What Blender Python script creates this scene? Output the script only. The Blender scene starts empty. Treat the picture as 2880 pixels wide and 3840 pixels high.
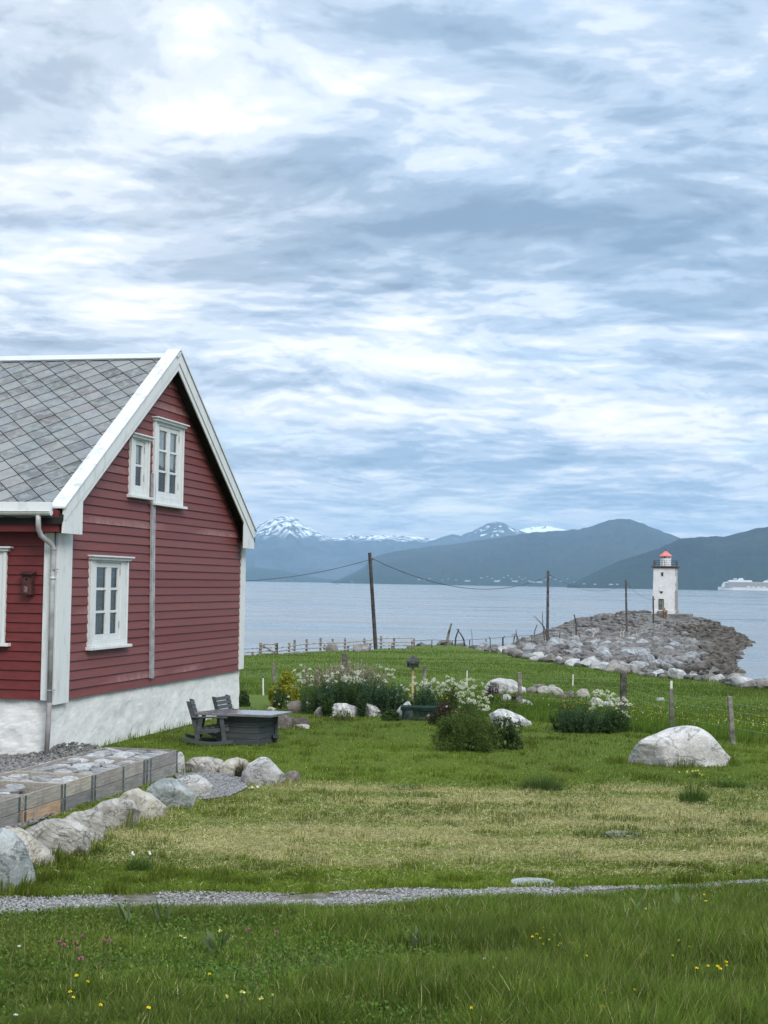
import bpy, math, random
import numpy as np
from mathutils import Vector, Matrix

random.seed(7)
RNG = np.random.default_rng(11)
SC = bpy.context.scene
COL = SC.collection
rad = math.radians

# ------------------------------------------------------------------ camera
HC = 8.5                       # eye height above the sea (sea level is z = 0)
FPX = 5600.0                   # focal length in photo pixels (2880 wide)
PITCH, ROLL = rad(2.70), rad(0.95)
CAM = np.array([0.0, 0.0, HC])
_f = np.array([0, math.cos(PITCH), math.sin(PITCH)])
_u0 = np.array([0, -math.sin(PITCH), math.cos(PITCH)])
_r0 = np.array([1.0, 0, 0])
C_R = math.cos(ROLL) * _r0 + math.sin(ROLL) * _u0
C_U = math.cos(ROLL) * _u0 - math.sin(ROLL) * _r0
C_F = _f


def ray(px, py):
    return C_F + C_R * (px - 1440) / FPX - C_U * (py - 1920) / FPX


def at_y(px, py, Y):
    r = ray(px, py)
    return CAM + r * (Y / r[1])


def at_z(px, py, z):
    r = ray(px, py)
    return CAM + r * ((z - HC) / r[2])


def make_camera():
    cam = bpy.data.cameras.new('camera')
    o = bpy.data.objects.new('camera', cam)
    COL.objects.link(o)
    m = Matrix.Identity(4)
    for i in range(3):
        m[i][0] = C_R[i]; m[i][1] = C_U[i]; m[i][2] = -C_F[i]; m[i][3] = CAM[i]
    o.matrix_world = m
    cam.sensor_fit = 'HORIZONTAL'
    cam.sensor_width = 36.0
    cam.lens = 36.0 * FPX / 2880.0
    cam.clip_start = 0.1
    cam.clip_end = 100000.0
    SC.camera = o


make_camera()
SC.render.engine = 'CYCLES'
SC.view_settings.view_transform = 'Standard'
SC.view_settings.look = 'None'
SC.view_settings.gamma = 1.0
SC.view_settings.exposure = 1.05
SC.cycles.max_bounces = 6
SC.cycles.diffuse_bounces = 3
SC.cycles.glossy_bounces = 3
SC.cycles.transparent_max_bounces = 16
SC.cycles.volume_bounces = 0
SC.cycles.use_denoising = True
SC.cycles.sample_clamp_indirect = 4.0


# ------------------------------------------------------------------ noise
def _h(ix, iy, iz):
    n = (ix.astype(np.int64) * 374761393 + iy.astype(np.int64) * 668265263 + iz.astype(np.int64) * 1274126177) & 0xFFFFFFFF
    n = ((n ^ (n >> 13)) * 1274126177) & 0xFFFFFFFF
    n = ((n ^ (n >> 16)) * 2246822519) & 0xFFFFFFFF
    return ((n ^ (n >> 15)) & 0xFFFFFF) / float(0xFFFFFF)


def vnoise(x, y, z=0.0):
    x = np.asarray(x, float); y = np.asarray(y, float); z = np.asarray(z, float) + np.zeros_like(x)
    ix, iy, iz = np.floor(x), np.floor(y), np.floor(z)
    fx, fy, fz = x - ix, y - iy, z - iz
    fx = fx * fx * (3 - 2 * fx); fy = fy * fy * (3 - 2 * fy); fz = fz * fz * (3 - 2 * fz)
    r = 0
    for dx in (0, 1):
        for dy in (0, 1):
            for dz in (0, 1):
                w = (fx if dx else 1 - fx) * (fy if dy else 1 - fy) * (fz if dz else 1 - fz)
                r = r + w * _h(ix + dx, iy + dy, iz + dz)
    return r


def fbm(x, y, z=0.0, octv=4, gain=0.5):
    a, s, t = 1.0, 0.0, 0.0
    x = np.asarray(x, float); y = np.asarray(y, float); z = np.asarray(z, float)
    for i in range(octv):
        s = s + a * vnoise(x + 17.3 * i, y - 9.1 * i, z + 5.7 * i)
        t += a; a *= gain; x = x * 2.03; y = y * 2.03; z = z * 2.03
    return s / t


def sstep(a, b, x):
    t = np.clip((np.asarray(x, float) - a) / (b - a), 0, 1)
    return t * t * (3 - 2 * t)


# ------------------------------------------------------------------ mesh builder
class MB:
    def __init__(self):
        self.v = []; self.f = []; self.c = []; self.n = 0; self.big = []

    def add(self, verts, faces, col=None):
        o = self.n
        self.v.extend([tuple(p) for p in verts]); self.n += len(verts)
        self.f.extend([tuple(i + o for i in f) for f in faces])
        self.c.extend([col if col is not None else (1, 1, 1)] * len(verts))
        return self

    def box(self, a, b, col=None, M=None, bev=0.0):
        (x0, y0, z0), (x1, y1, z1) = a, b
        if x0 > x1: x0, x1 = x1, x0
        if y0 > y1: y0, y1 = y1, y0
        if z0 > z1: z0, z1 = z1, z0
        v = [(x0, y0, z0), (x1, y0, z0), (x1, y1, z0), (x0, y1, z0), (x0, y0, z1), (x1, y0, z1), (x1, y1, z1), (x0, y1, z1)]
        if M is not None:
            v = [tuple(M @ Vector(p)) for p in v]
        return self.add(v, [(0, 3, 2, 1), (4, 5, 6, 7), (0, 1, 5, 4), (1, 2, 6, 5), (2, 3, 7, 6), (3, 0, 4, 7)], col)

    def prism(self, poly, axis, a, b, col=None):
        """poly: 2-D points (counter-clockwise) in the plane across axis ('x' -> (y, z); 'y' -> (x, z); 'z' -> (x, y))."""
        def P(p, t):
            return {'x': (t, p[0], p[1]), 'y': (p[0], t, p[1]), 'z': (p[0], p[1], t)}[axis]
        n = len(poly)
        v = [P(p, a) for p in poly] + [P(p, b) for p in poly]
        f = [tuple(range(n))[::-1], tuple(range(n, 2 * n))]
        f += [(i, (i + 1) % n, n + (i + 1) % n, n + i) for i in range(n)]
        return self.add(v, f, col)

    def tube(self, pts, r, seg=8, col=None, cap=True):
        pts = [Vector(p) for p in pts]
        rs = r if isinstance(r, (list, tuple)) else [r] * len(pts)
        v = []; f = []
        up = Vector((0.13, 0.21, 1.0)).normalized()
        for i, p in enumerate(pts):
            d = (pts[min(i + 1, len(pts) - 1)] - pts[max(i - 1, 0)]).normalized()
            a = d.cross(up)
            if a.length < 1e-3:
                a = d.cross(Vector((1, 0, 0)))
            a.normalize(); b = d.cross(a)
            for k in range(seg):
                t = 2 * math.pi * k / seg
                v.append(tuple(p + (a * math.cos(t) + b * math.sin(t)) * rs[i]))
        for i in range(len(pts) - 1):
            for k in range(seg):
                k2 = (k + 1) % seg
                f.append((i * seg + k, i * seg + k2, (i + 1) * seg + k2, (i + 1) * seg + k))
        if cap:
            f.append(tuple(range(seg))[::-1])
            f.append(tuple(range((len(pts) - 1) * seg, len(pts) * seg)))
        return self.add(v, f, col)

    def lathe(self, prof, seg=16, center=(0, 0, 0), col=None, ph=0.0):
        v = []; f = []
        cx, cy, cz = center
        for (r, z) in prof:
            for k in range(seg):
                t = 2 * math.pi * k / seg + ph
                v.append((cx + r * math.cos(t), cy + r * math.sin(t), cz + z))
        for i in range(len(prof) - 1):
            for k in range(seg):
                k2 = (k + 1) % seg
                f.append((i * seg + k, i * seg + k2, (i + 1) * seg + k2, (i + 1) * seg + k))
        f.append(tuple(range(seg))[::-1]); f.append(tuple(range((len(prof) - 1) * seg, len(prof) * seg)))
        return self.add(v, f, col)

    def build(self, name, mat, parent=None, smooth=False, bevel=0.0, link=True):
        me = bpy.data.meshes.new(name)
        me.from_pydata(self.v, [], self.f)
        at = me.color_attributes.new('tint', 'FLOAT_COLOR', 'POINT')
        c = np.ones((len(self.v), 4), np.float32); c[:, :3] = np.array(self.c, np.float32).reshape(-1, 3)
        at.data.foreach_set('color', c.ravel())
        if smooth:
            me.polygons.foreach_set('use_smooth', [True] * len(me.polygons))
        return place(name, me, mat, parent, bevel, link)


def place(name, me, mat, parent=None, bevel=0.0, link=True):
    if mat is not None:
        me.materials.append(mat)
    me.update()
    o = bpy.data.objects.new(name, me)
    COL.objects.link(o)
    if parent is not None:
        o.parent = parent
    if bevel > 0:
        m = o.modifiers.new('edge', 'BEVEL'); m.width = bevel; m.segments = 2; m.limit_method = 'ANGLE'; m.angle_limit = rad(40)
    return o


def np_mesh(name, V, counts, idx, mat, col=None, parent=None, smooth=False):
    """Big mesh straight from arrays. counts: corners per face, idx: flat corner list."""
    me = bpy.data.meshes.new(name)
    V = np.asarray(V, np.float32); counts = np.asarray(counts, np.int32); idx = np.asarray(idx, np.int32)
    me.vertices.add(len(V)); me.vertices.foreach_set('co', V.ravel())
    me.loops.add(len(idx)); me.loops.foreach_set('vertex_index', idx)
    me.polygons.add(len(counts))
    st = np.zeros(len(counts), np.int32); st[1:] = np.cumsum(counts)[:-1]
    me.polygons.foreach_set('loop_start', st)
    try:
        me.polygons.foreach_set('loop_total', counts)
    except Exception:
        pass
    if smooth:
        me.polygons.foreach_set('use_smooth', np.ones(len(counts), bool))
    if col is not None:
        at = me.color_attributes.new('tint', 'FLOAT_COLOR', 'POINT')
        c = np.ones((len(V), 4), np.float32); c[:, :3] = col
        at.data.foreach_set('color', c.ravel())
    me.update(calc_edges=True)
    return place(name, me, mat, parent)


def thing(name, label, cat, loc=(0, 0, 0), rotz=0.0, group=None):
    o = bpy.data.objects.new(name, None)
    COL.objects.link(o)
    o.empty_display_size = 0.2
    o.location = tuple(float(c) for c in loc); o.rotation_euler = (0, 0, rotz)
    o['label'] = label; o['category'] = cat
    if group: o['group'] = group
    return o


def tag(o, label, cat, group=None, kind=None):
    if label: o['label'] = label
    if cat: o['category'] = cat
    if group: o['group'] = group
    if kind: o['kind'] = kind
    return o


def dup(o, loc, rotz=None, label=None, scale=None, group=None):
    r = o.copy(); COL.objects.link(r); r.location = tuple(float(c) for c in loc)
    if rotz is not None: r.rotation_euler = (0, 0, rotz)
    if scale is not None: r.scale = scale if isinstance(scale, tuple) else (scale,) * 3
    if label: r['label'] = label
    if group: r['group'] = group
    for ch in list(o.children):
        c = ch.copy(); COL.objects.link(c); c.parent = r
        for g in list(ch.children):
            d = g.copy(); COL.objects.link(d); d.parent = c
    return r


# ------------------------------------------------------------------ materials
class NT:
    """small node-tree helper"""
    def __init__(self, tree):
        self.t = tree; self.n = tree.nodes; self.l = tree.links

    def new(self, typ, **kw):
        nd = self.n.new(typ)
        for k, v in kw.items():
            setattr(nd, k, v)
        return nd

    def val(self, sock, v):
        if hasattr(v, 'is_output') or isinstance(v, bpy.types.NodeSocket):
            self.l.new(v, sock)
        else:
            sock.default_value = v

    def math(self, op, a, b=0.0, c=None, clamp=False):
        nd = self.new('ShaderNodeMath', operation=op); nd.use_clamp = clamp
        self.val(nd.inputs[0], a); self.val(nd.inputs[1], b)
        if c is not None: self.val(nd.inputs[2], c)
        return nd.outputs[0]

    def mapr(self, v, a, b, c=0.0, d=1.0, smooth=True):
        nd = self.new('ShaderNodeMapRange')
        nd.interpolation_type = 'SMOOTHSTEP' if smooth else 'LINEAR'
        self.val(nd.inputs[0], v)
        for i, x in enumerate((a, b, c, d)):
            nd.inputs[1 + i].default_value = x
        return nd.outputs[0]

    def noise(self, vec, scale, detail=4.0, rough=0.55, dist=0.0, dim='3D'):
        nd = self.new('ShaderNodeTexNoise'); nd.noise_dimensions = dim
        if vec is not None: self.l.new(vec, nd.inputs['Vector'])
        nd.inputs['Scale'].default_value = scale; nd.inputs['Detail'].default_value = detail
        nd.inputs['Roughness'].default_value = rough; nd.inputs['Distortion'].default_value = dist
        return nd.outputs['Fac']

    def voro(self, vec, scale, feature='F1', out='Distance'):
        nd = self.new('ShaderNodeTexVoronoi', feature=feature)
        if vec is not None: self.l.new(vec, nd.inputs['Vector'])
        nd.inputs['Scale'].default_value = scale
        return nd.outputs[out]

    def mix(self, fac, a, b, blend='MIX'):
        nd = self.new('ShaderNodeMix', data_type='RGBA', blend_type=blend)
        self.val(nd.inputs[0], fac)
        for s, v in ((nd.inputs[6], a), (nd.inputs[7], b)):
            if isinstance(v, tuple): s.default_value = (v[0], v[1], v[2], 1.0)
            else: self.l.new(v, s)
        return nd.outputs[2]

    def mapping(self, vec, scale=(1, 1, 1), loc=(0, 0, 0), rot=(0, 0, 0)):
        nd = self.new('ShaderNodeMapping')
        self.l.new(vec, nd.inputs['Vector'])
        nd.inputs['Scale'].default_value = scale; nd.inputs['Location'].default_value = loc; nd.inputs['Rotation'].default_value = rot
        return nd.outputs[0]

    def bump(self, h, strength=0.5, dist=0.02, normal=None):
        nd = self.new('ShaderNodeBump')
        self.l.new(h, nd.inputs['Height']); nd.inputs['Strength'].default_value = strength; nd.inputs['Distance'].default_value = dist
        if normal is not None: self.l.new(normal, nd.inputs['Normal'])
        return nd.outputs[0]


def new_mat(name):
    m = bpy.data.materials.new(name); m.use_nodes = True
    t = m.node_tree; t.nodes.clear()
    nt = NT(t)
    out = nt.new('ShaderNodeOutputMaterial')
    bs = nt.new('ShaderNodeBsdfPrincipled')
    t.links.new(bs.outputs[0], out.inputs[0])
    nt.out = out; nt.bs = bs; nt.mat = m
    nt.obj = nt.new('ShaderNodeTexCoord').outputs['Object']
    nt.pos = nt.new('ShaderNodeNewGeometry').outputs['Position']
    return nt


def fin(nt, color, rough=0.7, normal=None, spec=0.4, metal=0.0):
    bs = nt.bs
    if isinstance(color, tuple): bs.inputs['Base Color'].default_value = (*color, 1)
    else: nt.l.new(color, bs.inputs['Base Color'])
    if isinstance(rough, float): bs.inputs['Roughness'].default_value = rough
    else: nt.l.new(rough, bs.inputs['Roughness'])
    bs.inputs['Specular IOR Level'].default_value = spec
    bs.inputs['Metallic'].default_value = metal
    if normal is not None: nt.l.new(normal, bs.inputs['Normal'])
    return nt.mat


def tintnode(nt):
    a = nt.new('ShaderNodeVertexColor'); a.layer_name = 'tint'
    return a.outputs[0]


def m_leaf(name, trans=0.25, rough=0.55, var=0.25):
    """foliage: colour comes from the mesh's tint attribute (each blade or leaf has its own), thin and a little translucent"""
    nt = new_mat(name)
    t = tintnode(nt)
    c = nt.mix(nt.mapr(nt.noise(nt.pos, 3.0, 3), .3, .7, 0, var), t, (0.02, 0.035, 0.01))
    fin(nt, c, .75, spec=0.08)
    tr = nt.new('ShaderNodeBsdfTranslucent'); nt.l.new(c, tr.inputs[0])
    mx = nt.new('ShaderNodeMixShader'); mx.inputs[0].default_value = trans
    nt.l.new(nt.bs.outputs[0], mx.inputs[1]); nt.l.new(tr.outputs[0], mx.inputs[2]); nt.l.new(mx.outputs[0], nt.out.inputs[0])
    return nt.mat


def m_plain(name, col, rough=0.6, spec=0.4, var=0.12, scale=6.0, metal=0.0, bump=0.0):
    nt = new_mat(name)
    n = nt.noise(nt.obj, scale, 6, .6)
    d = tuple(max(0, c * (1 - 2.2 * var)) for c in col); b = tuple(min(1, c * (1 + var)) for c in col)
    c = nt.mix(nt.mapr(n, .3, .7), d, b)
    nrm = nt.bump(nt.noise(nt.obj, scale * 6, 4), bump, .01) if bump else None
    return fin(nt, c, rough, nrm, spec, metal)
# ------------------------------------------------------------------ terrain
_BY = np.array([-30, 0, 5, 8.8, 12.5, 14, 33, 45, 60, 80, 100, 125, 140, 170, 400])
_BZ = np.array([-1.4, -1.65, -2.2, -2.62, -2.88, -3.0, -3.03, -3.3, -3.75, -4.3, -4.85, -5.55, -5.85, -6.3, -6.8]) + HC


def base(y):
    return np.interp(y, _BY, _BZ)


def _march(px, py, fn):
    r = ray(px, py)
    ys = np.geomspace(4, 420, 6000)
    P = CAM[None, :] + r[None, :] * (ys / r[1])[:, None]
    d = P[:, 2] - fn(P[:, 0], P[:, 1])
    i = np.argmax(d < 0)
    if d[i] >= 0: i = len(ys) - 1
    if i > 0:
        t = d[i - 1] / (d[i - 1] - d[i] + 1e-9)
        return P[i - 1] + (P[i] - P[i - 1]) * t
    return P[i]


_edge_px = [(900, 2462), (955, 2458), (1042, 2450), (1146, 2446), (1389, 2438), (1554, 2424), (1667, 2416), (1875, 2443), (2031, 2473),
            (2170, 2494), (2344, 2520), (2517, 2544), (2690, 2561), (2880, 2582), (3100, 2606)]
_edge = [_march(px, py, lambda x, y: base(y))[:2] for px, py in _edge_px]
LAWN = np.array([(-90.0, 112.0), (-45.0, 112.0)] + [tuple(p) for p in _edge] + [(90.0, 45.0), (90.0, -60.0), (-90.0, -60.0)])
MOUND = np.array([(2, 128), (14, 118), (23, 122), (29, 136), (35, 150), (38.5, 166), (43, 185), (50, 210), (56.5, 232), (62, 258), (65.5, 280), (69, 300), (66, 312),
                  (58, 314), (48, 316), (41, 309), (36, 292), (29, 262), (22, 225), (15, 190), (8, 160), (3, 142)], float)


def sdist(x, y, poly):
    """signed distance, positive inside"""
    x = np.asarray(x, float); y = np.asarray(y, float)
    sh = x.shape; x = x.ravel(); y = y.ravel()
    d = np.full(x.shape, 1e18); ins = np.zeros(x.shape, bool)
    n = len(poly)
    for i in range(n):
        ax, ay = poly[i]; bx, by = poly[(i + 1) % n]
        ex, ey = bx - ax, by - ay
        t = np.clip(((x - ax) * ex + (y - ay) * ey) / (ex * ex + ey * ey), 0, 1)
        d = np.minimum(d, (x - ax - t * ex) ** 2 + (y - ay - t * ey) ** 2)
        c = ((ay > y) != (by > y)) & (x < ex * (y - ay) / (ey if ey else 1e-12) + ax)
        ins ^= c
    d = np.sqrt(d)
    return np.where(ins, d, -d).reshape(sh)


_CY = np.array([110, 135, 160, 182, 200, 215, 232, 245, 254, 260, 266, 290, 330]); _CZ = np.array([3.0, 2.8, 2.2, 1.7, 1.2, .75, .45, .8, 1.6, 2.5, 3.8, 3.3, .7])


def lawn_z(x, y):
    d = sdist(x, y, LAWN)
    w = (fbm(x * .13, y * .13, 3.1, 3) - .5)
    z = base(y) + w * np.interp(y, [8, 14, 33, 45, 140], [.10, .05, .06, .22, .35])
    # fine verge lumps in the unmown foreground
    z = z + (fbm(x * 1.1, y * 1.1, 7.0, 3) - .5) * .16 * (1 - sstep(12.4, 13.4, y - .22 * x))
    return np.where(d > 0, z, np.maximum(z + .62 * d, -3.0)), d


def mound_z(x, y):
    d = sdist(x, y, MOUND)
    c = np.interp(y, _CY, _CZ)
    z = np.where(d > 0, c * (1 - np.exp(-np.maximum(d, 0) / 6.5)) * 1.08, .5 * d)
    z = np.minimum(z, c)
    return np.maximum(z, -3.0), d


def G(x, y):
    x = np.asarray(x, float); y = np.asarray(y, float)
    return np.maximum(lawn_z(x, y)[0], mound_z(x, y)[0])


def at_ground(px, py):
    return _march(px, py, G)


def gz(x, y):
    return float(G(np.array([x]), np.array([y]))[0])


# hay (mown, dried) band and other surface masks, shared by the ground sheet and the blades
def hay_mask(x, y):
    w = fbm(x * .35, y * .9, 1.7, 4) - .5
    yy = y - .10 * x + w * 2.6
    m = sstep(15.3, 17.2, yy) * (1 - sstep(21.6, 22.9, yy))
    m = m * sstep(-4.2, -.9, x + w * 2.0)
    streak = fbm(x * .55, y * 2.6, 4.0, 4)
    return np.clip(m * (.30 + 1.2 * sstep(.40, .62, streak) * (.45 + .8 * sstep(.35, .6, fbm(x * 1.6 + 9, y * 3.2, 8.0, 3)))), 0, 1)


def path_c(x):
    return 13.62 + .235 * (x + 3.2) + .05 * np.sin(x * 2.1)


def path_w(x):
    return np.maximum(.56 - .07 * (x + 3.2), .13) + .04 * np.sin(x * 3.3 + 1)


def verge_edge(x):
    """near edge of the path: unmown verge is closer than this"""
    return path_c(x) - path_w(x) + .05


def pit_mask(x, y):
    """gravel pit between the boulders beside the crates and the strip in front of the house wall"""
    a = sdist(x, y, PIT)
    b = sdist(x, y, PIT2)
    return np.maximum(a, b)


PIT = np.array([at_z(p, q, 5.5)[:2] for p, q in ((655, 2905), (760, 2896), (900, 2905), (925, 2955), (860, 2985), (770, 2998), (700, 2960))])
PIT2 = np.array([at_z(p, q, 5.5)[:2] for p, q in ((-500, 2850), (-500, 2820), (150, 2815), (300, 2820), (480, 2800), (520, 2830), (330, 2990), (40, 3130), (-500, 3200))])


def build_ground():
    ys = np.concatenate([np.arange(-30, 6, 2.0), np.arange(6, 8, .25), np.arange(8, 36, .1), np.arange(36, 60, .3), np.arange(60, 140, .8),
                         np.arange(140, 340, 2.0), np.array([340, 400, 700, 1500, 4000, 9000, 18000, 32000])])
    ss = np.sinh(np.linspace(-2.2, 2.2, 281)) / math.sinh(2.2)
    X = ss[None, :] * (14 + np.abs(ys)[:, None] * .95); Y = np.repeat(ys[:, None], len(ss), 1)
    Z = G(X, Y)
    V = np.stack([X, Y, Z], -1).reshape(-1, 3)
    r, c = len(ys), len(ss)
    i = np.arange(r - 1)[:, None] * c + np.arange(c - 1)[None, :]
    q = np.stack([i, i + 1, i + 1 + c, i + c], -1).reshape(-1, 4)
    x, y = V[:, 0], V[:, 1]
    hay = hay_mask(x, y)
    rocky = np.maximum(1 - sstep(-.6, .5, sdist(x, y, LAWN)), 0)
    verge = 1 - sstep(-.1, .2, y - verge_edge(x))
    col = np.stack([hay, rocky, verge], -1)
    o = np_mesh('ground', V, np.full(len(q), 4), q.ravel(), m_ground(), col, smooth=True)
    tag(o, 'sloping lawn and mown grass running down to the shore', None, kind='structure')
    return o


def m_ground():
    nt = new_mat('turf')
    t = tintnode(nt)
    sp = nt.new('ShaderNodeSeparateColor'); nt.l.new(t, sp.inputs[0])
    hay, rocky, verge = sp.outputs[0], sp.outputs[1], sp.outputs[2]
    P = nt.pos
    big = nt.noise(P, .22, 5, .6)
    med = nt.noise(P, 1.4, 5, .65)
    fine = nt.noise(P, 26, 4, .7)
    rows = nt.noise(nt.mapping(P, (.16, 1.3, 1)), 1.0, 5, .6)          # mowing swaths across the slope
    g = nt.mix(nt.mapr(big, .3, .7), GRASS_A, GRASS_B)
    g = nt.mix(nt.mapr(med, .35, .75, 0, .6), g, GRASS_C)
    g = nt.mix(nt.mapr(rows, .46, .72, 0, .55), g, GRASS_D)
    g = nt.mix(nt.mapr(fine, .35, .7, 0, .4), g, (.03, .05, .012))
    st = nt.mix(nt.mapr(nt.noise(nt.mapping(P, (1.5, 7, 1)), 3.0, 5, .7), .3, .7), (.16, .145, .055), (.34, .29, .14))
    g = nt.mix(nt.math('MULTIPLY', hay, .8), g, st)
    soil = nt.mix(nt.mapr(fine, .3, .7), (.05, .045, .025), (.06, .075, .02))
    g = nt.mix(nt.math('MULTIPLY', verge, .8), g, soil)
    rk = nt.mix(nt.mapr(nt.noise(P, 2.0, 6, .7), .3, .7), (.05, .048, .042), (.2, .195, .185))
    g = nt.mix(rocky, g, rk)
    b = nt.bump(nt.noise(P, 14, 5, .75), .8, .05)
    return fin(nt, g, .95, b, .1)


GRASS_A = (.092, .132, .02); GRASS_B = (.072, .112, .016); GRASS_C = (.095, .14, .024); GRASS_D = (.115, .155, .035)


# ------------------------------------------------------------------ sea
def build_water():
    nt = new_mat('sea_water')
    P = nt.pos
    n1 = nt.noise(nt.mapping(P, (.5, 1.2, 1)), .30, 7, .62)
    n2 = nt.noise(nt.mapping(P, (.0045, .030, 1)), 1.0, 6, .65)
    h = nt.math('ADD', nt.math('MULTIPLY', n1, 1.0), nt.math('MULTIPLY', nt.noise(P, 1.6, 4, .6), .35))
    calm = nt.mapr(n2, .40, .58, .15, 1.0)
    b = nt.new('ShaderNodeBump'); nt.l.new(h, b.inputs['Height']); nt.l.new(calm, b.inputs['Strength']); b.inputs['Distance'].default_value = .26
    fin(nt, (.15, .17, .18), nt.mapr(n2, .40, .58, .08, .30), b.outputs[0], .5)
    nt.bs.inputs['IOR'].default_value = 1.33
    ys = np.concatenate([np.linspace(60, 400, 40), np.geomspace(450, 26500, 40)])
    xs = np.sinh(np.linspace(-2, 2, 41)) / math.sinh(2)
    X = xs[None, :] * 11500 + 0 * ys[:, None]; Y = np.repeat(ys[:, None], len(xs), 1)
    V = np.stack([X, Y, 0 * X], -1).reshape(-1, 3)
    r, c = len(ys), len(xs)
    i = np.arange(r - 1)[:, None] * c + np.arange(c - 1)[None, :]
    q = np.stack([i, i + 1, i + 1 + c, i + c], -1).reshape(-1, 4)
    o = np_mesh('water', V, np.full(len(q), 4), q.ravel(), nt.mat)
    tag(o, 'calm grey blue fjord rippled by a light breeze', None, kind='structure')


# ------------------------------------------------------------------ gravel path
def gravel_stones(pts, size, col_lo, col_hi):
    """small irregular stones, one octahedral lump each"""
    n = len(pts)
    b = np.array([(1, 0, 0), (0, 1, 0), (-1, 0, 0), (0, -1, 0), (.1, .1, .8), (0, 0, -.8)], float)
    s = size * RNG.uniform(.55, 1.35, (n, 1, 1)) * RNG.uniform(.65, 1.25, (n, 1, 3)) * np.array([1, 1, .62])
    jit = 1 + RNG.uniform(-.28, .28, (n, 6, 1))
    v = b[None] * s * jit
    a = RNG.uniform(0, 6.28, n); ca, sa = np.cos(a)[:, None], np.sin(a)[:, None]
    x = v[:, :, 0] * ca - v[:, :, 1] * sa; y = v[:, :, 0] * sa + v[:, :, 1] * ca
    tl = RNG.uniform(-.5, .5, (n, 1)); z = v[:, :, 2] + x * tl
    V = np.stack([x, y, z], -1) + np.asarray(pts)[:, None, :]
    F = np.array([(0, 1, 4), (1, 2, 4), (2, 3, 4), (3, 0, 4), (1, 0, 5), (2, 1, 5), (3, 2, 5), (0, 3, 5)])
    idx = (F[None] + (np.arange(n) * 6)[:, None, None]).reshape(-1)
    t = RNG.beta(1.6, 1.8, (n, 1))
    c = np.array(col_lo)[None] * (1 - t) + np.array(col_hi)[None] * t
    c = c * RNG.uniform(.9, 1.1, (n, 3))
    return V.reshape(-1, 3), np.full(n * 8, 3), idx, np.repeat(c, 6, 0)


def m_tint(name, rough=.8, spec=.3, mott=.35, scale=40):
    nt = new_mat(name)
    c = nt.mix(nt.mapr(nt.noise(nt.pos, scale, 4, .7), .35, .7, 0, mott), tintnode(nt), (.06, .06, .055))
    return fin(nt, c, rough, nt.bump(nt.noise(nt.pos, scale * 2, 3), .3, .005), spec)


def build_path():
    xs = np.linspace(-7.2, 7.6, 300)
    ts = np.linspace(-1, 1, 9)
    V = []
    for x in xs:
        jag = (fbm(np.array([x * 2.2]), np.array([3.0]), 0, 3)[0] - .5) * .5
        for t in ts:
            y = path_c(x) + t * (path_w(x) + jag * (.3 if t < 0 else .5))
            V.append((x, y, 0))
    V = np.array(V); V[:, 2] = G(V[:, 0], V[:, 1]) + .012
    c = len(ts)
    i = np.arange(len(xs) - 1)[:, None] * c + np.arange(c - 1)[None, :]
    q = np.stack([i, i + c, i + 1 + c, i + 1], -1).reshape(-1, 4)
    nt = new_mat('path_gravel_bed')
    col = nt.mix(nt.mapr(nt.noise(nt.pos, 9, 5, .7), .35, .65), (.075, .07, .045), (.17, .16, .14))
    fin(nt, col, .9, nt.bump(nt.noise(nt.pos, 60, 4), .8, .02), .2)
    o = np_mesh('path', V, np.full(len(q), 4), q.ravel(), nt.mat)
    tag(o, 'narrow grey gravel path crossing in front of the lawn', None, kind='structure')


def build_gravels():
    M = m_tint('gravel_stone')

    def mk(pts, size, lo, hi, name, label):
        V, cn, ix, c = gravel_stones(pts, size, lo, hi)
        o = np_mesh(name, V, cn, ix, M, c)
        tag(o, label, 'gravel', kind='stuff')
    n = 32000
    x = RNG.uniform(-7.0, 7.4, n); t = RNG.uniform(-1, 1, n); t = np.sign(t) * np.abs(t) ** 1.2
    y = path_c(x) + t * path_w(x) * 1.04
    keep = fbm(x * 1.3, y * 1.8, 9.0, 3) > np.interp(x, [-4, .2, 1.2, 4.5], [.26, .37, .53, .56])
    x, y = x[keep], y[keep]
    mk(np.stack([x, y, G(x, y) + .018], -1), .0185, (.075, .073, .07), (.36, .355, .345), 'gravel', 'loose pale grey gravel lying along the narrow path')
    # pit beside the crates
    x0, y0 = PIT.min(0); x1, y1 = PIT.max(0)
    x = RNG.uniform(x0, x1, 9000); y = RNG.uniform(y0, y1, 9000)
    k = sdist(x, y, PIT) > 0; x, y = x[k], y[k]
    mk(np.stack([x, y, G(x, y) + .02], -1), .028, (.075, .075, .074), (.29, .29, .29), 'gravel', 'grey gravel bed between the boulders beside the last crate')
    # strip and heap at the foot of the house wall
    H = at_z(285, 2800, 5.62)
    x = RNG.uniform(-9.5, -3.6, 26000); y = RNG.uniform(17.5, 25.2, 26000)
    k = sdist(x, y, PIT2) > 0; x, y = x[k], y[k]
    z = G(x, y) + .03 + .24 * np.exp(-((x - H[0] - .05) / .62) ** 2 - ((y - H[1] + .2) / .75) ** 2) + .10 * sstep(-6.0, -8, x)
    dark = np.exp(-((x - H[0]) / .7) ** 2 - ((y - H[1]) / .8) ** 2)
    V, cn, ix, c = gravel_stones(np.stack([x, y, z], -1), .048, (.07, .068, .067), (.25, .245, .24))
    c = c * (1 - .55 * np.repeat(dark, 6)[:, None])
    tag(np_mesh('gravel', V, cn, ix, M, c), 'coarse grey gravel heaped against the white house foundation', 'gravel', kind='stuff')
# ------------------------------------------------------------------ sky, light, air
from mathutils.bvhtree import BVHTree

SUN_AZ, SUN_EL = rad(152), rad(40)     # azimuth clockwise from +Y: behind the camera's right shoulder


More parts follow.
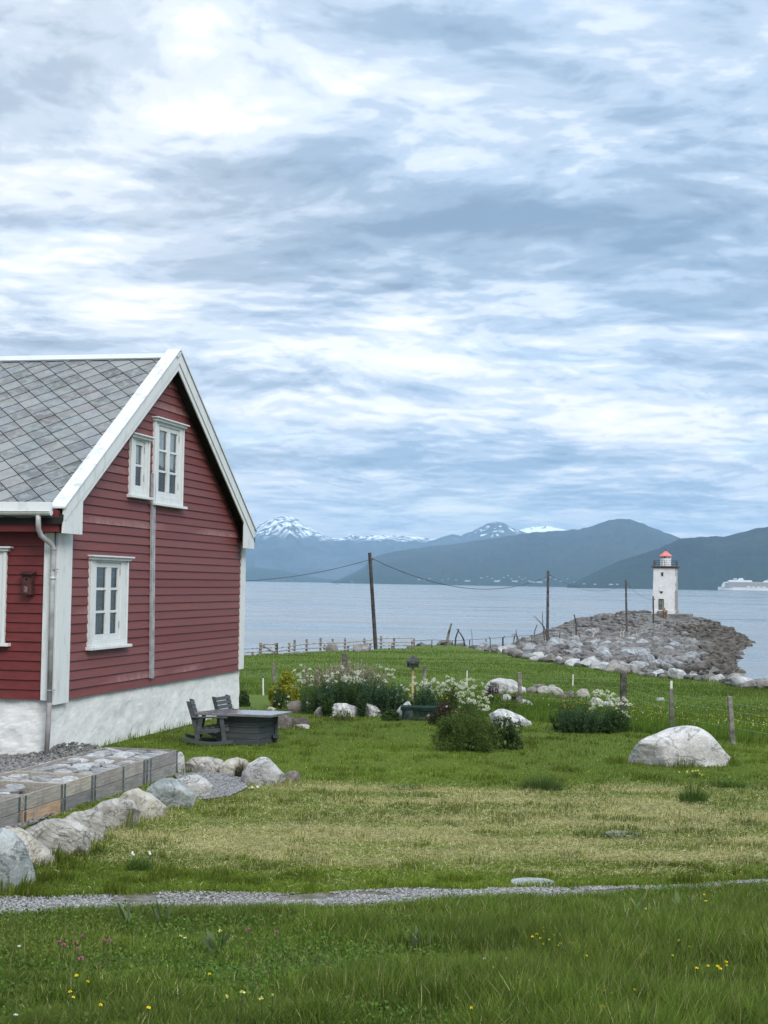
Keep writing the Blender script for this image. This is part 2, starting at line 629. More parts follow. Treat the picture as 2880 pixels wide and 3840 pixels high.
def px_dir(dx, dy):
    """azimuth / elevation of a photo point given at 1659 x 2212 scale"""
    r = ray(dx * 2880 / 1659, dy * 2880 / 1659); r = r / np.linalg.norm(r)
    return math.atan2(r[0], r[1]), math.asin(r[2])


# cloud decks: (x, y, half-width, half-height, amount) read at 1659 x 2212 scale, turned into sky directions
DECK = [
    (200, 420, 150, 55, .42), (240, 640, 250, 60, .55), (60, 560, 150, 60, .2), (540, 275, 260, 45, .32), (820, 350, 160, 50, .22), (860, 665, 130, 60, .42),
    (600, 755, 260, 35, .45), (1350, 730, 330, 40, .26), (950, 800, 260, 35, .28), (760, 900, 240, 40, .36), (1420, 905, 300, 34, .48), (1150, 850, 250, 40, .25),
    (620, 1055, 220, 16, .28), (1350, 1010, 300, 18, .20), (430, 70, 230, 60, .17), (620, 200, 260, 50, .20), (820, 200, 120, 70, .15), (1500, 110, 170, 30, .16),
    (1250, 300, 140, 35, .12), (1180, 410, 120, 22, .16), (880, 985, 250, 12, .15), (760, 450, 110, 25, .12), (1480, 600, 150, 20, .18), (720, 1110, 700, 26, .12),
    (90, 90, 200, 120, -.14), (240, 190, 160, 40, -.20), (620, 385, 270, 45, -.42), (1020, 480, 330, 55, -.52), (1450, 480, 260, 60, -.42), (640, 575, 260, 42, -.42),
    (500, 650, 160, 30, -.20), (950, 50, 170, 50, -.30), (1480, 330, 260, 90, -.24), (1080, 585, 240, 30, -.30), (640, 815, 210, 26, -.42), (1000, 690, 110, 24, -.16),
    (1000, 1000, 600, 20, -.36), (1100, 1075, 650, 18, -.30), (110, 735, 170, 16, -.42), (1600, 30, 110, 40, -.35), (1500, 655, 200, 26, -.22), (60, 480, 120, 28, -.22),
    (900, 935, 300, 10, -.20), (1450, 790, 260, 18, -.18), (1150, 180, 220, 50, -.12), (350, 520, 200, 25, -.05),
]


def build_world():
    w = bpy.data.worlds.new('World'); SC.world = w; w.use_nodes = True
    t = w.node_tree; t.nodes.clear(); nt = NT(t)
    out = nt.new('ShaderNodeOutputWorld')
    D = nt.new('ShaderNodeTexCoord').outputs['Generated']
    s = nt.new('ShaderNodeSeparateXYZ'); t.links.new(D, s.inputs[0])
    X, Y, Z = s.outputs
    zc = nt.math('MAXIMUM', Z, 0.0)
    den = nt.math('ADD', zc, .21)
    cx = nt.math('DIVIDE', X, den); cy = nt.math('DIVIDE', Y, den)
    cb = nt.new('ShaderNodeCombineXYZ'); t.links.new(cx, cb.inputs[0]); t.links.new(cy, cb.inputs[1])
    P = cb.outputs[0]
    # domain warp so the decks curl instead of looking like plain noise
    wn = nt.new('ShaderNodeTexNoise'); wn.inputs['Scale'].default_value = 1.1; wn.inputs['Detail'].default_value = 3; t.links.new(P, wn.inputs['Vector'])
    off = nt.new('ShaderNodeVectorMath', operation='SUBTRACT'); t.links.new(wn.outputs['Color'], off.inputs[0]); off.inputs[1].default_value = (.5, .5, .5)
    sc = nt.new('ShaderNodeVectorMath', operation='SCALE'); t.links.new(off.outputs[0], sc.inputs[0]); sc.inputs['Scale'].default_value = .38
    ad = nt.new('ShaderNodeVectorMath', operation='ADD'); t.links.new(P, ad.inputs[0]); t.links.new(sc.outputs[0], ad.inputs[1])
    PW = ad.outputs[0]
    n1 = nt.noise(nt.mapping(PW, (1.0, .85, 1), rot=(0, 0, .25)), 2.6, 7, .50, .3)
    M2 = dict(scale=(.85, 1.05, 1), rot=(0, 0, -.2))
    n2 = nt.noise(nt.mapping(PW, loc=(3.1, 1.7, 0), **M2), 5.2, 9, .57, .3)
    n2a = nt.noise(nt.mapping(PW, loc=(3.1, 1.70, 0), **M2), 5.2, 6, .50, .35)
    n2b = nt.noise(nt.mapping(PW, loc=(3.125, 1.765, 0), **M2), 5.2, 6, .50, .35)
    n3 = nt.noise(nt.mapping(PW, loc=(9.1, 2.7, 0), scale=(.9, 1.15, 1)), 19.0, 6, .55, .2)
    n3b = nt.noise(nt.mapping(PW, loc=(9.1, 2.73, 0), scale=(.9, 1.15, 1)), 19.0, 5, .52, .2)
    rip = nt.noise(nt.mapping(PW, (.55, 1.7, 1), (1.3, 8.2, 0), (0, 0, .12)), 11.0, 5, .5, .1)
    bil = nt.math('ABSOLUTE', nt.math('SUBTRACT', nt.noise(nt.mapping(PW, (.8, 1.1, 1), (5.3, 1.2, 0), (0, 0, .3)), 7.5, 6, .52, .3), .5))
    fine = nt.mapr(Z, .03, .30, 1.15, .95)
    relief = nt.math('ADD', nt.math('SUBTRACT', n2b, n2a), nt.math('MULTIPLY', nt.math('MULTIPLY', nt.math('SUBTRACT', n3b, n3), .45), fine))
    patch = nt.mapr(n2, .36, .64)
    # layout field
    az = nt.math('ARCTAN2', X, Y); el = nt.math('ARCSINE', Z)
    azw = nt.math('ADD', az, nt.math('MULTIPLY', nt.math('SUBTRACT', n1, .5), .16))
    elw = nt.math('ADD', el, nt.math('MULTIPLY', nt.math('SUBTRACT', n2, .5), .055))
    tot = None
    for (dx, dy, hw, hh, amt) in DECK:
        a0, e0 = px_dir(dx, dy)
        u = nt.math('MULTIPLY', nt.math('SUBTRACT', azw, a0), 3226.0 / hw)
        v = nt.math('MULTIPLY', nt.math('SUBTRACT', elw, e0), 3226.0 / hh)
        q = nt.math('MULTIPLY_ADD', u, u, nt.math('MULTIPLY', v, v))
        g = nt.math('MULTIPLY', nt.math('POWER', 2.718, nt.math('MULTIPLY', q, -.75)), amt if amt > 0 else amt * 1.2)
        tot = g if tot is None else nt.math('ADD', tot, g)
    lum = nt.math('MULTIPLY_ADD', nt.math('SUBTRACT', n1, .5), .66, .47)
    lum = nt.math('MULTIPLY_ADD', nt.math('SUBTRACT', patch, .5), .17, lum)
    lum = nt.math('MULTIPLY_ADD', relief, 1.05, lum)
    lum = nt.math('MULTIPLY_ADD', nt.math('SUBTRACT', n3, .5), nt.math('MULTIPLY', fine, .16), lum)
    lum = nt.math('MULTIPLY_ADD', nt.math('SUBTRACT', rip, .5), nt.math('MULTIPLY', fine, .28), lum)
    lum = nt.math('MULTIPLY_ADD', nt.math('SUBTRACT', bil, .09), nt.math('MULTIPLY', fine, 1.0), lum)
    lum = nt.math('ADD', lum, nt.math('MULTIPLY', tot, .60))
    lum = nt.math('ADD', lum, nt.mapr(Z, 0, .10, .15, 0))
    lum = nt.math('MULTIPLY_ADD', nt.math('SUBTRACT', lum, .55), .86, .560)
    ramp = nt.new('ShaderNodeValToRGB'); t.links.new(lum, ramp.inputs[0])
    cr = ramp.color_ramp; cr.interpolation = 'EASE'
    stops = [(.0, (.22, .31, .43)), (.26, (.315, .42, .555)), (.44, (.455, .56, .70)), (.58, (.635, .715, .81)), (.76, (.87, .885, .885)), (.98, (1.10, 1.07, .99)), ]
    cr.elements[0].position = stops[0][0]; cr.elements[0].color = (*stops[0][1], 1)
    cr.elements[1].position = stops[-1][0]; cr.elements[1].color = (*stops[-1][1], 1)
    for p, c in stops[1:-1]:
        e = cr.elements.new(p); e.color = (*c, 1)
    # greyer decks over the left and here and there, a faint rose tint in the thin parts
    grey = nt.math('ADD', nt.mapr(az, -.28, .12, .62, .04), nt.math('MULTIPLY', nt.math('SUBTRACT', n1, .5), .9), clamp=True)
    hs = nt.new('ShaderNodeHueSaturation'); t.links.new(ramp.outputs[0], hs.inputs['Color'])
    t.links.new(nt.math('SUBTRACT', 1.05, nt.math('MULTIPLY', grey, .62)), hs.inputs['Saturation'])
    warm = nt.mapr(nt.noise(nt.mapping(P, (.6, .8, 1), (7, 2, 0)), 1.7, 4, .5), .5, .72, 0, .55)
    warm = nt.math('ADD', warm, nt.mapr(Z, .02, .17, .55, 0), clamp=True)
    colr = nt.mix(warm, hs.outputs[0], nt.mix(1.0, hs.outputs[0], (1.045, .995, .96), 'MULTIPLY'))
    sky = nt.new('ShaderNodeTexSky'); sky.sky_type = 'NISHITA'; sky.sun_disc = False
    sky.sun_elevation = SUN_EL; sky.sun_rotation = SUN_AZ; sky.altitude = 10
    b1 = nt.new('ShaderNodeBackground'); t.links.new(sky.outputs[0], b1.inputs[0]); b1.inputs[1].default_value = .11
    b2 = nt.new('ShaderNodeBackground'); t.links.new(colr, b2.inputs[0]); t.links.new(nt.math('MULTIPLY', nt.mapr(Z, .37, .85, 1.0, 2.3), SKY_GAIN), b2.inputs[1])
    cov = nt.mapr(nt.noise(nt.mapping(PW, (.7, 1, 1), (11, 4, 0)), 2.1, 6, .6), .30, .46, .72, 1.0)
    mx = nt.new('ShaderNodeMixShader'); t.links.new(cov, mx.inputs[0]); t.links.new(b1.outputs[0], mx.inputs[1]); t.links.new(b2.outputs[0], mx.inputs[2])
    t.links.new(mx.outputs[0], out.inputs[0])
    try:
        w.cycles.sampling_method = 'MANUAL'; w.cycles.sample_map_resolution = 512
    except Exception:
        pass


SKY_GAIN = .65


def build_sun():
    l = bpy.data.lights.new('sun', 'SUN'); l.energy = 1.5; l.angle = rad(26); l.color = (1.0, .95, .88)
    o = bpy.data.objects.new('sun', l); COL.objects.link(o)
    d = Vector((math.sin(SUN_AZ) * math.cos(SUN_EL), math.cos(SUN_AZ) * math.cos(SUN_EL), math.sin(SUN_EL)))
    o.rotation_euler = d.to_track_quat('Z', 'Y').to_euler(); o.location = (-30, -30, 40)


def build_haze():
    m = bpy.data.materials.new('haze'); m.use_nodes = True
    t = m.node_tree; t.nodes.clear(); nt = NT(t)
    out = nt.new('ShaderNodeOutputMaterial')
    v = nt.new('ShaderNodeVolumePrincipled')
    v.inputs['Color'].default_value = (.46, .73, 1.0, 1); v.inputs['Density'].default_value = HAZE
    v.inputs['Anisotropy'].default_value = 0.0
    t.links.new(v.outputs[0], out.inputs['Volume'])
    b = MB(); b.box((-13000, -400, -5), (13000, 23500, 960))
    o = b.build('haze', m)
    o['kind'] = 'stuff'; o['label'] = 'thin blue sea air fading the far mountains'
    o.display_type = 'WIRE'


HAZE = 5.2e-5


# ------------------------------------------------------------------ far shore
def m_mountain(name, lo, hi, snow=None, green=None):
    nt = new_mat(name)
    P = nt.pos
    n = nt.noise(P, .0016, 8, .62)
    c = nt.mix(nt.mapr(n, .35, .65), lo, hi)
    sp = nt.new('ShaderNodeSeparateXYZ'); nt.l.new(P, sp.inputs[0])
    z = sp.outputs[2]
    if green:
        zz = nt.math('ADD', z, nt.math('MULTIPLY', nt.math('SUBTRACT', nt.noise(P, .004, 6, .6), .5), 220))
        c = nt.mix(nt.mapr(zz, 0, green[1], 1, 0), c, green[0])
    if snow:
        z0, z1, thr, sc = snow
        zz = nt.math('MULTIPLY_ADD', nt.math('SUBTRACT', nt.noise(nt.mapping(P, (1, .35, 1.5), rot=(.2, 0, .5)), sc, 7, .6), .5), 330, z)
        a = nt.mapr(zz, z0, z1)
        m = nt.math('MULTIPLY', a, nt.mapr(nt.noise(nt.mapping(P, (1.3, .5, .8)), sc * 1.7, 6, .58), thr, thr + .045))
        c = nt.mix(m, c, (.92, .94, .97))
    return fin(nt, c, .95, nt.bump(nt.noise(P, .012, 6, .7), .7, 30), .05)


RIDGES = []


def ridge(name, label, prof, D, depth, mat, seed, rough=.25, nx=260, ext=0.0):
    """mountain range whose skyline passes through the given photo points (1659 x 2212 scale) at distance D; it falls to the fjord DEPTH metres nearer"""
    k = 2880 / 1659
    P = [at_y(x * k, y * k, D) for x, y in prof]
    xs = np.array([p[0] for p in P]); zs = np.array([p[2] for p in P])
    X = np.linspace(xs[0], xs[-1], nx)
    crest = np.interp(X, xs, zs)
    jag = (fbm(X / D * 260, np.full(nx, seed * 3.3), 0, 5, .6) - .5) * np.maximum(crest, 0) * .05
    crest = np.maximum(crest + jag, -4)
    vs = np.concatenate([np.linspace(0, 1, 46), 1 + np.linspace(.08, 1, 8)])
    rows = []
    for v in vs:
        Yv = D - depth * (1 - v) if v <= 1 else D + depth * (v - 1)
        if v <= 1:
            h = v ** .85
            z = crest * h
            sp = fbm(X / D * 34, np.full(nx, v * 2.2), seed, 6, .58)
            sp = 1 - np.abs(sp * 2 - 1)
            z = z + crest * rough * (sp - .72) * (4 * v * (1 - v)) ** .8
            z = np.maximum(z, -4 + 9 * min(1, v * 25))
        else:
            z = crest * (1 - (v - 1)) - 4
        sx = X * (Yv / D)
        rows.append(np.stack([sx, np.full(nx, Yv), z], -1))
    V = np.concatenate(rows); r = len(vs); c = nx
    i = np.arange(r - 1)[:, None] * c + np.arange(c - 1)[None, :]
    q = np.stack([i, i + 1, i + 1 + c, i + c], -1).reshape(-1, 4)
    o = np_mesh(name, V, np.full(len(q), 4), q.ravel(), mat, smooth=True)
    tag(o, label, None, kind='structure')
    RIDGES.append(BVHTree.FromPolygons([tuple(p) for p in V], [tuple(int(a) for a in f) for f in q]))


def build_mountains():
    rock = m_mountain('alpine_rock', (.022, .03, .042), (.06, .072, .085), snow=(470, 600, .475, .0055))
    rock2 = m_mountain('alpine_rock_far', (.02, .028, .04), (.05, .062, .075), snow=(520, 580, .58, .0060))
    fell = m_mountain('fell_heath', (.016, .026, .03), (.036, .046, .044), green=((.016, .03, .022), 260))
    near = m_mountain('wooded_fell', (.010, .017, .020), (.030, .040, .036), green=((.014, .027, .018), 220))
    ridge('mountain', 'snow streaked alpine peak on the far left skyline',
          [(180, 1185), (330, 1165), (460, 1190), (520, 1180), (545, 1150), (556, 1136), (575, 1124), (592, 1118), (612, 1116), (630, 1115), (645, 1121), (652, 1130), (672, 1143), (700, 1157), (730, 1164), (748, 1160), (756, 1152), (770, 1159), (800, 1157), (850, 1157), (900, 1160), (950, 1166), (1010, 1172), (1100, 1195), (1250, 1225), (1400, 1250)],
          19500, 6500, rock, 3, .34)
    ridge('mountain', 'blue pyramid mountain behind the long green ridge',
          [(880, 1190), (930, 1168), (962, 1158), (978, 1154), (996, 1158), (1012, 1149), (1032, 1141), (1052, 1131), (1072, 1126), (1090, 1131), (1112, 1143), (1140, 1152), (1190, 1170), (1300, 1215), (1400, 1250)],
          17500, 3500, rock2, 8, .3)
    ridge('mountain', 'distant snowfield plateau between the pyramid mountain and the ridge',
          [(1080, 1165), (1110, 1149), (1135, 1141), (1150, 1138), (1165, 1139), (1178, 1135), (1198, 1140), (1215, 1143), (1245, 1150), (1300, 1175), (1400, 1230)],
          21500, 3500, m_mountain('plateau_snow', (.02, .028, .04), (.05, .062, .075), snow=(690, 740, .38, .004)), 5, .2)
    ridge('hill', 'low dark foothill at the left end of the fjord',
          [(150, 1215), (400, 1215), (520, 1224), (560, 1226), (610, 1232), (650, 1241), (690, 1248), (730, 1253), (770, 1256.5)],
          12500, 1800, fell, 12, .25)
    ridge('mountain', 'pale middle slope below the snowy peak',
          [(150, 1180), (400, 1185), (520, 1188), (600, 1202), (680, 1215), (740, 1214), (800, 1206), (860, 1200), (930, 1206), (1000, 1225), (1080, 1252)],
          15500, 2500, fell, 15, .35)
    ridge('mountain', 'long green ridge with a rounded summit across the fjord',
          [(715, 1257), (735, 1250), (762, 1238), (785, 1226), (800, 1208), (815, 1200), (840, 1194), (880, 1187), (930, 1180), (980, 1175), (1050, 1165), (1090, 1159), (1120, 1155), (1150, 1150), (1200, 1146), (1240, 1144), (1268, 1140), (1290, 1132), (1318, 1123), (1345, 1120), (1368, 1124), (1390, 1131), (1425, 1146), (1460, 1159), (1500, 1172), (1600, 1195), (1750, 1230), (1900, 1268)],
          10800, 2900, fell, 21, .24, 340)
    ridge('mountain', 'dark wooded mountain flank rising at the right behind the ship',
          [(1225, 1264.5), (1250, 1254), (1280, 1238), (1310, 1224), (1340, 1211), (1380, 1198), (1420, 1186), (1445, 1175), (1465, 1164), (1490, 1161), (1530, 1160), (1570, 1158), (1600, 1149), (1630, 1142), (1680, 1136), (1760, 1128), (1900, 1122), (2100, 1130), (2300, 1180)],
          6600, 950, near, 27, .26, 340)


def build_far_houses():
    white = m_plain('far_house_paint', (.40, .40, .39), .7, .2, .05, .05)
    protos = []
    for (L, W, H, roofc) in ((9, 7, 5, (.08, .08, .085)), (16, 9, 5.5, (.12, .06, .05)), (30, 12, 5.5, (.33, .34, .35)), (7, 6, 4.5, (.10, .10, .10))):
        b = MB()
        pts = [(-W / 2, -2), (W / 2, -2), (W / 2, H * .62), (0, H), (-W / 2, H * .62)]
        b.prism(pts, 'x', -L / 2, L / 2)
        rf = MB(); e = .5
        rf.prism([(-W / 2 - e, H * .62 - .2), (0, H + .1), (W / 2 + e, H * .62 - .2), (W / 2 + e, H * .62 + .3), (0, H + .6), (-W / 2 - e, H * .62 + .3)], 'x', -L / 2 - e, L / 2 + e)
        protos.append((b, rf, m_plain('far_roof', roofc, .8, .2, .05, .05)))
    spots = [(905, 1252.5, 9000), (917, 1253, 9000), (928, 1250, 9050), (760, 1257, 9500), (955, 1254, 8900), (968, 1251, 9000), (985, 1253, 8900), (1010, 1256, 8700), (1040, 1249, 8950), (1052, 1246, 9050), (1063, 1250, 8900),
             (1073, 1256.5, 8600), (1079, 1254, 8650), (1088, 1248, 8900), (1098, 1244, 9000), (1105, 1251, 8800), (1112, 1256.5, 8600), (1121, 1247, 8900), (1128, 1252, 8750), (1135, 1249, 8800), (1142, 1255, 8650),
             (1150, 1258, 8500), (1165, 1258.5, 8500), (1172, 1250, 8750), (1180, 1253, 8700), (1188, 1247, 8850), (1200, 1252, 8700), (1212, 1256, 8550), (1226, 1251, 8700), (1240, 1258, 8450), (1262, 1262, 6900), (1285, 1263, 6800), (1320, 1263.5, 6700), (1333, 1263, 6700), (600, 1253, 11500), (612, 1252.6, 11500), (630, 1253, 11500), (572, 1252.5, 11500)]
    used = {}
    rr = random.Random(5)
    k = 2880 / 1659
    for i, (x, y, D) in enumerate(spots):
        kind = 2 if i in (7, 11, 16, 21, 22) else rr.choice((0, 0, 1, 3))
        r = Vector(ray(x * k, y * k)).normalized()
        hits = [h for h in (t.ray_cast(Vector(CAM), r) for t in RIDGES) if h[0] is not None]
        hits = [h for h in hits if h[0].z > -1]
        if not hits:
            continue
        p = min(hits, key=lambda h: h[3])[0]; z = p.z
        if kind not in used:
            t = thing('far_house', 'x', 'house', (p[0], p[1], z), rr.uniform(-.5, .5), 'houses on the far shore')
            protos[kind][0].build('wall', white, t); protos[kind][1].build('roof', protos[kind][2], t)
            used[kind] = t; o = t
        else:
            o = dup(used[kind], (p[0], p[1], z), rr.uniform(-.5, .5))
        o['label'] = ('tiny white house on the far shore below the long ridge', 'tiny broad house with a reddish roof on the far shore', 'long pale quay building at the far waterline', 'tiniest white cabin on the far shore')[kind]
# ------------------------------------------------------------------ the red house (local x = out of the gable, y = along the gable, z up from the siding's foot)
H_YAW = rad(12.957)
H_O = np.array([-5.460, 24.835, 6.436])
HU = np.array([math.sin(H_YAW), math.cos(H_YAW), 0]); HV = np.array([math.cos(H_YAW), -math.sin(H_YAW), 0])
HC_ = 4.8                     # centre of the gable
HD = 9.95                     # depth of the gable wall
HL = 8.5                      # length of the front wall
EXPO = .159


def h2w(v, u, w):
    return H_O + HV * v + HU * u + np.array([0, 0, w])


def m_redpaint():
    nt = new_mat('red_oil_paint')
    O = nt.obj
    t = tintnode(nt)
    n = nt.noise(nt.mapping(O, (3, .6, 9)), 1.2, 6, .65)
    n2 = nt.noise(nt.mapping(O, (40, 2.5, 40)), 1.0, 4, .6)
    c = nt.mix(nt.mapr(n, .3, .7), (.092, .013, .014), (.13, .021, .021))
    # faded gable paint, grazing sky sheen painted in too (tint alpha in the red channel)
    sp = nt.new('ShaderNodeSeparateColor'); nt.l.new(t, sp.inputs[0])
    fade_sheen = nt.mix(nt.mapr(n, .25, .75), (.138, .044, .042), (.170, .056, .053))
    c = nt.mix(sp.outputs[0], c, fade_sheen)
    c = nt.mix(nt.mapr(n2, .45, .8, 0, .35), c, (.10, .02, .02))
    c = nt.mix(nt.math('MULTIPLY', sp.outputs[1], nt.mapr(nt.noise(O, 7, 5, .7), .3, .7, .2, .9)), c, (.34, .20, .19))
    c = nt.mix(nt.mapr(nt.noise(nt.mapping(O, (1, 1, 1)), 9, 6, .75), .66, .72, 0, .5), c, (.27, .12, .11))
    return fin(nt, c, nt.mapr(n, .2, .8, .5, .7), nt.bump(n2, .25, .004), .32)


def m_white_paint(name='white_paint', base=(.56, .575, .57), dirt=(.34, .345, .32), amt=.55):
    nt = new_mat(name)
    O = nt.obj
    n = nt.noise(nt.mapping(O, (3, 3, .8)), 2.2, 7, .68)
    n2 = nt.noise(nt.mapping(O, (30, 30, 3)), 1.0, 4, .6)
    c = nt.mix(nt.mapr(n, .48, .72, 0, amt), base, dirt)
    c = nt.mix(nt.mapr(n2, .58, .75, 0, .3), c, (.40, .40, .37))
    return fin(nt, c, .5, nt.bump(n2, .2, .003), .4)


def m_slate():
    nt = new_mat('roof_slate')
    O = nt.obj
    c = tintnode(nt)
    n = nt.noise(nt.mapping(O, (1, 1, 1)), 5.5, 8, .72, .6)
    c = nt.mix(nt.mapr(n, .44, .60, 0, .75), c, (.215, .235, .225))
    c = nt.mix(nt.mapr(nt.noise(O, 9, 6, .75, .4), .60, .68, 0, .7), c, (.075, .078, .076))
    c = nt.mix(nt.mapr(nt.noise(O, 2.4, 5, .7), .5, .75, 0, .38), c, (.175, .18, .175))
    return fin(nt, c, .7, nt.bump(n, .5, .012), .15)


def m_plaster():
    nt = new_mat('white_lime_plaster')
    O = nt.obj
    n = nt.noise(O, 3.0, 8, .65)
    c = nt.mix(nt.mapr(n, .3, .75), (.64, .64, .63), (.53, .535, .525))
    c = nt.mix(nt.mapr(nt.noise(nt.mapping(O, (1.3, 1.3, .5)), 2.2, 7, .72), .56, .76, 0, .55), c, (.44, .445, .40))
    sp = nt.new('ShaderNodeSeparateXYZ'); nt.l.new(O, sp.inputs[0])
    low = nt.math('ADD', sp.outputs[2], nt.math('MULTIPLY', nt.noise(O, 5, 5, .7), .5))
    c = nt.mix(nt.mapr(low, -.95, -.55, .55, 0), c, (.33, .34, .27))
    return fin(nt, c, .85, nt.bump(nt.noise(O, 16, 6, .7), .35, .02), .2)


def m_glass():
    nt = new_mat('window_glass')
    nt.bs.inputs['Base Color'].default_value = (.02, .03, .03, 1)
    gl = nt.new('ShaderNodeBsdfGlossy'); gl.inputs['Roughness'].default_value = .03; gl.inputs['Color'].default_value = (.9, .95, .95, 1)
    tr = nt.new('ShaderNodeBsdfTransparent'); tr.inputs['Color'].default_value = (.93, .96, .95, 1)
    fr = nt.new('ShaderNodeFresnel'); fr.inputs['IOR'].default_value = 1.5
    nt.l.new(nt.bump(nt.noise(nt.obj, 2.2, 2), .12, .02), gl.inputs['Normal'])
    mx = nt.new('ShaderNodeMixShader'); nt.l.new(nt.math('MULTIPLY', fr.outputs[0], 1.0), mx.inputs[0])
    nt.l.new(tr.outputs[0], mx.inputs[1]); nt.l.new(gl.outputs[0], mx.inputs[2]); nt.l.new(mx.outputs[0], nt.out.inputs[0])
    return nt.mat


def roof_w(u):
    """height of the underside of the roof above the gable at u"""
    return 6.27 - abs(u - HC_) * (6.593 - 3.219) / 5.068


def siding(b, axis, u0, u1, z0, z1, holes, top=None, fade_sheen=0.0, seed=0):
    """lapped boards. axis 'g': gable wall, boards run along y at x = 0; axis 'f': front wall, boards run along x at y = 0"""
    rr = random.Random(seed)
    k = 0
    z = z0
    while z < z1:
        zt = min(z + EXPO + .022, z1 + .02)
        a, c = u0, u1
        if top is not None:
            half = (6.27 - z) * 5.068 / (6.593 - 3.219)
            a = max(a, HC_ - half); c = min(c, HC_ + half)
            if c - a < .05: break
        segs = [(a, c)]
        for (h0, h1, hz0, hz1) in holes:
            if z + EXPO * .8 > hz0 and z + EXPO * .2 < hz1:
                ns = []
                for (s0, s1) in segs:
                    if h1 <= s0 or h0 >= s1: ns.append((s0, s1))
                    else:
                        if h0 > s0: ns.append((s0, h0))
                        if h1 < s1: ns.append((h1, s1))
                segs = ns
        for (s0, s1) in segs:
            # boards butt at random lengths
            n = max(1, int((s1 - s0) / 1.1))
            cuts = np.linspace(s0, s1, n + 1)
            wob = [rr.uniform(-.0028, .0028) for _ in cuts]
            tone = fade_sheen * rr.uniform(.55, 1.15)
            o0, o1 = .034, .006
            V = []
            for u, w in zip(cuts, wob):
                V += [(o0 + w, u, z + w), (o1, u, zt), (-.02, u, zt), (-.02, u, z + w), (o0 + w - .004, u, z + w - .0)]
            if axis == 'f':
                V = [(p[1], -p[0], p[2]) for p in V]
            F = []
            for i in range(n):
                o = i * 5; q = o + 5
                F += [(o, q, q + 1, o + 1), (o + 1, q + 1, q + 2, o + 2), (o + 3, q + 3, q, o)]
            F += [(0, 1, 2, 3), tuple(n * 5 + j for j in (3, 2, 1, 0))]
            worn = rr.random() < .16 and axis == 'g'
            base_n = b.n
            b.add(V, F, (tone, 0, 0))
            if worn:
                for i in range(len(cuts)):
                    if rr.random() < .5:
                        b.c[base_n + i * 5] = (tone, .75, 0)
        z += EXPO
        k += 1


def window(parent, M, axis, a0, a1, z0, z1, g0, g1, gz0, gz1, mull, bars, off, curtain=None):
    """casing a0..a1 x z0..z1, glazed opening g0..g1 x gz0..gz1 (wall coordinates)"""
    def T(bx):
        if axis == 'f':
            bx.v = [(p[1], -p[0], p[2]) for p in bx.v]
        return bx

    def bx(mb, x0, x1, u0, u1, w0, w1):
        mb.box((x0, u0, w0), (x1, u1, w1))
    f = MB()
    s = .055
    # flat outer casing
    bx(f, -.03, s, a0, g0 - .09, z0, z1); bx(f, -.03, s, g1 + .09, a1, z0, z1)
    bx(f, -.03, s, g0 - .09, g1 + .09, gz1 + .09, z1); bx(f, -.03, s, g0 - .09, g1 + .09, z0, gz0 - .09)
    # raised outer moulding
    bx(f, s, s + .022, a0, a0 + .055, z0, z1); bx(f, s, s + .022, a1 - .055, a1, z0, z1)
    bx(f, s, s + .022, a0 + .055, a1 - .055, z1 - .05, z1)
    fo = T(f).build('window', M['trim'], parent, bevel=.006)
    h = MB()
    bx(h, -.02, .15, a0 - .06, a1 + .10, z1, z1 + .03); bx(h, -.02, .11, a0 - .03, a1 + .05, z1 - .05, z1 - .001)
    T(h).build('hood', M['trim'], fo, bevel=.006)
    sl = MB()
    bx(sl, -.02, .14, a0 - .06, a1 + .10, z0 - .055, z0 - .001)
    T(sl).build('sill', M['trim'], fo, bevel=.008)
    sh = MB()
    cols = [(g0, g1)] if mull is None else [(g0, mull[0]), (mull[1], g1)]
    x0, x1 = -.02, .03
    bx(sh, x0, x1, g0 - .088, g1 + .088, gz1, gz1 + .088); bx(sh, x0, x1, g0 - .088, g1 + .088, gz0 - .088, gz0)
    bx(sh, x0, x1, g0 - .088, g0, gz0 + .001, gz1 - .001); bx(sh, x0, x1, g1, g1 + .088, gz0 + .001, gz1 - .001)
    if mull: bx(sh, x0, x1 + .004, mull[0], mull[1], gz0 + .001, gz1 - .001)
    for (c0, c1) in cols:
        for zb in bars:
            bx(sh, x0 + .006, x1 - .004, c0 + .001, c1 - .001, zb - .022, zb + .022)
    T(sh).build('sash', M['trim'], fo, bevel=.004)
    for zz in (gz0 + .10, gz1 - .14):
        for uu in ((g0 - .088, g1 + .062) if mull else (g1 + .062,)):
            hg = MB(); bx(hg, .03, .042, uu, uu + .024, zz, zz + .12); T(hg).build('hinge', M['zinc'], fo)
    for (c0, c1) in cols:
        p = MB()
        p.add([(0, c0 - .005, gz0 - .005), (0, c1 + .005, gz0 - .005), (0, c1 + .005, gz1 + .005), (0, c0 - .005, gz1 + .005)], [(0, 1, 2, 3)])
        T(p).build('pane', M['glass'], fo)
    if curtain:
        nz = 20
        c = MB(); V = []; F = []
        nu = 48
        for j in range(nz + 1):
            for i in range(nu + 1):
                uu = g0 - .06 + (g1 - g0 + .12) * i / nu
                tt = (uu - g0) / (g1 - g0)
                bot = curtain(tt, gz0, gz1)
                zz = gz1 + .05 + (bot - gz1 - .05) * j / nz
                V.append((-.045 + .007 * math.sin(uu * 34 + j * .1) + .005 * math.sin(uu * 13), uu, zz))
        for j in range(nz):
            for i in range(nu):
                o = j * (nu + 1) + i
                F.append((o, o + 1, o + nu + 2, o + nu + 1))
        c.add(V, F)
        T(c).build('curtain', M['net'] if curtain(.5, 0, 1) < 0 else M['lace'], fo, smooth=True)
    return fo


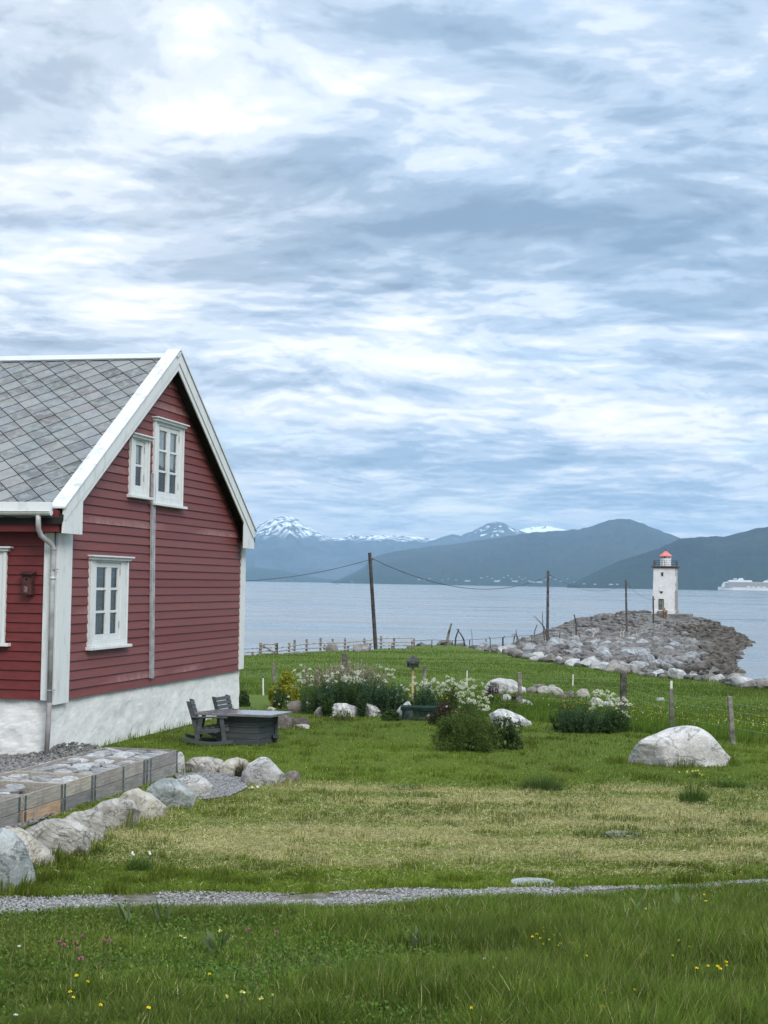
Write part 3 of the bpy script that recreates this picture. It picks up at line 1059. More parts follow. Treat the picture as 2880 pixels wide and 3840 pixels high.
def build_house():
    M = dict(red=m_redpaint(), trim=m_white_paint(), slate=m_slate(), plaster=m_plaster(), glass=m_glass(),
             zinc=m_plain('weathered_zinc', (.30, .30, .31), .45, .5, .15, 5), soffit=m_plain('dark_tarred_soffit', (.016, .015, .015), .8, .2, .2, 4),
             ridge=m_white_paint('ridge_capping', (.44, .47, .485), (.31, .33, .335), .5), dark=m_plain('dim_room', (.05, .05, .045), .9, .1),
             capz=m_white_paint('weathered_cap_paint', (.50, .52, .525), (.28, .29, .285), .8), lace=None)
    nt = new_mat('lace_curtain')
    c = nt.mix(nt.mapr(nt.noise(nt.obj, 22, 4, .6), .35, .65), (.92, .90, .88), (.78, .78, .79))
    fin(nt, c, .9, spec=.1)
    tr = nt.new('ShaderNodeBsdfTranslucent'); nt.l.new(c, tr.inputs[0]); mx = nt.new('ShaderNodeMixShader'); mx.inputs[0].default_value = .04
    nt.l.new(nt.bs.outputs[0], mx.inputs[1]); nt.l.new(tr.outputs[0], mx.inputs[2]); nt.l.new(mx.outputs[0], nt.out.inputs[0])
    M['lace'] = nt.mat
    M['net'] = m_plain('grey_net_curtain', (.26, .285, .28), .9, .1, .15, 14)

    H = thing('wooden_house', 'red clapboard house with white trim, grey slate roof and white stone foundation', 'house', H_O, -H_YAW)
    # --- walls
    holes = [(1.36, 2.96, .87, 2.40), (4.19, 5.71, 3.56, 5.15), (3.03, 3.87, 3.65, 4.72)]
    g = MB()
    siding(g, 'g', .5, 9.66, 0.0, 6.2, holes, top=True, fade_sheen=1.0, seed=3)
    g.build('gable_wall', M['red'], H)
    f = MB()
    fh = [(-2.40, -.90, .98, 2.50), (-6.6, -5.1, .98, 2.50)]
    siding(f, 'f', -HL, -.12, .03, 2.86, fh, fade_sheen=.0, seed=9)
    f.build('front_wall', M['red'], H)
    bk = MB()
    bk.box((-HL, HD - .12, 0), (-.05, HD, 3.3))
    bk.build('back_wall', M['red'], H)
    lw = MB()
    lw.prism([(0, 0), (HD, 0), (HD, 2.9), (HC_, 6.15), (0, 2.9)], 'x', -HL, -HL + .1)
    lw.build('end_wall', M['red'], H)
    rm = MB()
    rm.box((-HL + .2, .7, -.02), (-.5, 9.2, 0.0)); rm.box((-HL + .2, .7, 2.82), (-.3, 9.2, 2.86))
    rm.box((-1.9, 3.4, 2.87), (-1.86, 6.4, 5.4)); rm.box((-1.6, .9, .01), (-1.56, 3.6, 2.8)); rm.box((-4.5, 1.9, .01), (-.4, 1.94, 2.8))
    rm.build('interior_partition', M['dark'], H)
    # --- foundation: rough rendered rubble
    V = []; F = []
    def sheet(n_u, n_w, fn):
        o = len(V)
        for j in range(n_w + 1):
            for i in range(n_u + 1):
                V.append(fn(i / n_u, j / n_w))
        for j in range(n_w):
            for i in range(n_u):
                a = o + j * (n_u + 1) + i
                F.append((a, a + 1, a + n_u + 2, a + n_u + 1))
    def bulge(a, w, amp, s=1.9):
        return (float(fbm(np.array([a * s]), np.array([w * s * 1.6]), 2.0, 5, .55)[0]) - .5) * amp
    ztop = 0.0
    sheet(220, 34, lambda s, t: (-.03 + bulge(s * 10 + 20, t * 1.5, .055), .03 + s * (HD - .06), -1.5 + t * (1.5 + ztop)))
    sheet(160, 34, lambda s, t: (-HL + s * (HL - .03), .05 + bulge(s * 8.5, t * 1.5, .13, 1.5), -1.5 + t * (1.5 + .03)))
    fd = MB(); fd.add(V, F); fd.box((-HL, .12, -1.5), (-.12, HD - .1, -.03))
    fd.build('foundation', M['plaster'], H, smooth=False)
    # --- corner boards
    for nm, bxs in (('corner_board', [((-.165, -.062, .02), (-.001, -.01, 2.80))]), ('corner_board', [((.001, .001, -.055), (.058, .57, 2.80))]), ('corner_board', [((.0, 9.67, .02), (.055, HD + .02, 2.84)), ((-.16, HD - .01, .02), (.0, HD + .045, 2.84))])):
        b = MB()
        for x in bxs: b.box(*x)
        b.build(nm, M['trim'], H, bevel=.008)
    # --- boxed eave of red boards, front side and back side
    e = MB()
    e.box((-HL, -.30, 2.805), (.20, -.001, 2.945), (0, 0, 0)); e.box((-HL, -.335, 2.95), (.20, -.002, 3.16), (0, 0, 0))
    e.build('eave_box', M['red'], H)
    e = MB(); e.box((-HL, HD + .05, 2.66), (-.02, HD + .19, 3.05), (0, 0, 0)); e.build('eave_box', M['red'], H)
    # --- roof: deck slab (dark underside) + slates on the front slope
    sl = (6.593 - 3.219) / 5.068
    eu, ew = -.36, 6.47 - (HC_ + .36) * sl
    ridge_w = 6.47
    rf = MB()
    bu = HC_ * 2 + .36
    top = [(eu, ew), (HC_, ridge_w), (bu, ew)]
    poly = [(eu, ew - .10), (HC_, ridge_w - .18), (bu, ew - .10), (bu, ew), (HC_, ridge_w), (eu, ew)]
    rf.prism(poly, 'x', -HL - .2, .27)
    roof = rf.build('roof', M['soffit'], H)
    # slates: two line families measured on the roof (v across, s up the slope); each slate is a thin lozenge tilted so that its lower edges cast a line
    L = math.hypot(HC_ - eu, ridge_w - ew)
    su = np.array([0, (HC_ - eu) / L, (ridge_w - ew) / L]); sn = np.array([0, -(ridge_w - ew) / L, (HC_ - eu) / L]); sv = np.array([1.0, 0, 0])
    org = np.array([0, eu, ew])
    e1 = SLATE_E1; e2 = SLATE_E2; o0 = SLATE_O
    st = MB()
    rr = random.Random(4)
    for i in range(-60, 61):
        for j in range(-60, 61):
            c = o0 + i * e1 + j * e2
            if c[0] < -HL - .6 or c[0] > .75 or c[1] < -.4 or c[1] > L + .4: continue
            # corners: far/near in the two directions
            P4 = [c, c + e1, c + e1 + e2, c + e2]
            poly = [p.copy() for p in P4]
            # clip to roof rectangle
            def clip(pl, ax, lim, keep_less):
                out = []
                for a, b2 in zip(pl, pl[1:] + pl[:1]):
                    ia = a[ax] <= lim if keep_less else a[ax] >= lim
                    ib = b2[ax] <= lim if keep_less else b2[ax] >= lim
                    if ia: out.append(a)
                    if ia != ib:
                        tt = (lim - a[ax]) / (b2[ax] - a[ax]); out.append(a + (b2 - a) * tt)
                return out
            for ax, lim, kl in ((0, .10, True), (0, -HL - .15, False), (1, .0, False), (1, L - .10, True)):
                if poly: poly = clip(poly, ax, lim, kl)
            if len(poly) < 3: continue
            cen = c + .5 * (e1 + e2)
            tz = rr.uniform(0, .004)
            tone = rr.choice([(.20, .212, .215), (.225, .235, .235), (.185, .205, .22), (.24, .245, .24), (.215, .205, .21), (.17, .18, .18), (.215, .225, .24)])
            kk = rr.uniform(.52, .90); tone = tuple(t * kk for t in tone)
            hi = []; lo = []
            sc = .968
            for p in poly:
                q = cen + (p - cen) * sc
                # lower (towards the eave) end of every slate rides up over the next one
                lift = .010 + tz + .024 * max(0.0, min(1.0, .5 - np.dot(q - cen, SLATE_DN)))
                b3 = org + sv * q[0] + su * q[1]
                hi.append(b3 + sn * lift); lo.append(b3 + sn * .001)
            n = len(hi)
            st.add([tuple(p) for p in hi + lo], [tuple(range(n))] + [(k2, n + k2, n + (k2 + 1) % n, (k2 + 1) % n) for k2 in range(n)], tone)
    st.build('slate_covering', M['slate'], roof)
    # back slope slates: plain courses of the same lozenges are out of sight, so one covering sheet stands for them
    bs_ = MB(); bs_.prism([(bu, ew + .004), (bu, ew + .03), (HC_, ridge_w + .03), (HC_, ridge_w + .004)], 'x', -HL - .15, .1, (.23, .23, .23))
    bs_.build('slate_covering', M['slate'], roof)
    rc = MB()
    def ang(b, u0, w0, u1, w1, th, x0, x1):
        dx, dz = u1 - u0, w1 - w0; l = math.hypot(dx, dz); nx, nz = -dz / l * th, dx / l * th
        b.prism([(u0, w0), (u1, w1), (u1 + nx, w1 + nz), (u0 + nx, w0 + nz)], 'x', x0, x1)
    ang(rc, HC_ - .17, ridge_w + .05 - .17 * sl, HC_, ridge_w + .05, .03, -HL - .2, .05)
    ang(rc, HC_, ridge_w + .05, HC_ + .17, ridge_w + .05 - .17 * sl, .03, -HL - .2, .05)
    ang(rc, HC_ - .18, ridge_w + .075 - .18 * sl, HC_ + .0, ridge_w + .075, .02, .052, .33)
    rc.build('ridge_cap', M['ridge'], roof)
    # --- barge boards on the gable end
    for sgn in (-1, 1):
        b = MB()
        U = lambda s: HC_ + sgn * s
        pl = [(U(0), 6.56), (U(5.068), 3.19), (U(5.095), 2.783), (U(4.332), 2.783), (U(4.332), 3.344), (U(0), 6.195)]
        if sgn < 0: pl = pl[::-1]
        b.prism(pl, 'x', .245, .272)
        # second, narrower board over the top edge
        pw = [(U(0), 6.58), (U(5.03), 3.235), (U(5.03), 3.00), (U(0), 6.335)]
        if sgn < 0: pw = pw[::-1]
        b.prism(pw, 'x', .2725, .292)
        bo = b.build('barge_board', M['trim'], H, bevel=.004)
        cp = MB()
        t0, t1 = (5.12, 3.19), (0, 6.593)
        pc = [(U(t0[0]), t0[1]), (U(t0[0]), t0[1] + .035), (U(0), t1[1] + .035), (U(0), t1[1])]
        if sgn > 0: pc = pc[::-1]
        cp.prism(pc, 'x', .03, .315)
        cp.build('barge_cap', M['capz'], bo, bevel=.004)
    # --- gutter with fascia, front
    gt = MB()
    gt.box((-HL - .2, -.40, 3.115), (.10, -.34, 3.29))
    gt.build('fascia', M['trim'], H, bevel=.004)
    g2 = MB()
    prof = []
    cu, cw, r = -.46, 3.135, .075
    for k in range(9):
        a = math.pi + math.pi * k / 8
        prof.append((cu + r * math.cos(a), cw + r * .95 * math.sin(a)))
    inner = [(cu + (p[0] - cu) * .9, cw + .004 + (p[1] - cw) * .9) for p in prof[::-1]]
    g2.prism(prof + inner, 'x', -HL - .2, .13)
    g2.tube([(-HL - .2, cu - r, cw), (.13, cu - r, cw)], .010, 6)
    g2.prism(prof, 'x', .128, .133)
    g2.build('gutter', M['trim'], H, smooth=False)
    dp = MB()
    vx = -.09
    dp.tube([(vx, cu, 3.09), (vx, cu, 2.98), (vx, cu + .015, 2.84), (vx + .01, -.36, 2.74), (.025, -.17, 2.60), (.03, -.125, 2.52), (.03, -.12, 2.30), (.03, -.12, 0.0)], .043, 14)
    for zz in (2.50, 2.02):
        dp.tube([(.03, -.12, zz), (.03, -.12, zz + .05)], .048, 14)
    dpo = dp.build('downpipe', m_plain('grey_white_pipe', (.38, .385, .385), .45, .5, .2, 3), H, smooth=True)
    d2 = MB(); d2.tube([(.03, -.12, -.001), (.02, -.12, -.4), (.0, -.12, -1.0)], .042, 14); d2.build('pipe_foot', m_plain('bare_grey_pipe', (.235, .22, .215), .6, .3, .12, 5), dpo, smooth=True)
    cl = MB()
    for zz in (2.18, .19):
        cl.box((-.025, -.168, zz), (.085, -.160, zz + .02)); cl.box((.082, -.168, zz), (.09, -.03, zz + .02))
    cl.build('pipe_clamp', M['zinc'], dpo)
    # --- flat zinc conduit up the gable
    cd = MB()
    def qd(u0, u1, w0, w1, s0, s1, x0, x1):
        cd.add([(x0, u0 + s0, w0), (x1, u0 + s0, w0), (x1, u1 + s0, w0), (x0, u1 + s0, w0), (x0, u0 + s1, w1), (x1, u0 + s1, w1), (x1, u1 + s1, w1), (x0, u1 + s1, w1)],
               [(0, 3, 2, 1), (4, 5, 6, 7), (0, 1, 5, 4), (1, 2, 6, 5), (2, 3, 7, 6), (3, 0, 4, 7)])
    qd(4.10, 4.17, .14, 4.10, .12, -.04, .03, .075); qd(4.17, 4.20, .14, 4.10, .12, -.04, .03, .062); qd(4.20, 4.26, .14, 4.10, .12, -.04, .03, .075)
    cd.build('conduit', M['zinc'], H)
    # --- windows
    window(H, M, 'g', 1.32, 3.0, .85, 2.43, 1.65, 2.60, 1.055, 2.25, (2.08, 2.28), (1.864, 1.456), 0, lambda t, a, b: a - .08)
    window(H, M, 'g', 4.15, 5.745, 3.54, 5.18, 4.48, 5.46, 3.775, 4.98, (4.90, 5.06), (4.585, 4.175), 0, lambda t, a, b: b - (.52 + .20 * abs(math.sin((t * 2 % 1) * 1.6 + .1)) if t < .5 else .50 + .22 * abs(math.sin(((t - .5) * 2 % 1) * 1.6 + .2))))
    window(H, M, 'g', 2.99, 3.91, 3.62, 4.75, 3.31, 3.63, 3.815, 4.58, None, (4.195,), 0, lambda t, a, b: b - .30 - .05 * t)
    window(H, M, 'f', -2.44, -.84, .95, 2.53, -2.12, -1.16, 1.15, 2.34, (-1.72, -1.56), (1.94, 1.55), 0, lambda t, a, b: a - .08)
    window(H, M, 'f', -6.64, -5.04, .95, 2.53, -6.32, -5.36, 1.15, 2.34, (-5.92, -5.76), (1.94, 1.55), 0, None)
    # --- nest box hanging on the front wall (a thing of its own)
    nb = thing('nest_box', 'small brown bird nest box hung on the red front wall beside the downpipe', 'nest box', h2w(-.40, 0, 1.75), -H_YAW)
    mb = m_plain('brown_stained_wood', (.055, .018, .018), .75, .3, .25, 8)
    b = MB(); b.prism([(-.10, -.16), (.07, -.16), (.07, -.035), (-.10, -.035)], 'z', .012, .355); b.build('box', mb, nb, bevel=.004)
    b = MB(); b.add([(-.125, -.20, .345), (.095, -.20, .345), (.095, -.033, .385), (-.125, -.033, .385), (-.125, -.20, .365), (.095, -.20, .365), (.095, -.033, .405), (-.125, -.033, .405)],
                    [(0, 3, 2, 1), (4, 5, 6, 7), (0, 1, 5, 4), (1, 2, 6, 5), (2, 3, 7, 6), (3, 0, 4, 7)]); b.build('lid', mb, nb, bevel=.003)
    b = MB(); b.tube([(-.02, -.1605, .265), (-.02, -.1625, .265)], .018, 14); b.build('entrance_hole', m_plain('black_hole', (.004, .004, .004), .9, .1), nb)
    b = MB(); b.box((-.06, -.1645, .05), (.0, -.1605, .15)); b.build('worn_patch', m_plain('bare_pale_wood', (.20, .12, .12), .8, .2, .3, 20), nb)


# lozenge lattice of the slates in (across, up-slope) metres, set by measuring the photo's roof lines on the roof plane
SLATE_E1 = np.array([.239, .252]); SLATE_E2 = np.array([-.239, .252]); SLATE_O = np.array([-1.346, 3.676]); SLATE_DN = np.array([.0, 2.0])
# ------------------------------------------------------------------ rocks
def ico(sub):
    import bmesh
    bm = bmesh.new(); bmesh.ops.create_icosphere(bm, subdivisions=sub, radius=1.0)
    V = np.array([v.co[:] for v in bm.verts]); F = [tuple(v.index for v in f.verts) for f in bm.faces]
    bm.free()
    return V, F


_ICO = {}


def rock_verts(sub, seed, cuts=6, rough=.16, sq=.0):
    if sub not in _ICO: _ICO[sub] = ico(sub)
    V, F = _ICO[sub]
    V = V.copy(); V = np.sign(V) * np.abs(V) ** .82; V /= np.abs(V).max()
    r = np.random.default_rng(seed)
    n0 = (fbm(V[:, 0] * 1.1 + seed * 7.7, V[:, 1] * 1.1, V[:, 2] * 1.1 + seed, 3) - .5)
    V *= (1 + n0[:, None] * .55)
    for _ in range(cuts):
        d = r.normal(size=3); d /= np.linalg.norm(d)
        lim = r.uniform(.58, .90)
        k = V @ d
        m = k > lim
        V[m] -= d[None] * ((k[m] - lim) * r.uniform(.72, .96))[:, None]
    n1 = fbm(V[:, 0] * 3.1 + seed, V[:, 1] * 3.1, V[:, 2] * 3.1, 5, .6) - .5
    V *= (1 + n1[:, None] * rough)
    return V, F


def m_rock(name, lo, hi, band=None, lichen=None, scale=4.0, wet=False, banding=None, rough=.85, vary=False):
    nt = new_mat(name)
    O = nt.obj; P = nt.pos
    n = nt.noise(P, scale, 9, .68, .3)
    c = nt.mix(nt.mapr(n, .32, .68), lo, hi)
    oi = nt.new('ShaderNodeObjectInfo')
    rnd = oi.outputs['Random']
    if banding:
        rot, sc, cc, amt = banding
        wv = nt.new('ShaderNodeTexWave'); wv.wave_type = 'BANDS'
        nt.l.new(nt.mapping(O, (1, 1, 1), rot=rot), wv.inputs['Vector']); wv.inputs['Scale'].default_value = sc; wv.inputs['Distortion'].default_value = 7; wv.inputs['Detail'].default_value = 5
        c = nt.mix(nt.math('MULTIPLY', nt.mapr(wv.outputs['Fac'], .55, .95), amt), c, cc)
    if lichen:
        c = nt.mix(nt.mapr(nt.noise(P, scale * 2.4, 7, .74, .5), .54, .62, 0, lichen[1]), c, lichen[0])
    c = nt.mix(nt.mapr(nt.noise(P, scale * 5, 5, .75), .60, .72, 0, .55), c, (.035, .035, .033))
    fz = nt.math('ABSOLUTE', nt.math('SUBTRACT', nt.noise(nt.mapping(P, (1, 1, 1.6), rot=(.4, .3, .2)), scale * .55, 6, .62, .8), .5))
    crack = nt.mapr(fz, .0, .016, .42, 0)
    c = nt.mix(crack, c, (.05, .048, .045))
    c = nt.mix(nt.mapr(nt.noise(P, scale * 14, 3, .8), .40, .66, .32, 0), c, (.08, .08, .075))
    if vary:
        hv = nt.new('ShaderNodeHueSaturation'); nt.l.new(c, hv.inputs['Color']); nt.l.new(nt.mapr(rnd, 0, 1, .6, 1.25, False), hv.inputs['Value']); c = hv.outputs[0]
    if band:          # weed-dark wet rock below the tide mark, pale dry rock above it
        sp = nt.new('ShaderNodeSeparateXYZ'); nt.l.new(P, sp.inputs[0])
        zz = nt.math('MULTIPLY_ADD', nt.math('SUBTRACT', nt.noise(P, .12, 4, .6), .5), 1.6, nt.math('SUBTRACT', nt.math('MULTIPLY_ADD', nt.math('MAXIMUM', nt.math('SUBTRACT', sp.outputs[0], 43), 0), -.18, sp.outputs[2]), nt.math('MULTIPLY', nt.mapr(sp.outputs[0], 13, 24), nt.mapr(sp.outputs[1], 188, 214, 1.0, -.1))))
        tide = nt.mapr(zz, band[0], band[1])
        # more weed towards the open, right-hand end of the mole
        hv = nt.new('ShaderNodeHueSaturation'); nt.l.new(c, hv.inputs['Color'])
        nt.l.new(nt.mapr(rnd, 0, 1, .5, 1.4, False), hv.inputs['Value'])
        tw = nt.mix(rnd, (1.06, .97, .90), (.95, 1.0, 1.04))
        c = nt.mix(1.0, hv.outputs[0], tw, 'MULTIPLY')
        weed = nt.mix(nt.mapr(nt.noise(P, 1.1, 6, .7), .35, .7), (.022, .019, .015), (.12, .102, .08))
        c = nt.mix(tide, weed, c)
    b = nt.bump(nt.math('SUBTRACT', n, nt.math('MULTIPLY', crack, .35)), .9, .07 if scale < 6 else .035)
    return fin(nt, c, rough, b, .3)


def rock_obj(name, V, F, mat, loc, rotz=0, parent=None):
    b = MB(); b.add([tuple(p) for p in V], F)
    o = b.build(name, mat, parent, smooth=True)
    o.location = tuple(float(c) for c in loc); o.rotation_euler = (0, 0, rotz)
    return o


FOOT = []


def boulder(label, x0, x1, yt, yb, mat, seed, sub=5, outline=None, depth=.75, cuts=3, rough=.13, sink=.10, group=None, name='boulder', tilt=0.0, smooth=True):
    """boulder whose photo outline is the box x0..x1 x yt..yb (photo pixels); stands on the ground at its foot"""
    cx = (x0 + x1) / 2
    p = at_ground(cx, yb)
    dist = p[1]
    w = (x1 - x0) / FPX * dist * 1.05; h = (yb - yt) / FPX * dist * 1.02
    dp = w * depth
    V, F = rock_verts(sub, seed, cuts, rough)
    V = V / np.abs(V).max(0)
    # flatten the foot, fit to width/height
    z = V[:, 2]
    low = z < 0
    z = np.where(low, z * sink * 2, z * (1 - sink) * 1.0)
    X = V[:, 0] * w / 2 * 1.03; Y = V[:, 1] * dp / 2
    Z = z * h / (1 - sink)
    if outline is not None:
        tt = np.linspace(0, 1, 101)
        oo = np.interp(tt, [o[0] for o in outline], [o[1] for o in outline])
        ker = np.hanning(19); ker /= ker.sum()
        oo = np.convolve(np.pad(oo, 9, mode='edge'), ker, 'valid')
        t = np.clip((X / (w / 2) + 1) / 2, 0, 1)
        cur = np.clip(1 - np.abs(2 * t - 1) ** 2.4, .10, 1) ** .5
        e = np.clip(Z / (h * cur), 0, 1.06) ** .50
        Z = np.where(Z > 0, np.interp(t, tt, oo) * h * e, Z)
    Z = np.where(Z > 0, Z * (h / Z.max()), Z); X = X * (w * .5 / np.percentile(np.abs(X[Z > -.02]), 99.3))
    if tilt:
        Z = Z + X * tilt * (Z > 0)
    W = np.stack([X, Y, Z], -1)
    q = p + np.array([0, dp * .36, 0])
    yaw = -math.atan2(p[0], p[1])
    q[2] = min(gz(q[0], q[1]), p[2] + .05)
    o = rock_obj(name, W, F, mat, q, yaw)
    FOOT.append((q[0], q[1], w / 2, dp / 2, yaw))
    tag(o, label, 'boulder', group)
    return o


def build_boulders():
    pale = m_rock('pale_gneiss', (.26, .245, .215), (.49, .465, .42), scale=5, lichen=((.42, .43, .36), .5), banding=((.3, .9, .2), 3.2, (.24, .23, .22), .4))
    white = m_rock('white_quartzite', (.30, .295, .285), (.56, .55, .535), scale=5, lichen=((.34, .34, .30), .55), banding=((.2, .6, .5), 2.2, (.40, .40, .40), .5))
    green = m_rock('green_grey_schist', (.16, .185, .18), (.31, .34, .335), scale=3.5, lichen=((.46, .48, .47), .55), banding=((.5, .4, .9), 1.3, (.50, .52, .51), .45))
    buff = m_rock('buff_granite', (.28, .26, .215), (.48, .455, .40), scale=6, lichen=((.34, .28, .10), .65))
    stri = m_rock('striated_gneiss', (.255, .24, .21), (.50, .48, .435), scale=4, banding=((.15, 1.1, .1), 5.5, (.15, .145, .14), .5), lichen=((.40, .40, .34), .4))
    brown = m_rock('brown_granite', (.10, .085, .072), (.21, .18, .155), scale=6, lichen=((.28, .27, .24), .4))
    mott = m_rock('mottled_rock', (.36, .36, .35), (.70, .70, .69), scale=3.0, lichen=((.06, .065, .05), .9), banding=((.9, .3, .2), 2.0, (.14, .15, .13), .45))
    big = m_rock('white_boulder_stone', (.40, .385, .365), (.60, .585, .565), scale=2.4, lichen=((.36, .35, .33), .5), banding=((.2, 1.0, .7), 1.7, (.44, .43, .42), .55))
    B = boulder
    # row along the crates, nearest first
    B('large smooth green grey boulder with white veins at the near end of the row', -90, 106, 3125, 3352, green, 3, outline=[(0, .8), (.35, 1.0), (.6, .95), (.8, .70), (.95, .38), (1, .2)], depth=.9, rough=.07, cuts=4)
    B('buff lumpy boulder half hidden behind the large green grey boulder', 5, 192, 3112, 3252, buff, 8, outline=[(0, .9), (.3, .95), (.55, .75), (.8, .55), (1, .35)], depth=.7)
    B('long striated grey boulder with a dry grass tuft at its foot', 42, 315, 3082, 3212, stri, 12, outline=[(0, .35), (.2, .7), (.45, .95), (.75, 1.0), (.92, .8), (1, .5)], depth=.55, rough=.2)
    B('narrow striated grey boulder leaning on the longer striated one', 205, 388, 3048, 3160, stri, 17, outline=[(0, .45), (.35, .85), (.7, 1.0), (.9, .9), (1, .6)], depth=.6, rough=.2)
    B('rounded grey boulder with an overhanging lip next to the yellow stained one', 322, 518, 3004, 3112, pale, 23, outline=[(0, .5), (.25, .85), (.5, 1.0), (.8, .9), (1, .55)], depth=.7)
    B('smooth buff boulder with a yellow lichen stain', 412, 622, 2963, 3076, buff, 31, outline=[(0, .4), (.22, .9), (.42, 1.0), (.7, .72), (.9, .4), (1, .25)], depth=.65, rough=.06, cuts=3)
    B('greenish banded boulder wedged between the yellow stained and the bright white topped one', 526, 722, 2926, 3034, green, 37, outline=[(0, .55), (.15, .85), (.4, 1.0), (.7, .9), (.9, .6), (1, .4)], depth=.65, rough=.1)
    B('bright white topped boulder beside the gravel bed', 634, 790, 2912, 2996, white, 41, outline=[(0, .6), (.35, .95), (.6, 1.0), (.85, .75), (1, .45)], depth=.6)
    B('white boulder peeping out from behind the last crate', 610, 692, 2824, 2902, white, 44, depth=.9)
    B('long pale boulder at the back of the gravel bed', 690, 840, 2843, 2902, pale, 47, outline=[(0, .5), (.2, .85), (.55, 1.0), (.85, .8), (1, .5)], depth=.6)
    B('buff boulder with a dark grass tuft growing in front of it', 822, 932, 2846, 2908, buff, 53, outline=[(0, .5), (.3, .9), (.6, 1.0), (.9, .8), (1, .5)], depth=.7)
    B('round white mottled boulder at the far end of the row', 908, 1068, 2845, 2946, white, 59, outline=[(0, .45), (.15, .78), (.38, 1.0), (.62, .98), (.85, .65), (1, .3)], depth=.75, rough=.1, cuts=4)
    B('small brown grey boulder tucked beside the round white one', 1056, 1124, 2893, 2936, brown, 61, depth=.8, rough=.1)
    # garden bed stones
    B('smooth brown boulder at the left end of the flower bed', 1066, 1150, 2628, 2673, brown, 67, outline=[(0, .5), (.3, .9), (.65, 1.0), (.9, .8), (1, .5)], rough=.06, cuts=3)
    B('pinkish white square boulder beside the smooth brown one', 1131, 1196, 2634, 2674, white, 71, cuts=9)
    B('low grey stone half covered by the dark leaves of the flower bed', 1178, 1242, 2650, 2686, pale, 73)
    B('long white streaked boulder in the middle of the flower bed edge', 1228, 1345, 2641, 2688, mott, 79, outline=[(0, .5), (.25, .9), (.6, 1.0), (.9, .8), (1, .5)])
    B('pointed grey white boulder sloping down to the right in the flower bed edge', 1360, 1458, 2640, 2686, mott, 83, outline=[(0, .85), (.15, 1.0), (.5, .8), (.8, .5), (1, .3)])
    B('pale stone almost buried in leaves left of the green netted table', 1480, 1548, 2632, 2696, mott, 89)
    B('small flat grey stone in the grass left of the smooth brown boulder', 1000, 1034, 2651, 2668, pale, 91)
    B('grey rock lying behind the dark grey table', 990, 1090, 2678, 2734, brown, 97, outline=[(0, .7), (.4, 1.0), (.8, .9), (1, .6)])
    B('dark brown log shaped rock beside the table', 1040, 1158, 2690, 2730, m_rock('dark_brown_rock', (.045, .036, .03), (.11, .09, .075), scale=6), 101, outline=[(0, .9), (.3, 1.0), (.6, .8), (.85, .9), (1, .5)], depth=.5)
    B('thin pale stone in front of the dark brown log shaped rock', 1106, 1164, 2716, 2732, pale, 103)
    # beyond the flowers
    B('big smooth white rock arching behind the fence post', 1826, 1972, 2546, 2596, white, 107, outline=[(0, .35), (.12, .75), (.35, 1.0), (.65, .92), (.85, .6), (1, .3)], rough=.05, cuts=3)
    B('small grey stone under the left end of the big smooth white rock', 1860, 1886, 2584, 2602, pale, 109)
    B('small rounded white stone under the middle of the big smooth white rock', 1898, 1922, 2570, 2598, white, 113, depth=.8)
    B('flat topped pale rock behind the purple lupins', 1866, 1930, 2604, 2642, white, 127, cuts=9)
    B('low white slab like rock with a point to the right', 1932, 2018, 2620, 2650, white, 131, outline=[(0, .9), (.2, 1.0), (.6, .7), (1, .15)])
    B('black and white mottled boulder beside the round green bush', 1838, 1990, 2664, 2727, mott, 137, outline=[(0, .55), (.2, .9), (.38, 1.0), (.6, .8), (.85, .5), (1, .25)], cuts=8)
    k = .5304
    def Z(a, b, c, d): return 2000 + a * k, 2000 + b * k, 2480 + c * k, 2480 + d * k
    for i, (bb, lab) in enumerate([((-70, 32, 180, 222), 'low brown stone at the left end of the stone row'), ((0, 92, 162, 212), 'dark grey stone second in the stone row'), ((34, 118, 176, 228), 'square pale stone in the stone row'),
                                   ((92, 178, 166, 226), 'greenish rounded stone on the crest of the stone row'), ((124, 216, 182, 240), 'tilted pale slab in the stone row'), ((176, 236, 220, 266), 'rusty brown stone low in the stone row'),
                                   ((226, 296, 206, 258), 'small grey stone in the stone row left of the peaked stone'), ((296, 400, 194, 256), 'peaked grey stone in the stone row'), ((398, 506, 258, 320), 'grey flat stone behind the yellow flowers'), ((490, 592, 282, 338), 'whitish stone behind the yellow flowers'),
                                   ((872, 928, 256, 280), 'small white stone alone in the meadow')]):
        B(lab, *Z(*bb), [brown, brown, pale, green, pale, brown, brown, pale, pale, white, white][i], 140 + i * 3, sub=4, cuts=9)
    B('huge whitish boulder alone on the mown lawn', 2343, 2741, 2734, 2874, big, 211, sub=6, outline=[(0, .22), (.08, .42), (.2, .68), (.3, .74), (.45, .93), (.58, 1.0), (.68, .99), (.78, .88), (.88, .62), (.95, .35), (1, .18)], depth=.62, cuts=14, rough=.10, sink=.06)


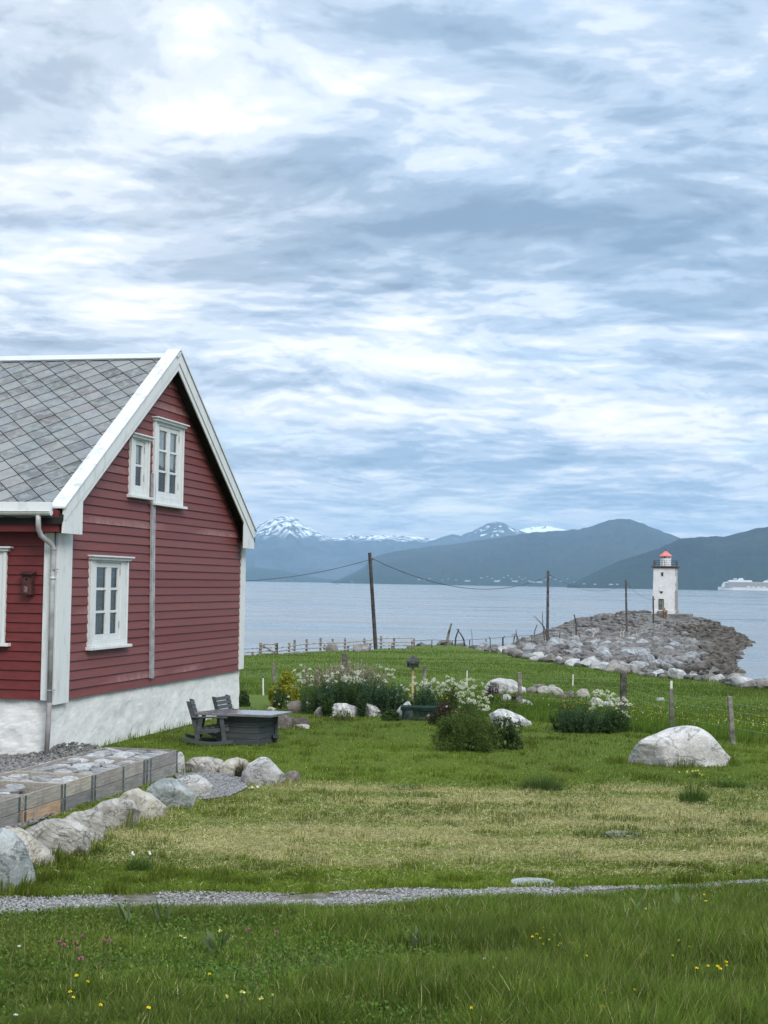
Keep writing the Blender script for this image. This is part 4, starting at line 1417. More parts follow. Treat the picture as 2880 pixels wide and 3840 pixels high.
# ------------------------------------------------------------------ shore rocks and the mole
def build_shore_rocks():
    dry = m_rock('mole_rock', (.085, .087, .09), (.32, .325, .33), band=(.05, .75), scale=2.2, lichen=((.38, .39, .385), .32))
    wet = m_rock('mole_rock_pale', (.20, .198, .19), (.44, .435, .425), band=(-1.0, .2), scale=2.0, lichen=((.25, .25, .23), .5))
    protos = [rock_verts(3, 300 + i, 15, .16) for i in range(9)]
    for V, F in protos:
        V /= np.abs(V).max(0)
    meshes = []
    for i, (V, F) in enumerate(protos):
        b = MB(); b.add([tuple(p * np.array([.5, .42, .34])) for p in V], F)
        o = b.build('shore_rock', None, None, smooth=False)
        meshes.append(o.data); bpy.data.objects.remove(o)
    r = np.random.default_rng(77)
    cand = []
    # mole: cover the whole mound above the water, and its foot
    N = 17000
    x = r.uniform(-2, 76, N); y = r.uniform(116, 320, N)
    dm = sdist(x, y, MOUND); dl = sdist(x, y, LAWN)
    lh = np.hypot(x - LH[0], y - LH[1])
    path = np.abs(path_mole(x, y))
    ok = (dm > -.9) & (dl < -.2) & (lh > 6.3) & (path > 1.1)
    for a, b in zip(x[ok], y[ok]):
        s = .50 + 1.05 * r.random() ** 2.1 + (.6 if r.random() < .035 else 0)
        cand.append((a, b, s, 0))
    # revetment of paler blocks along the edge of the lawn
    pts = []
    for i in range(2, len(LAWN) - 4):
        a, b = LAWN[i], LAWN[i + 1]
        L = np.linalg.norm(b - a); n = int(L * 4.0)
        for _ in range(n):
            t = r.random(); q = a + (b - a) * t
            off = -.7 + 3.6 * r.random() ** 1.5
            d = (b - a) / L; nrm = np.array([-d[1], d[0]])
            if sdist(np.array([q[0] + nrm[0]]), np.array([q[1] + nrm[1]]), LAWN)[0] > 0: nrm = -nrm
            q = q + nrm * off
            if sdist(q[:1], q[1:], MOUND)[0] > 3.0: continue
            if q[0] < 5 and off < 2.2: continue
            near = np.clip((q[1] - 50) / 80, 0, 1)
            cand.append((q[0], q[1], (.30 + .58 * r.random() ** 1.8) * (1.0 + .15 * near) * (.7 if q[0] < 5 else 1), 1))
    cand = np.array(cand)
    # poisson-like thinning: bigger rocks first
    order = np.argsort(-cand[:, 2])
    cell = {}; keep = []
    for i in order:
        a, b, s, k = cand[i]
        key = (int(a // 1.2), int(b // 1.2)); good = True
        for dx in (-1, 0, 1):
            for dy in (-1, 0, 1):
                for (a2, b2, s2) in cell.get((key[0] + dx, key[1] + dy), ()):
                    if math.hypot(a - a2, b - b2) < .31 * (s + s2): good = False; break
                if not good: break
            if not good: break
        if good:
            cell.setdefault(key, []).append((a, b, s)); keep.append(i)
    cand = cand[keep]
    z = G(cand[:, 0], cand[:, 1])
    m = z > -.75
    cand, z = cand[m], z[m]
    # which are seen: project; nearer to the eye and facing it
    px = 1440 + FPX * cand[:, 0] / cand[:, 1]
    rows = []
    crest = {}
    vis = np.zeros(len(cand), bool)
    o2 = np.argsort(cand[:, 1])
    best = {}
    for i in o2:
        c = int(px[i] // 6); pyy = (z[i] + cand[i, 2] * .3 - HC) / cand[i, 1]
        if pyy > best.get(c, -9) - .0012 and -50 < px[i] < 2930: vis[i] = True
        best[c] = max(best.get(c, -9), pyy - .0004)
    size = cand[:, 2] / cand[:, 1] * np.where(vis, 1, .01)
    rank = np.argsort(-size)
    solo = set(rank[:288].tolist())
    SV, SF = [], []; so = 0
    rr = random.Random(3)
    protoV = [(np.array([p * np.array([.5, .42, .34]) for p in V]), np.array(F)) for V, F in protos]
    nS = 0
    for i in range(len(cand)):
        a, b, s, k = cand[i]
        yaw = rr.uniform(0, 6.28); fl = rr.uniform(.75, 1.25); j = rr.randrange(9)
        tz = z[i] + s * (.10 if k == 0 else .17)
        if i in solo:
            o = bpy.data.objects.new('shore_rock', meshes[j]); COL.objects.link(o)
            if not meshes[j].materials: meshes[j].materials.append(dry)
            o.location = (a, b, tz); o.rotation_euler = (rr.uniform(-.55, .55), rr.uniform(-.45, .45), yaw); o.scale = (s * 1.25, s * 1.15 * fl, s * fl)
            if k == 1:
                o.material_slots[0].link = 'OBJECT'; o.material_slots[0].material = wet
                tag(o, 'pale angular block of the rock edging along the lawn shore', 'rock', 'pale blocks edging the lawn shore')
            elif z[i] < 1.0:
                tag(o, 'dark weed stained rock low on the lighthouse mole', 'rock', 'dark tidal rocks of the mole')
            else:
                tag(o, 'grey tumbled rock high on the lighthouse mole', 'rock', 'grey rocks of the lighthouse mole')
        else:
            V, F = protoV[j]
            c_, s_ = math.cos(yaw), math.sin(yaw)
            W = V * np.array([s * 1.25, s * 1.15 * fl, s * fl])
            W = np.stack([W[:, 0] * c_ - W[:, 1] * s_, W[:, 0] * s_ + W[:, 1] * c_, W[:, 2]], -1) + np.array([a, b, tz])
            SV.append(W); SF.append(F + so); so += len(V); nS += 1
    V = np.concatenate(SV); F = np.concatenate(SF)
    o = np_mesh('rubble', V, np.full(len(F), 3), F.ravel(), m_rock('mole_rubble', (.11, .112, .115), (.34, .345, .345), band=(.05, .75), scale=1.1, lichen=((.46, .47, .46), .4)))
    tag(o, 'smaller rocks filling the mole and the lawn shore', 'rubble', kind='stuff')
    print('rocks', len(cand), 'solo', len(solo), 'stuff', nS)
    # big lone shore boulders seen through the rail fence
    bm = m_rock('shore_boulder', (.10, .088, .078), (.26, .24, .22), scale=2.5, lichen=((.36, .35, .33), .5))
    for (x0, x1, yt, yb, D, lab) in ((985, 1078, 2391, 2432, 128, 'big dark domed shore boulder behind the field gate'), (905, 965, 2406, 2440, 128, 'grey shore boulder behind the left end of the rail fence'), (1078, 1130, 2408, 2434, 130, 'buff shore boulder right of the big domed one'),
                                     (1222, 1268, 2409, 2438, 134, 'low dark shore boulder in the middle of the rail fence'), (1320, 1390, 2415, 2440, 136, 'flat brown shore boulder near the leaning pole'), (955, 992, 2412, 2436, 126, 'small grey shore boulder left of the big domed one')):
        D = at_ground((x0 + x1) / 2, yb + 6)[1] + 2.6
        p = at_y((x0 + x1) / 2, yb, D); w = (x1 - x0) / FPX * D; h = (yb - yt) / FPX * D
        V, F = rock_verts(4, int(x0), 7, .14); V = V / np.abs(V).max(0)
        zg = gz(p[0], p[1]); top = p[2] + h
        H = top - zg + .4
        o = rock_obj('boulder', V * np.array([w / 2, w * .4, H / 2]), F, bm, (p[0], p[1], zg - .4 + H / 2))
        tag(o, lab, 'boulder')


LH = np.array([50.6, 268.0])     # lighthouse position on the mole
_PM = None


def path_mole(x, y):
    """distance from the footpath along the crest of the mole"""
    P = np.array([(10, 128), (18, 150), (27, 185), (36, 222), (43, 248), (47.5, 262)], float)
    d = np.full(np.shape(x), 1e9)
    for a, b in zip(P[:-1], P[1:]):
        e = b - a; t = np.clip(((x - a[0]) * e[0] + (y - a[1]) * e[1]) / (e @ e), 0, 1)
        d = np.minimum(d, np.hypot(x - a[0] - t * e[0], y - a[1] - t * e[1]))
    return d
K = 2880 / 1659.0


# ------------------------------------------------------------------ lighthouse
def build_lighthouse():
    lx, ly = LH
    p0 = at_y(1437 * K, 1327 * K, ly)
    s = ly / FPX                      # metres per photo pixel there
    zb = p0[2]
    yaw = -.27
    T = thing('lighthouse', 'square white stone lighthouse with a red lantern roof on the rocky mole', 'lighthouse', (p0[0], ly, zb), yaw)
    nt = new_mat('lighthouse_limewash')
    O = nt.obj
    n = nt.noise(O, .9, 8, .7)
    c = nt.mix(nt.mapr(n, .3, .7), (.60, .605, .60), (.50, .505, .50))
    sx = nt.new('ShaderNodeSeparateXYZ'); nt.l.new(O, sx.inputs[0])
    # limewash peeled off towards the weather corner
    peel = nt.math('ADD', nt.mapr(sx.outputs[0], 1.2, 2.3, 0, .60), nt.mapr(sx.outputs[2], 7, 0, 0, .10))
    ms = nt.mapr(nt.math('ADD', nt.noise(nt.mapping(O, (1.6, 1.6, .8)), 1.5, 7, .72), nt.math('SUBTRACT', peel, .5)), .42, .52)
    c = nt.mix(nt.math('MULTIPLY', ms, .9), c, (.20, .19, .175))
    fin(nt, c, .9, nt.bump(nt.noise(O, 4, 6, .7), .6, .06), .2)
    white = m_plain('lantern_white_paint', (.58, .585, .58), .5, .4, .08, 2)
    black = m_plain('black_iron', (.03, .028, .026), .6, .4, .2, 3)
    red = m_plain('sun_bleached_red_roof', (.50, .145, .12), .55, .4, .12, 2)
    wood = m_plain('grey_door_wood', (.16, .155, .125), .85, .2, .3, 3)
    dark = m_plain('dark_opening', (.02, .02, .02), .6, .3)
    hb, ht, H = 2.10, 1.96, 8.4
    b = MB()
    N = 10
    V = []; F = []
    for (zz, h) in ((-1.2, hb + .10), (0, hb + .10), (.8, hb + .09), (.82, hb), (H, ht)):
        for (ax, ay) in ((-1, -1), (1, -1), (1, 1), (-1, 1)):
            V.append((ax * h, ay * h, zz))
    for i in range(4):
        for k in range(4):
            F.append((i * 4 + k, i * 4 + (k + 1) % 4, i * 4 + 4 + (k + 1) % 4, i * 4 + 4 + k))
    F.append((16, 17, 18, 19))
    b.add(V, F); b.build('tower', nt.mat, T, bevel=.05)
    b = MB(); b.box((-2.35, -2.35, H), (2.35, 2.35, H + .22)); b.box((-2.1, -2.1, H - .16), (2.1, 2.1, H - .003)); b.build('gallery', m_plain('rusty_dark_gallery', (.085, .065, .055), .75, .3, .25, 2), T, bevel=.02)
    r = MB()
    for (ax, ay) in ((-1, -1), (0, -1), (1, -1), (1, 0), (1, 1), (0, 1), (-1, 1), (-1, 0)):
        r.tube([(ax * 2.0, ay * 2.0, H + .2), (ax * 2.0, ay * 2.0, H + 1.2)], .045, 6)
    for zz in (.5, .85, 1.17):
        r.tube([(-2, -2, H + zz), (2, -2, H + zz), (2, 2, H + zz), (-2, 2, H + zz), (-2, -2, H + zz)], .025, 5)
    r.build('railing', black, T)
    b = MB(); b.lathe([(1.02, H + .22), (1.02, H + 1.62), (.9, H + 1.62)], 8, ph=rad(22.5)); lant = b.build('lantern_room', white, T)
    b = MB(); b.lathe([(.88, H + 1.6), (.88, H + 1.95)], 8, ph=rad(22.5)); b.build('lantern_glazing', m_plain('lantern_glass', (.30, .33, .34), .1, .6), lant)
    b = MB()
    for k in range(8):
        a = rad(22.5 + 45 * k); b.tube([(1.0 * math.cos(a), 1.0 * math.sin(a), H + 1.6), (1.0 * math.cos(a), 1.0 * math.sin(a), H + 1.97)], .05, 5)
    b.box((-.02, -1.06, H + .4), (.02, -.93, H + 1.5)); b.box((-.30, -.97, H + 1.64), (-.02, -.90, H + 1.9), None)
    b.build('glazing_bar', white, lant)
    b = MB(); b.box((-.30, -1.0, H + 1.66), (-.02, -.90, H + 1.93)); b.build('open_pane', dark, lant)
    b = MB(); b.lathe([(1.28, H + 1.96), (1.26, H + 2.03), (.12, H + 2.95), (.0, H + 2.97)], 8, ph=rad(22.5)); rf = b.build('roof', red, T)
    b = MB(); b.lathe([(.14, H + 2.9), (.15, H + 3.02), (.06, H + 3.12), (.05, H + 3.32), (.01, H + 3.38)], 8); b.build('finial', m_plain('red_brown_finial', (.10, .03, .03), .6), rf)
    dx = -.42
    b = MB(); b.box((dx - .16, -2.05, 6.84), (dx + .18, -1.97, 7.42)); w = b.build('window', dark, T)
    b = MB(); b.box((dx - .28, -2.07, 7.42), (dx + .26, -1.9, 7.49)); b.build('lintel', wood, w)
    b = MB(); b.box((dx - .40, -2.11, 4.12), (dx + .14, -1.9, 5.1)); b.add([(dx - .40, -2.11, 5.101), (dx + .14, -2.11, 5.101), (dx + .14, -1.9, 5.22), (dx - .40, -1.9, 5.22), (dx - .4, -1.9, 5.101), (dx + .14, -1.9, 5.101)], [(0, 1, 2, 3), (0, 3, 4), (1, 5, 2)])
    w = b.build('window', white, T); w['label'] = 'white boarded bay window'
    b = MB(); b.box((dx - .46, -2.16, 4.02), (dx + .20, -1.9, 4.115)); b.box((dx - .3, -2.08, 3.72), (dx + .05, -1.95, 4.01)); b.build('sill', dark, w)
    b = MB(); b.box((dx - .48, -2.155, .72), (dx + .26, -2.0, 2.62)); d = b.build('door', wood, T)
    b = MB(); b.box((dx - .56, -2.19, .72), (dx - .485, -2.0, 2.72)); b.box((dx + .265, -2.19, .72), (dx + .33, -2.0, 2.72)); b.box((dx - .56, -2.19, 2.63), (dx + .33, -2.0, 2.75)); b.build('door_frame', dark, d)
    b = MB(); b.box((dx - .12, -2.20, .75), (dx - .06, -2.156, 2.6)); b.build('door_batten', dark, d)
    # platform (a thing of its own under the tower)
    cm = m_plain('sea_worn_concrete', (.17, .165, .155), .9, .2, .25, 1.2, bump=.5)
    P = thing('concrete_platform', 'low grey concrete platform under the white lighthouse', 'platform', (p0[0], ly, zb), yaw)
    b = MB(); b.box((-4.9, -3.6, -2.2), (4.6, 4.2, .12)); b.build('slab', cm, P, bevel=.05)
    b = MB()
    for i in range(5):
        b.box((dx - .7, -3.45 - .42 * (i + 1), -1.8), (dx + .65, -3.45 - .42 * i, -.15 - .26 * (i + .0) - .04))
    b.box((dx - .7, -3.44, -.2), (dx + .65, -2.3, .66)); b.build('step', cm, P, bevel=.03)
    st = thing('rusty_winch', 'rust brown winch stand beside the lighthouse steps', 'winch', (p0[0] - .95, ly - 4.6, zb - 1.0), .2)
    rm = m_plain('rust', (.13, .055, .03), .9, .2, .35, 4)
    b = MB(); b.tube([(-.22, 0, 0), (-.2, 0, 1.5), (.05, .05, 2.25)], [.14, .11, .08], 8); b.tube([(.28, .1, 0), (.2, .08, 1.9)], [.12, .09], 8); b.build('stand', rm, st)
    b = MB(); b.tube([(-.3, .04, 1.5), (.4, .1, 1.5)], .34, 10); b.build('drum', m_plain('rusty_drum', (.22, .13, .07), .9, .2, .3, 4), st)


# ------------------------------------------------------------------ poles and cables
def build_poles():
    wood = m_plain('tarred_pole_wood', (.055, .048, .042), .85, .2, .3, 2.5)
    grey = m_plain('grey_pole_wood', (.085, .082, .078), .85, .2, .3, 2.5)
    tops = []
    for (tx, ty, bx_, by_, D, r, m, lab) in ((798.5, 1194, 812, 1408, 124.0, .155, wood, 'thick leaning wooden pole at the edge of the lawn'),
                                             (1184, 1233, 1182.5, 1378, 181.0, .17, grey, 'grey wooden pole on the start of the mole between driftwood'),
                                             (1352, 1253, 1353.5, 1345, 243.0, .17, grey, 'thin grey pole on the crest of the mole left of the lighthouse'),
                                             (1411, 1288, 1411.5, 1350, 259.0, .14, wood, 'short dark pole right beside the left lighthouse corner')):
        a = at_y(tx * K, ty * K, D); b_ = at_y(bx_ * K, by_ * K, D)
        g = gz(b_[0], D) - .4
        b_ = b_ + (b_ - a) / (b_[2] - a[2]) * (min(g, b_[2]) - b_[2])
        t = thing('utility_pole', lab, 'pole', b_, 0)
        d = Vector(a - b_)
        m_ = MB(); m_.tube([(0, 0, 0), tuple(d * .5), tuple(d)], [r * 1.08, r, r * .9], 10); m_.build('pole', m, t, smooth=False)
        i_ = MB(); top = d + Vector((.26, 0, -.55))
        i_.tube([tuple(d + Vector((0, 0, -.6))), tuple(d + Vector((.26, 0, -.6)))], .03, 6); i_.lathe([(.02, -.05), (.07, -.02), (.04, .03), (.07, .07), (.03, .13)], 8, tuple(top))
        i_.build('insulator', m_plain('brown_insulator', (.06, .04, .035), .3, .5), t)
        tops.append(a + np.array([.26, 0, -.5]))
    cm = m_plain('cable_rubber', (.05, .05, .055), .6, .3)

    def cable(a, b, sag, lab, r=.028):
        pts = []
        for i in range(25):
            t = i / 24; p = a + (b - a) * t; p = p - np.array([0, 0, sag * 4 * t * (1 - t)]); pts.append(tuple(p))
        m = MB(); m.tube(pts, r, 5); o = m.build('overhead_cable', cm)
        tag(o, lab, 'cable')
    A = at_y(200 * K, 1222 * K, 118.0)
    cable(A, tops[0], 1.55, 'sagging cable between the house and the leaning pole', .026)
    cable(tops[0], tops[1], 2.1, 'sagging cable between the leaning pole and the grey pole on the mole', .030)
    cable(tops[1], tops[2], 1.6, 'thin cable between the grey pole and the crest pole', .022)
    cable(tops[2], tops[3], .8, 'short cable dropping from the crest pole to the dark lighthouse pole', .022)


# ------------------------------------------------------------------ fences
def build_fences():
    grey = m_plain('silvered_post_wood', (.19, .18, .155), .9, .15, .28, 6)
    dark = m_plain('dark_post_wood', (.085, .082, .07), .9, .15, .3, 6)
    wht = m_plain('white_plastic_post', (.60, .61, .56), .5, .4, .05, 2)
    wire = m_plain('fence_wire', (.26, .27, .26), .4, .5, .1, 3)
    # near wire fence: (top px, foot px, distance, half width m)
    spec = [((1576, 1504), (1583, 1607), None, .055, grey), ((1450, 1487), (1451.5, 1581), None, .05, grey), ((1347, 1453), (1346, 1556), None, .088, dark), ((1122, 1452), (1124, 1532), None, .06, grey),
            ((917, 1437), (917, 1502), None, .06, grey), ((745, 1412), (742, 1488), None, .115, dark), ((591, 1433), (594, 1477), None, .06, grey)]
    fx = at_ground(spec[0][1][0] * K, spec[0][1][1] * K)
    T = thing('wire_fence', 'wire fence of grey wooden posts between the garden and the far lawn', 'fence', fx, 0)
    ps = []
    for (tp, ft, D, hw, m) in spec:
        hw *= .86
        f = at_ground(ft[0] * K, ft[1] * K); a = at_y(tp[0] * K, tp[1] * K, f[1])
        b = MB(); d = a - f
        lo, hi = f - d * .12 - fx, a - fx
        V = []
        for q, s in ((lo, 1.0), (hi, .92)):
            for (sx, sy) in ((-1, -1), (1, -1), (1, 1), (-1, 1)): V.append((q[0] + sx * hw * s, q[1] + sy * hw * s, q[2]))
        b.add(V, [(0, 1, 5, 4), (1, 2, 6, 5), (2, 3, 7, 6), (3, 0, 4, 7), (4, 5, 6, 7), (3, 2, 1, 0)])
        b.build('post', m, T, bevel=.012)
        ps.append((f, a))
    # white electric rod sleeves
    for (tp, ft, r) in (((1450, 1471), (1450.5, 1488), .014),):
        f = ps[1][1]; a = at_y(tp[0] * K, tp[1] * K, f[1]); b = MB(); b.tube([tuple(f - fx - np.array([0, 0, .1])), tuple(a - fx)], .028, 6); b.build('white_rod', wht, T)
    ext = [(ps[0][0] + (ps[0][0] - ps[1][0]) * 1.2, ps[0][1] + (ps[0][1] - ps[1][1]) * 1.2)] + ps + [(ps[-1][0] + (ps[-1][0] - ps[-2][0]) * 1.5, ps[-1][1] + (ps[-1][1] - ps[-2][1]) * 1.5)]
    for fr in (.35, .52, .69, .86):
        w = MB(); pts = []
        for (f, a) in ext:
            pts.append(tuple(f + (a - f) * fr - fx - np.array([0, .06, 0])))
        w.tube(pts, .0019, 4); w.build('wire', wire, T)
    for (tp, ft, lab) in (((1238, 1455), (1237, 1484), 'white plastic electric fence rod right of the stone row'), ((1009, 1447), (1008.5, 1480), 'white plastic electric fence rod above the cow parsley'), ((568, 1463), (569, 1502), 'white plastic electric fence rod left of the yellow bush')):
        f = at_ground(ft[0] * K, ft[1] * K); a = at_y(tp[0] * K, tp[1] * K, f[1])
        t = thing('fence_rod', lab, 'fence rod', f)
        b = MB(); b.tube([(0, 0, -.1), tuple(a - f)], .022, 8); b.build('rod', wht, t)
        b = MB(); b.lathe([(.03, 0), (.035, .03), (.02, .05)], 8, tuple((a - f) * .97)); b.build('clip', dark, t)
    # rail fence on the shore bank and its gate
    D0 = 122.0
    rf = [((545, 1408), (545, 1421)), ((561, 1390), (562, 1416)), ((623, 1389), (624, 1414)), ((635, 1382), (636, 1411)), ((662, 1381), (662, 1412)), ((692, 1378), (692, 1411)), ((701, 1393), (701, 1406)), ((718, 1380), (718, 1408)), ((745, 1378), (745, 1405)), ((752, 1393), (752, 1403)), ((787, 1379), (787, 1399)), ((799.5, 1390), (799.5, 1402)), ((823, 1374), (823, 1399)), ((847, 1390), (847, 1402)), ((851, 1377), (851, 1400)), ((890, 1384), (890, 1399)), ((894, 1380), (894, 1400))]
    f0 = at_ground(790 * K, 1402 * K)
    T = thing('rail_fence', 'weathered rail fence with tall thin posts along the shore bank', 'fence', f0, 0)

    def dist(x):
        return np.interp(x, [500, 545, 662, 800, 900], [112, 114, 121, 128, 133])
    rl_m = m_plain('pale_rail_wood', (.33, .31, .275), .9, .15, .25, 5)
    for (tp, ft) in rf:
        D = float(dist(tp[0])); f = at_y(ft[0] * K, ft[1] * K, D); a = at_y(tp[0] * K, tp[1] * K, D); g = min(gz(f[0], f[1]), f[2]) - .3
        b = MB(); r = .085
        b.box((f[0] - r - f0[0], D - r - f0[1], g - f0[2]), (f[0] + r - f0[0], D + r - f0[1], a[2] - f0[2])); b.build('post', grey, T)
    rails = [[(515, 1402), (561, 1400)], [(515, 1410), (561, 1408)], [(515, 1417), (561, 1415)], [(598, 1400), (636, 1394), (662, 1391), (692, 1389), (718, 1389), (745, 1388), (787, 1384), (823, 1379), (851, 1378.5), (893, 1378)],
             [(598, 1407), (636, 1402), (692, 1399), (745, 1396), (787, 1391), (823, 1388), (851, 1387.5), (893, 1387)], [(598, 1413), (636, 1408.5), (692, 1406.5), (745, 1403.5), (787, 1398), (823, 1395), (893, 1394)]]
    for rl in rails:
        b = MB(); pts = [tuple(at_y(x * K, y * K, float(dist(x)) - .14) - f0) for x, y in rl]; b.tube(pts, .06, 6); b.build('rail', rl_m, T)
    # gate
    D = 116.5
    g0 = at_y(581 * K, 1414 * K, D); g0[2] = min(g0[2], gz(g0[0], g0[1]))
    T = thing('field_gate', 'small wooden field gate with a diagonal brace in the shore fence', 'gate', g0, 0)
    q = lambda x, y, o=0: tuple(at_y(x * K, y * K, D + o) - g0)
    for x in (562.5, 597):
        b = MB(); p = at_y(x * K, 1413 * K, D); a = at_y(x * K, 1389 * K, D); b.box((p[0] - .11 - g0[0], -.1, -.5), (p[0] + .11 - g0[0], .1, a[2] - g0[2])); b.build('gate_post', dark, T)
    for y0, y1 in ((1392.5, 1391.5), (1399.5, 1398.5), (1406.5, 1405.5), (1412.5, 1411)):
        b = MB(); b.tube([q(563, y0, -.12), q(597, y1, -.12)], .06, 6); b.build('bar', rl_m, T)
    b = MB(); b.tube([q(565, 1393, -.2), q(596, 1411, -.2)], .07, 6); b.build('brace', grey, T)
    # slender wire fence along the foot of the mole
    T0 = at_ground(1000 * K, 1398 * K)
    T = thing('shore_wire_fence', 'thin dark posts carrying one wire along the start of the mole', 'fence', T0, 0)
    posts = [(933, 1382, 1398), (977, 1384, 1400), (1014.5, 1382, 1397), (1050, 1380, 1395), (1085.5, 1377, 1392), (1118, 1374, 1389), (1149, 1372, 1385), (1181, 1370, 1381), (1209, 1366, 1379), (1234, 1364.5, 1377)]
    top = []
    for x, y0, y1 in posts:
        D = float(np.interp(x, [930, 1240], [134, 178])); a = at_y(x * K, y0 * K, D); f = at_y(x * K, y1 * K, D); g = min(gz(f[0], D), f[2]) - .3
        b = MB(); b.tube([(a[0] - T0[0], a[1] - T0[1], g - T0[2]), tuple(a - T0)], .055, 6); b.build('post', dark, T); top.append(a - T0)
    a = at_y(897 * K, 1384.5 * K, 133.0) - T0
    b = MB(); b.tube([tuple(a)] + [tuple(t) for t in top], .022, 4); b.build('wire', dark, T)
    # white handrail beside the footpath up to the lighthouse
    hr_m = m_plain('worn_white_handrail', (.46, .42, .41), .6, .3, .15, 3)
    p = [(1375, 1363), (1387, 1361), (1397, 1358.5), (1407, 1356), (1416, 1353), (1424, 1349.5), (1430, 1347), (1436, 1344)]
    T0 = at_y(1405 * K, 1362 * K, 244.0)
    T = thing('handrail', 'white handrail beside the footpath up to the lighthouse', 'handrail', T0, 0)
    top = []
    for x, y in p:
        D = float(np.interp(x, [1375, 1436], [232, 258])); a = at_y(x * K, y * K, D); g = gz(a[0], D)
        b = MB(); b.tube([(a[0] - T0[0], D - T0[1], min(g, a[2] - .9) - .2 - T0[2]), tuple(a - T0)], .035, 6); b.build('post', hr_m, T); top.append(tuple(a - T0))
    for dz in (0, -.42):
        b = MB(); b.tube([(t[0], t[1], t[2] + dz) for t in top], .022, 5); b.build('rail', hr_m, T)


# ------------------------------------------------------------------ driftwood
def build_driftwood():
    m = m_plain('bleached_driftwood', (.16, .145, .12), .9, .15, .35, 3)
    dk = m_plain('dark_driftwood', (.075, .062, .052), .9, .15, .3, 3)
    pale = m_plain('pale_driftwood', (.42, .40, .36), .9, .15, .2, 3)
    zx = lambda x, y: ((1560 + x * .42194), (2250 + y * .42194))
    L = [([(270, 395), (290, 300), (315, 208)], .16, 'broad upright driftwood plank, tallest of the driftwood by the lawn', m, 136),
         ([(347, 410), (355, 330), (380, 258)], .10, 'forked dark driftwood branch leaning right', dk, 138), ([(438, 402), (425, 350), (395, 300), (362, 256)], .09, 'crooked dark driftwood branch leaning left into the fork', dk, 139),
         ([(505, 362), (498, 310), (490, 250)], .04, 'thin twig standing behind the wire fence', m, 141), ([(664, 385), (660, 350), (650, 322)], .06, 'short bent driftwood twig', dk, 145), ([(778, 375), (775, 340), (790, 320)], .07, 'low driftwood stump with a small fork', dk, 150),
         ([(860, 385), (875, 330), (888, 298), (850, 315)], .09, 'hooked driftwood branch pointing left', m, 155), ([(900, 410), (897, 330), (887, 260)], .08, 'slim upright driftwood beside the hooked branch', m, 155),
         ([(1045, 335), (1055, 280), (1076, 218)], .09, 'leaning driftwood pole left of the grey pole', m, 170), ([(1180, 320), (1140, 240), (1100, 195), (1045, 138)], .08, 'long thin driftwood branch leaning far left against the grey pole', dk, 178), ([(1150, 310), (1128, 220), (1122, 105)], .07, 'tall thin driftwood branch crossing at the grey pole', dk, 179),
         ([(1205, 340), (1170, 280), (1140, 255)], .07, 'short driftwood prop at the foot of the grey pole', dk, 178), ([(1428, 310), (1424, 200), (1403, 127)], .14, 'solitary dark driftwood trunk standing on the mole', dk, 196), ([(1470, 318), (1445, 280), (1425, 255)], .08, 'low driftwood branch beside the solitary trunk', m, 196),
         ([(1560, 318), (1585, 280), (1608, 256)], .12, 'pale driftwood log lying on the mole', pale, 205), ([(1565, 200), (1552, 160), (1543, 120)], .035, 'hair thin twig behind the pale driftwood log', m, 210)]
    for pts, r, lab, mt, D in L:
        P = [at_y(*zx(*q), D) for q in pts]
        P[0][2] = min(P[0][2], gz(P[0][0], D)) - .1
        t0 = P[0].copy()
        W = []
        for i, q in enumerate(P): W.append(tuple(q - t0 + np.array([0, .15 * math.sin(i * 2.1), 0])))
        b = MB(); n = len(W); b.tube(W, [r * (1 - .55 * i / (n - 1)) for i in range(n)], 7)
        o = b.build('driftwood', mt); o.location = tuple(t0); tag(o, lab, 'driftwood')
    # pale stakes at the path bend
    for x, y0, y1, lab in ((1341, 1362, 1374, 'curved pale stake, left of the two at the path bend'), (1347, 1361, 1374, 'curved pale stake, right of the two at the path bend'), (1359, 1364, 1376, 'straight pale stake right of the curved stakes')):
        a = at_y(x * K + 4, y0 * K, 226.0); f = at_y(x * K, y1 * K, 226.0); g = min(gz(f[0], 226.0), f[2]) - .2
        b = MB(); b.tube([(0, 0, g - f[2]), (-.05, 0, .5), tuple(a - f)], [.12, .11, .08], 7); o = b.build('stake', pale); o.location = tuple(f); tag(o, lab, 'stake')


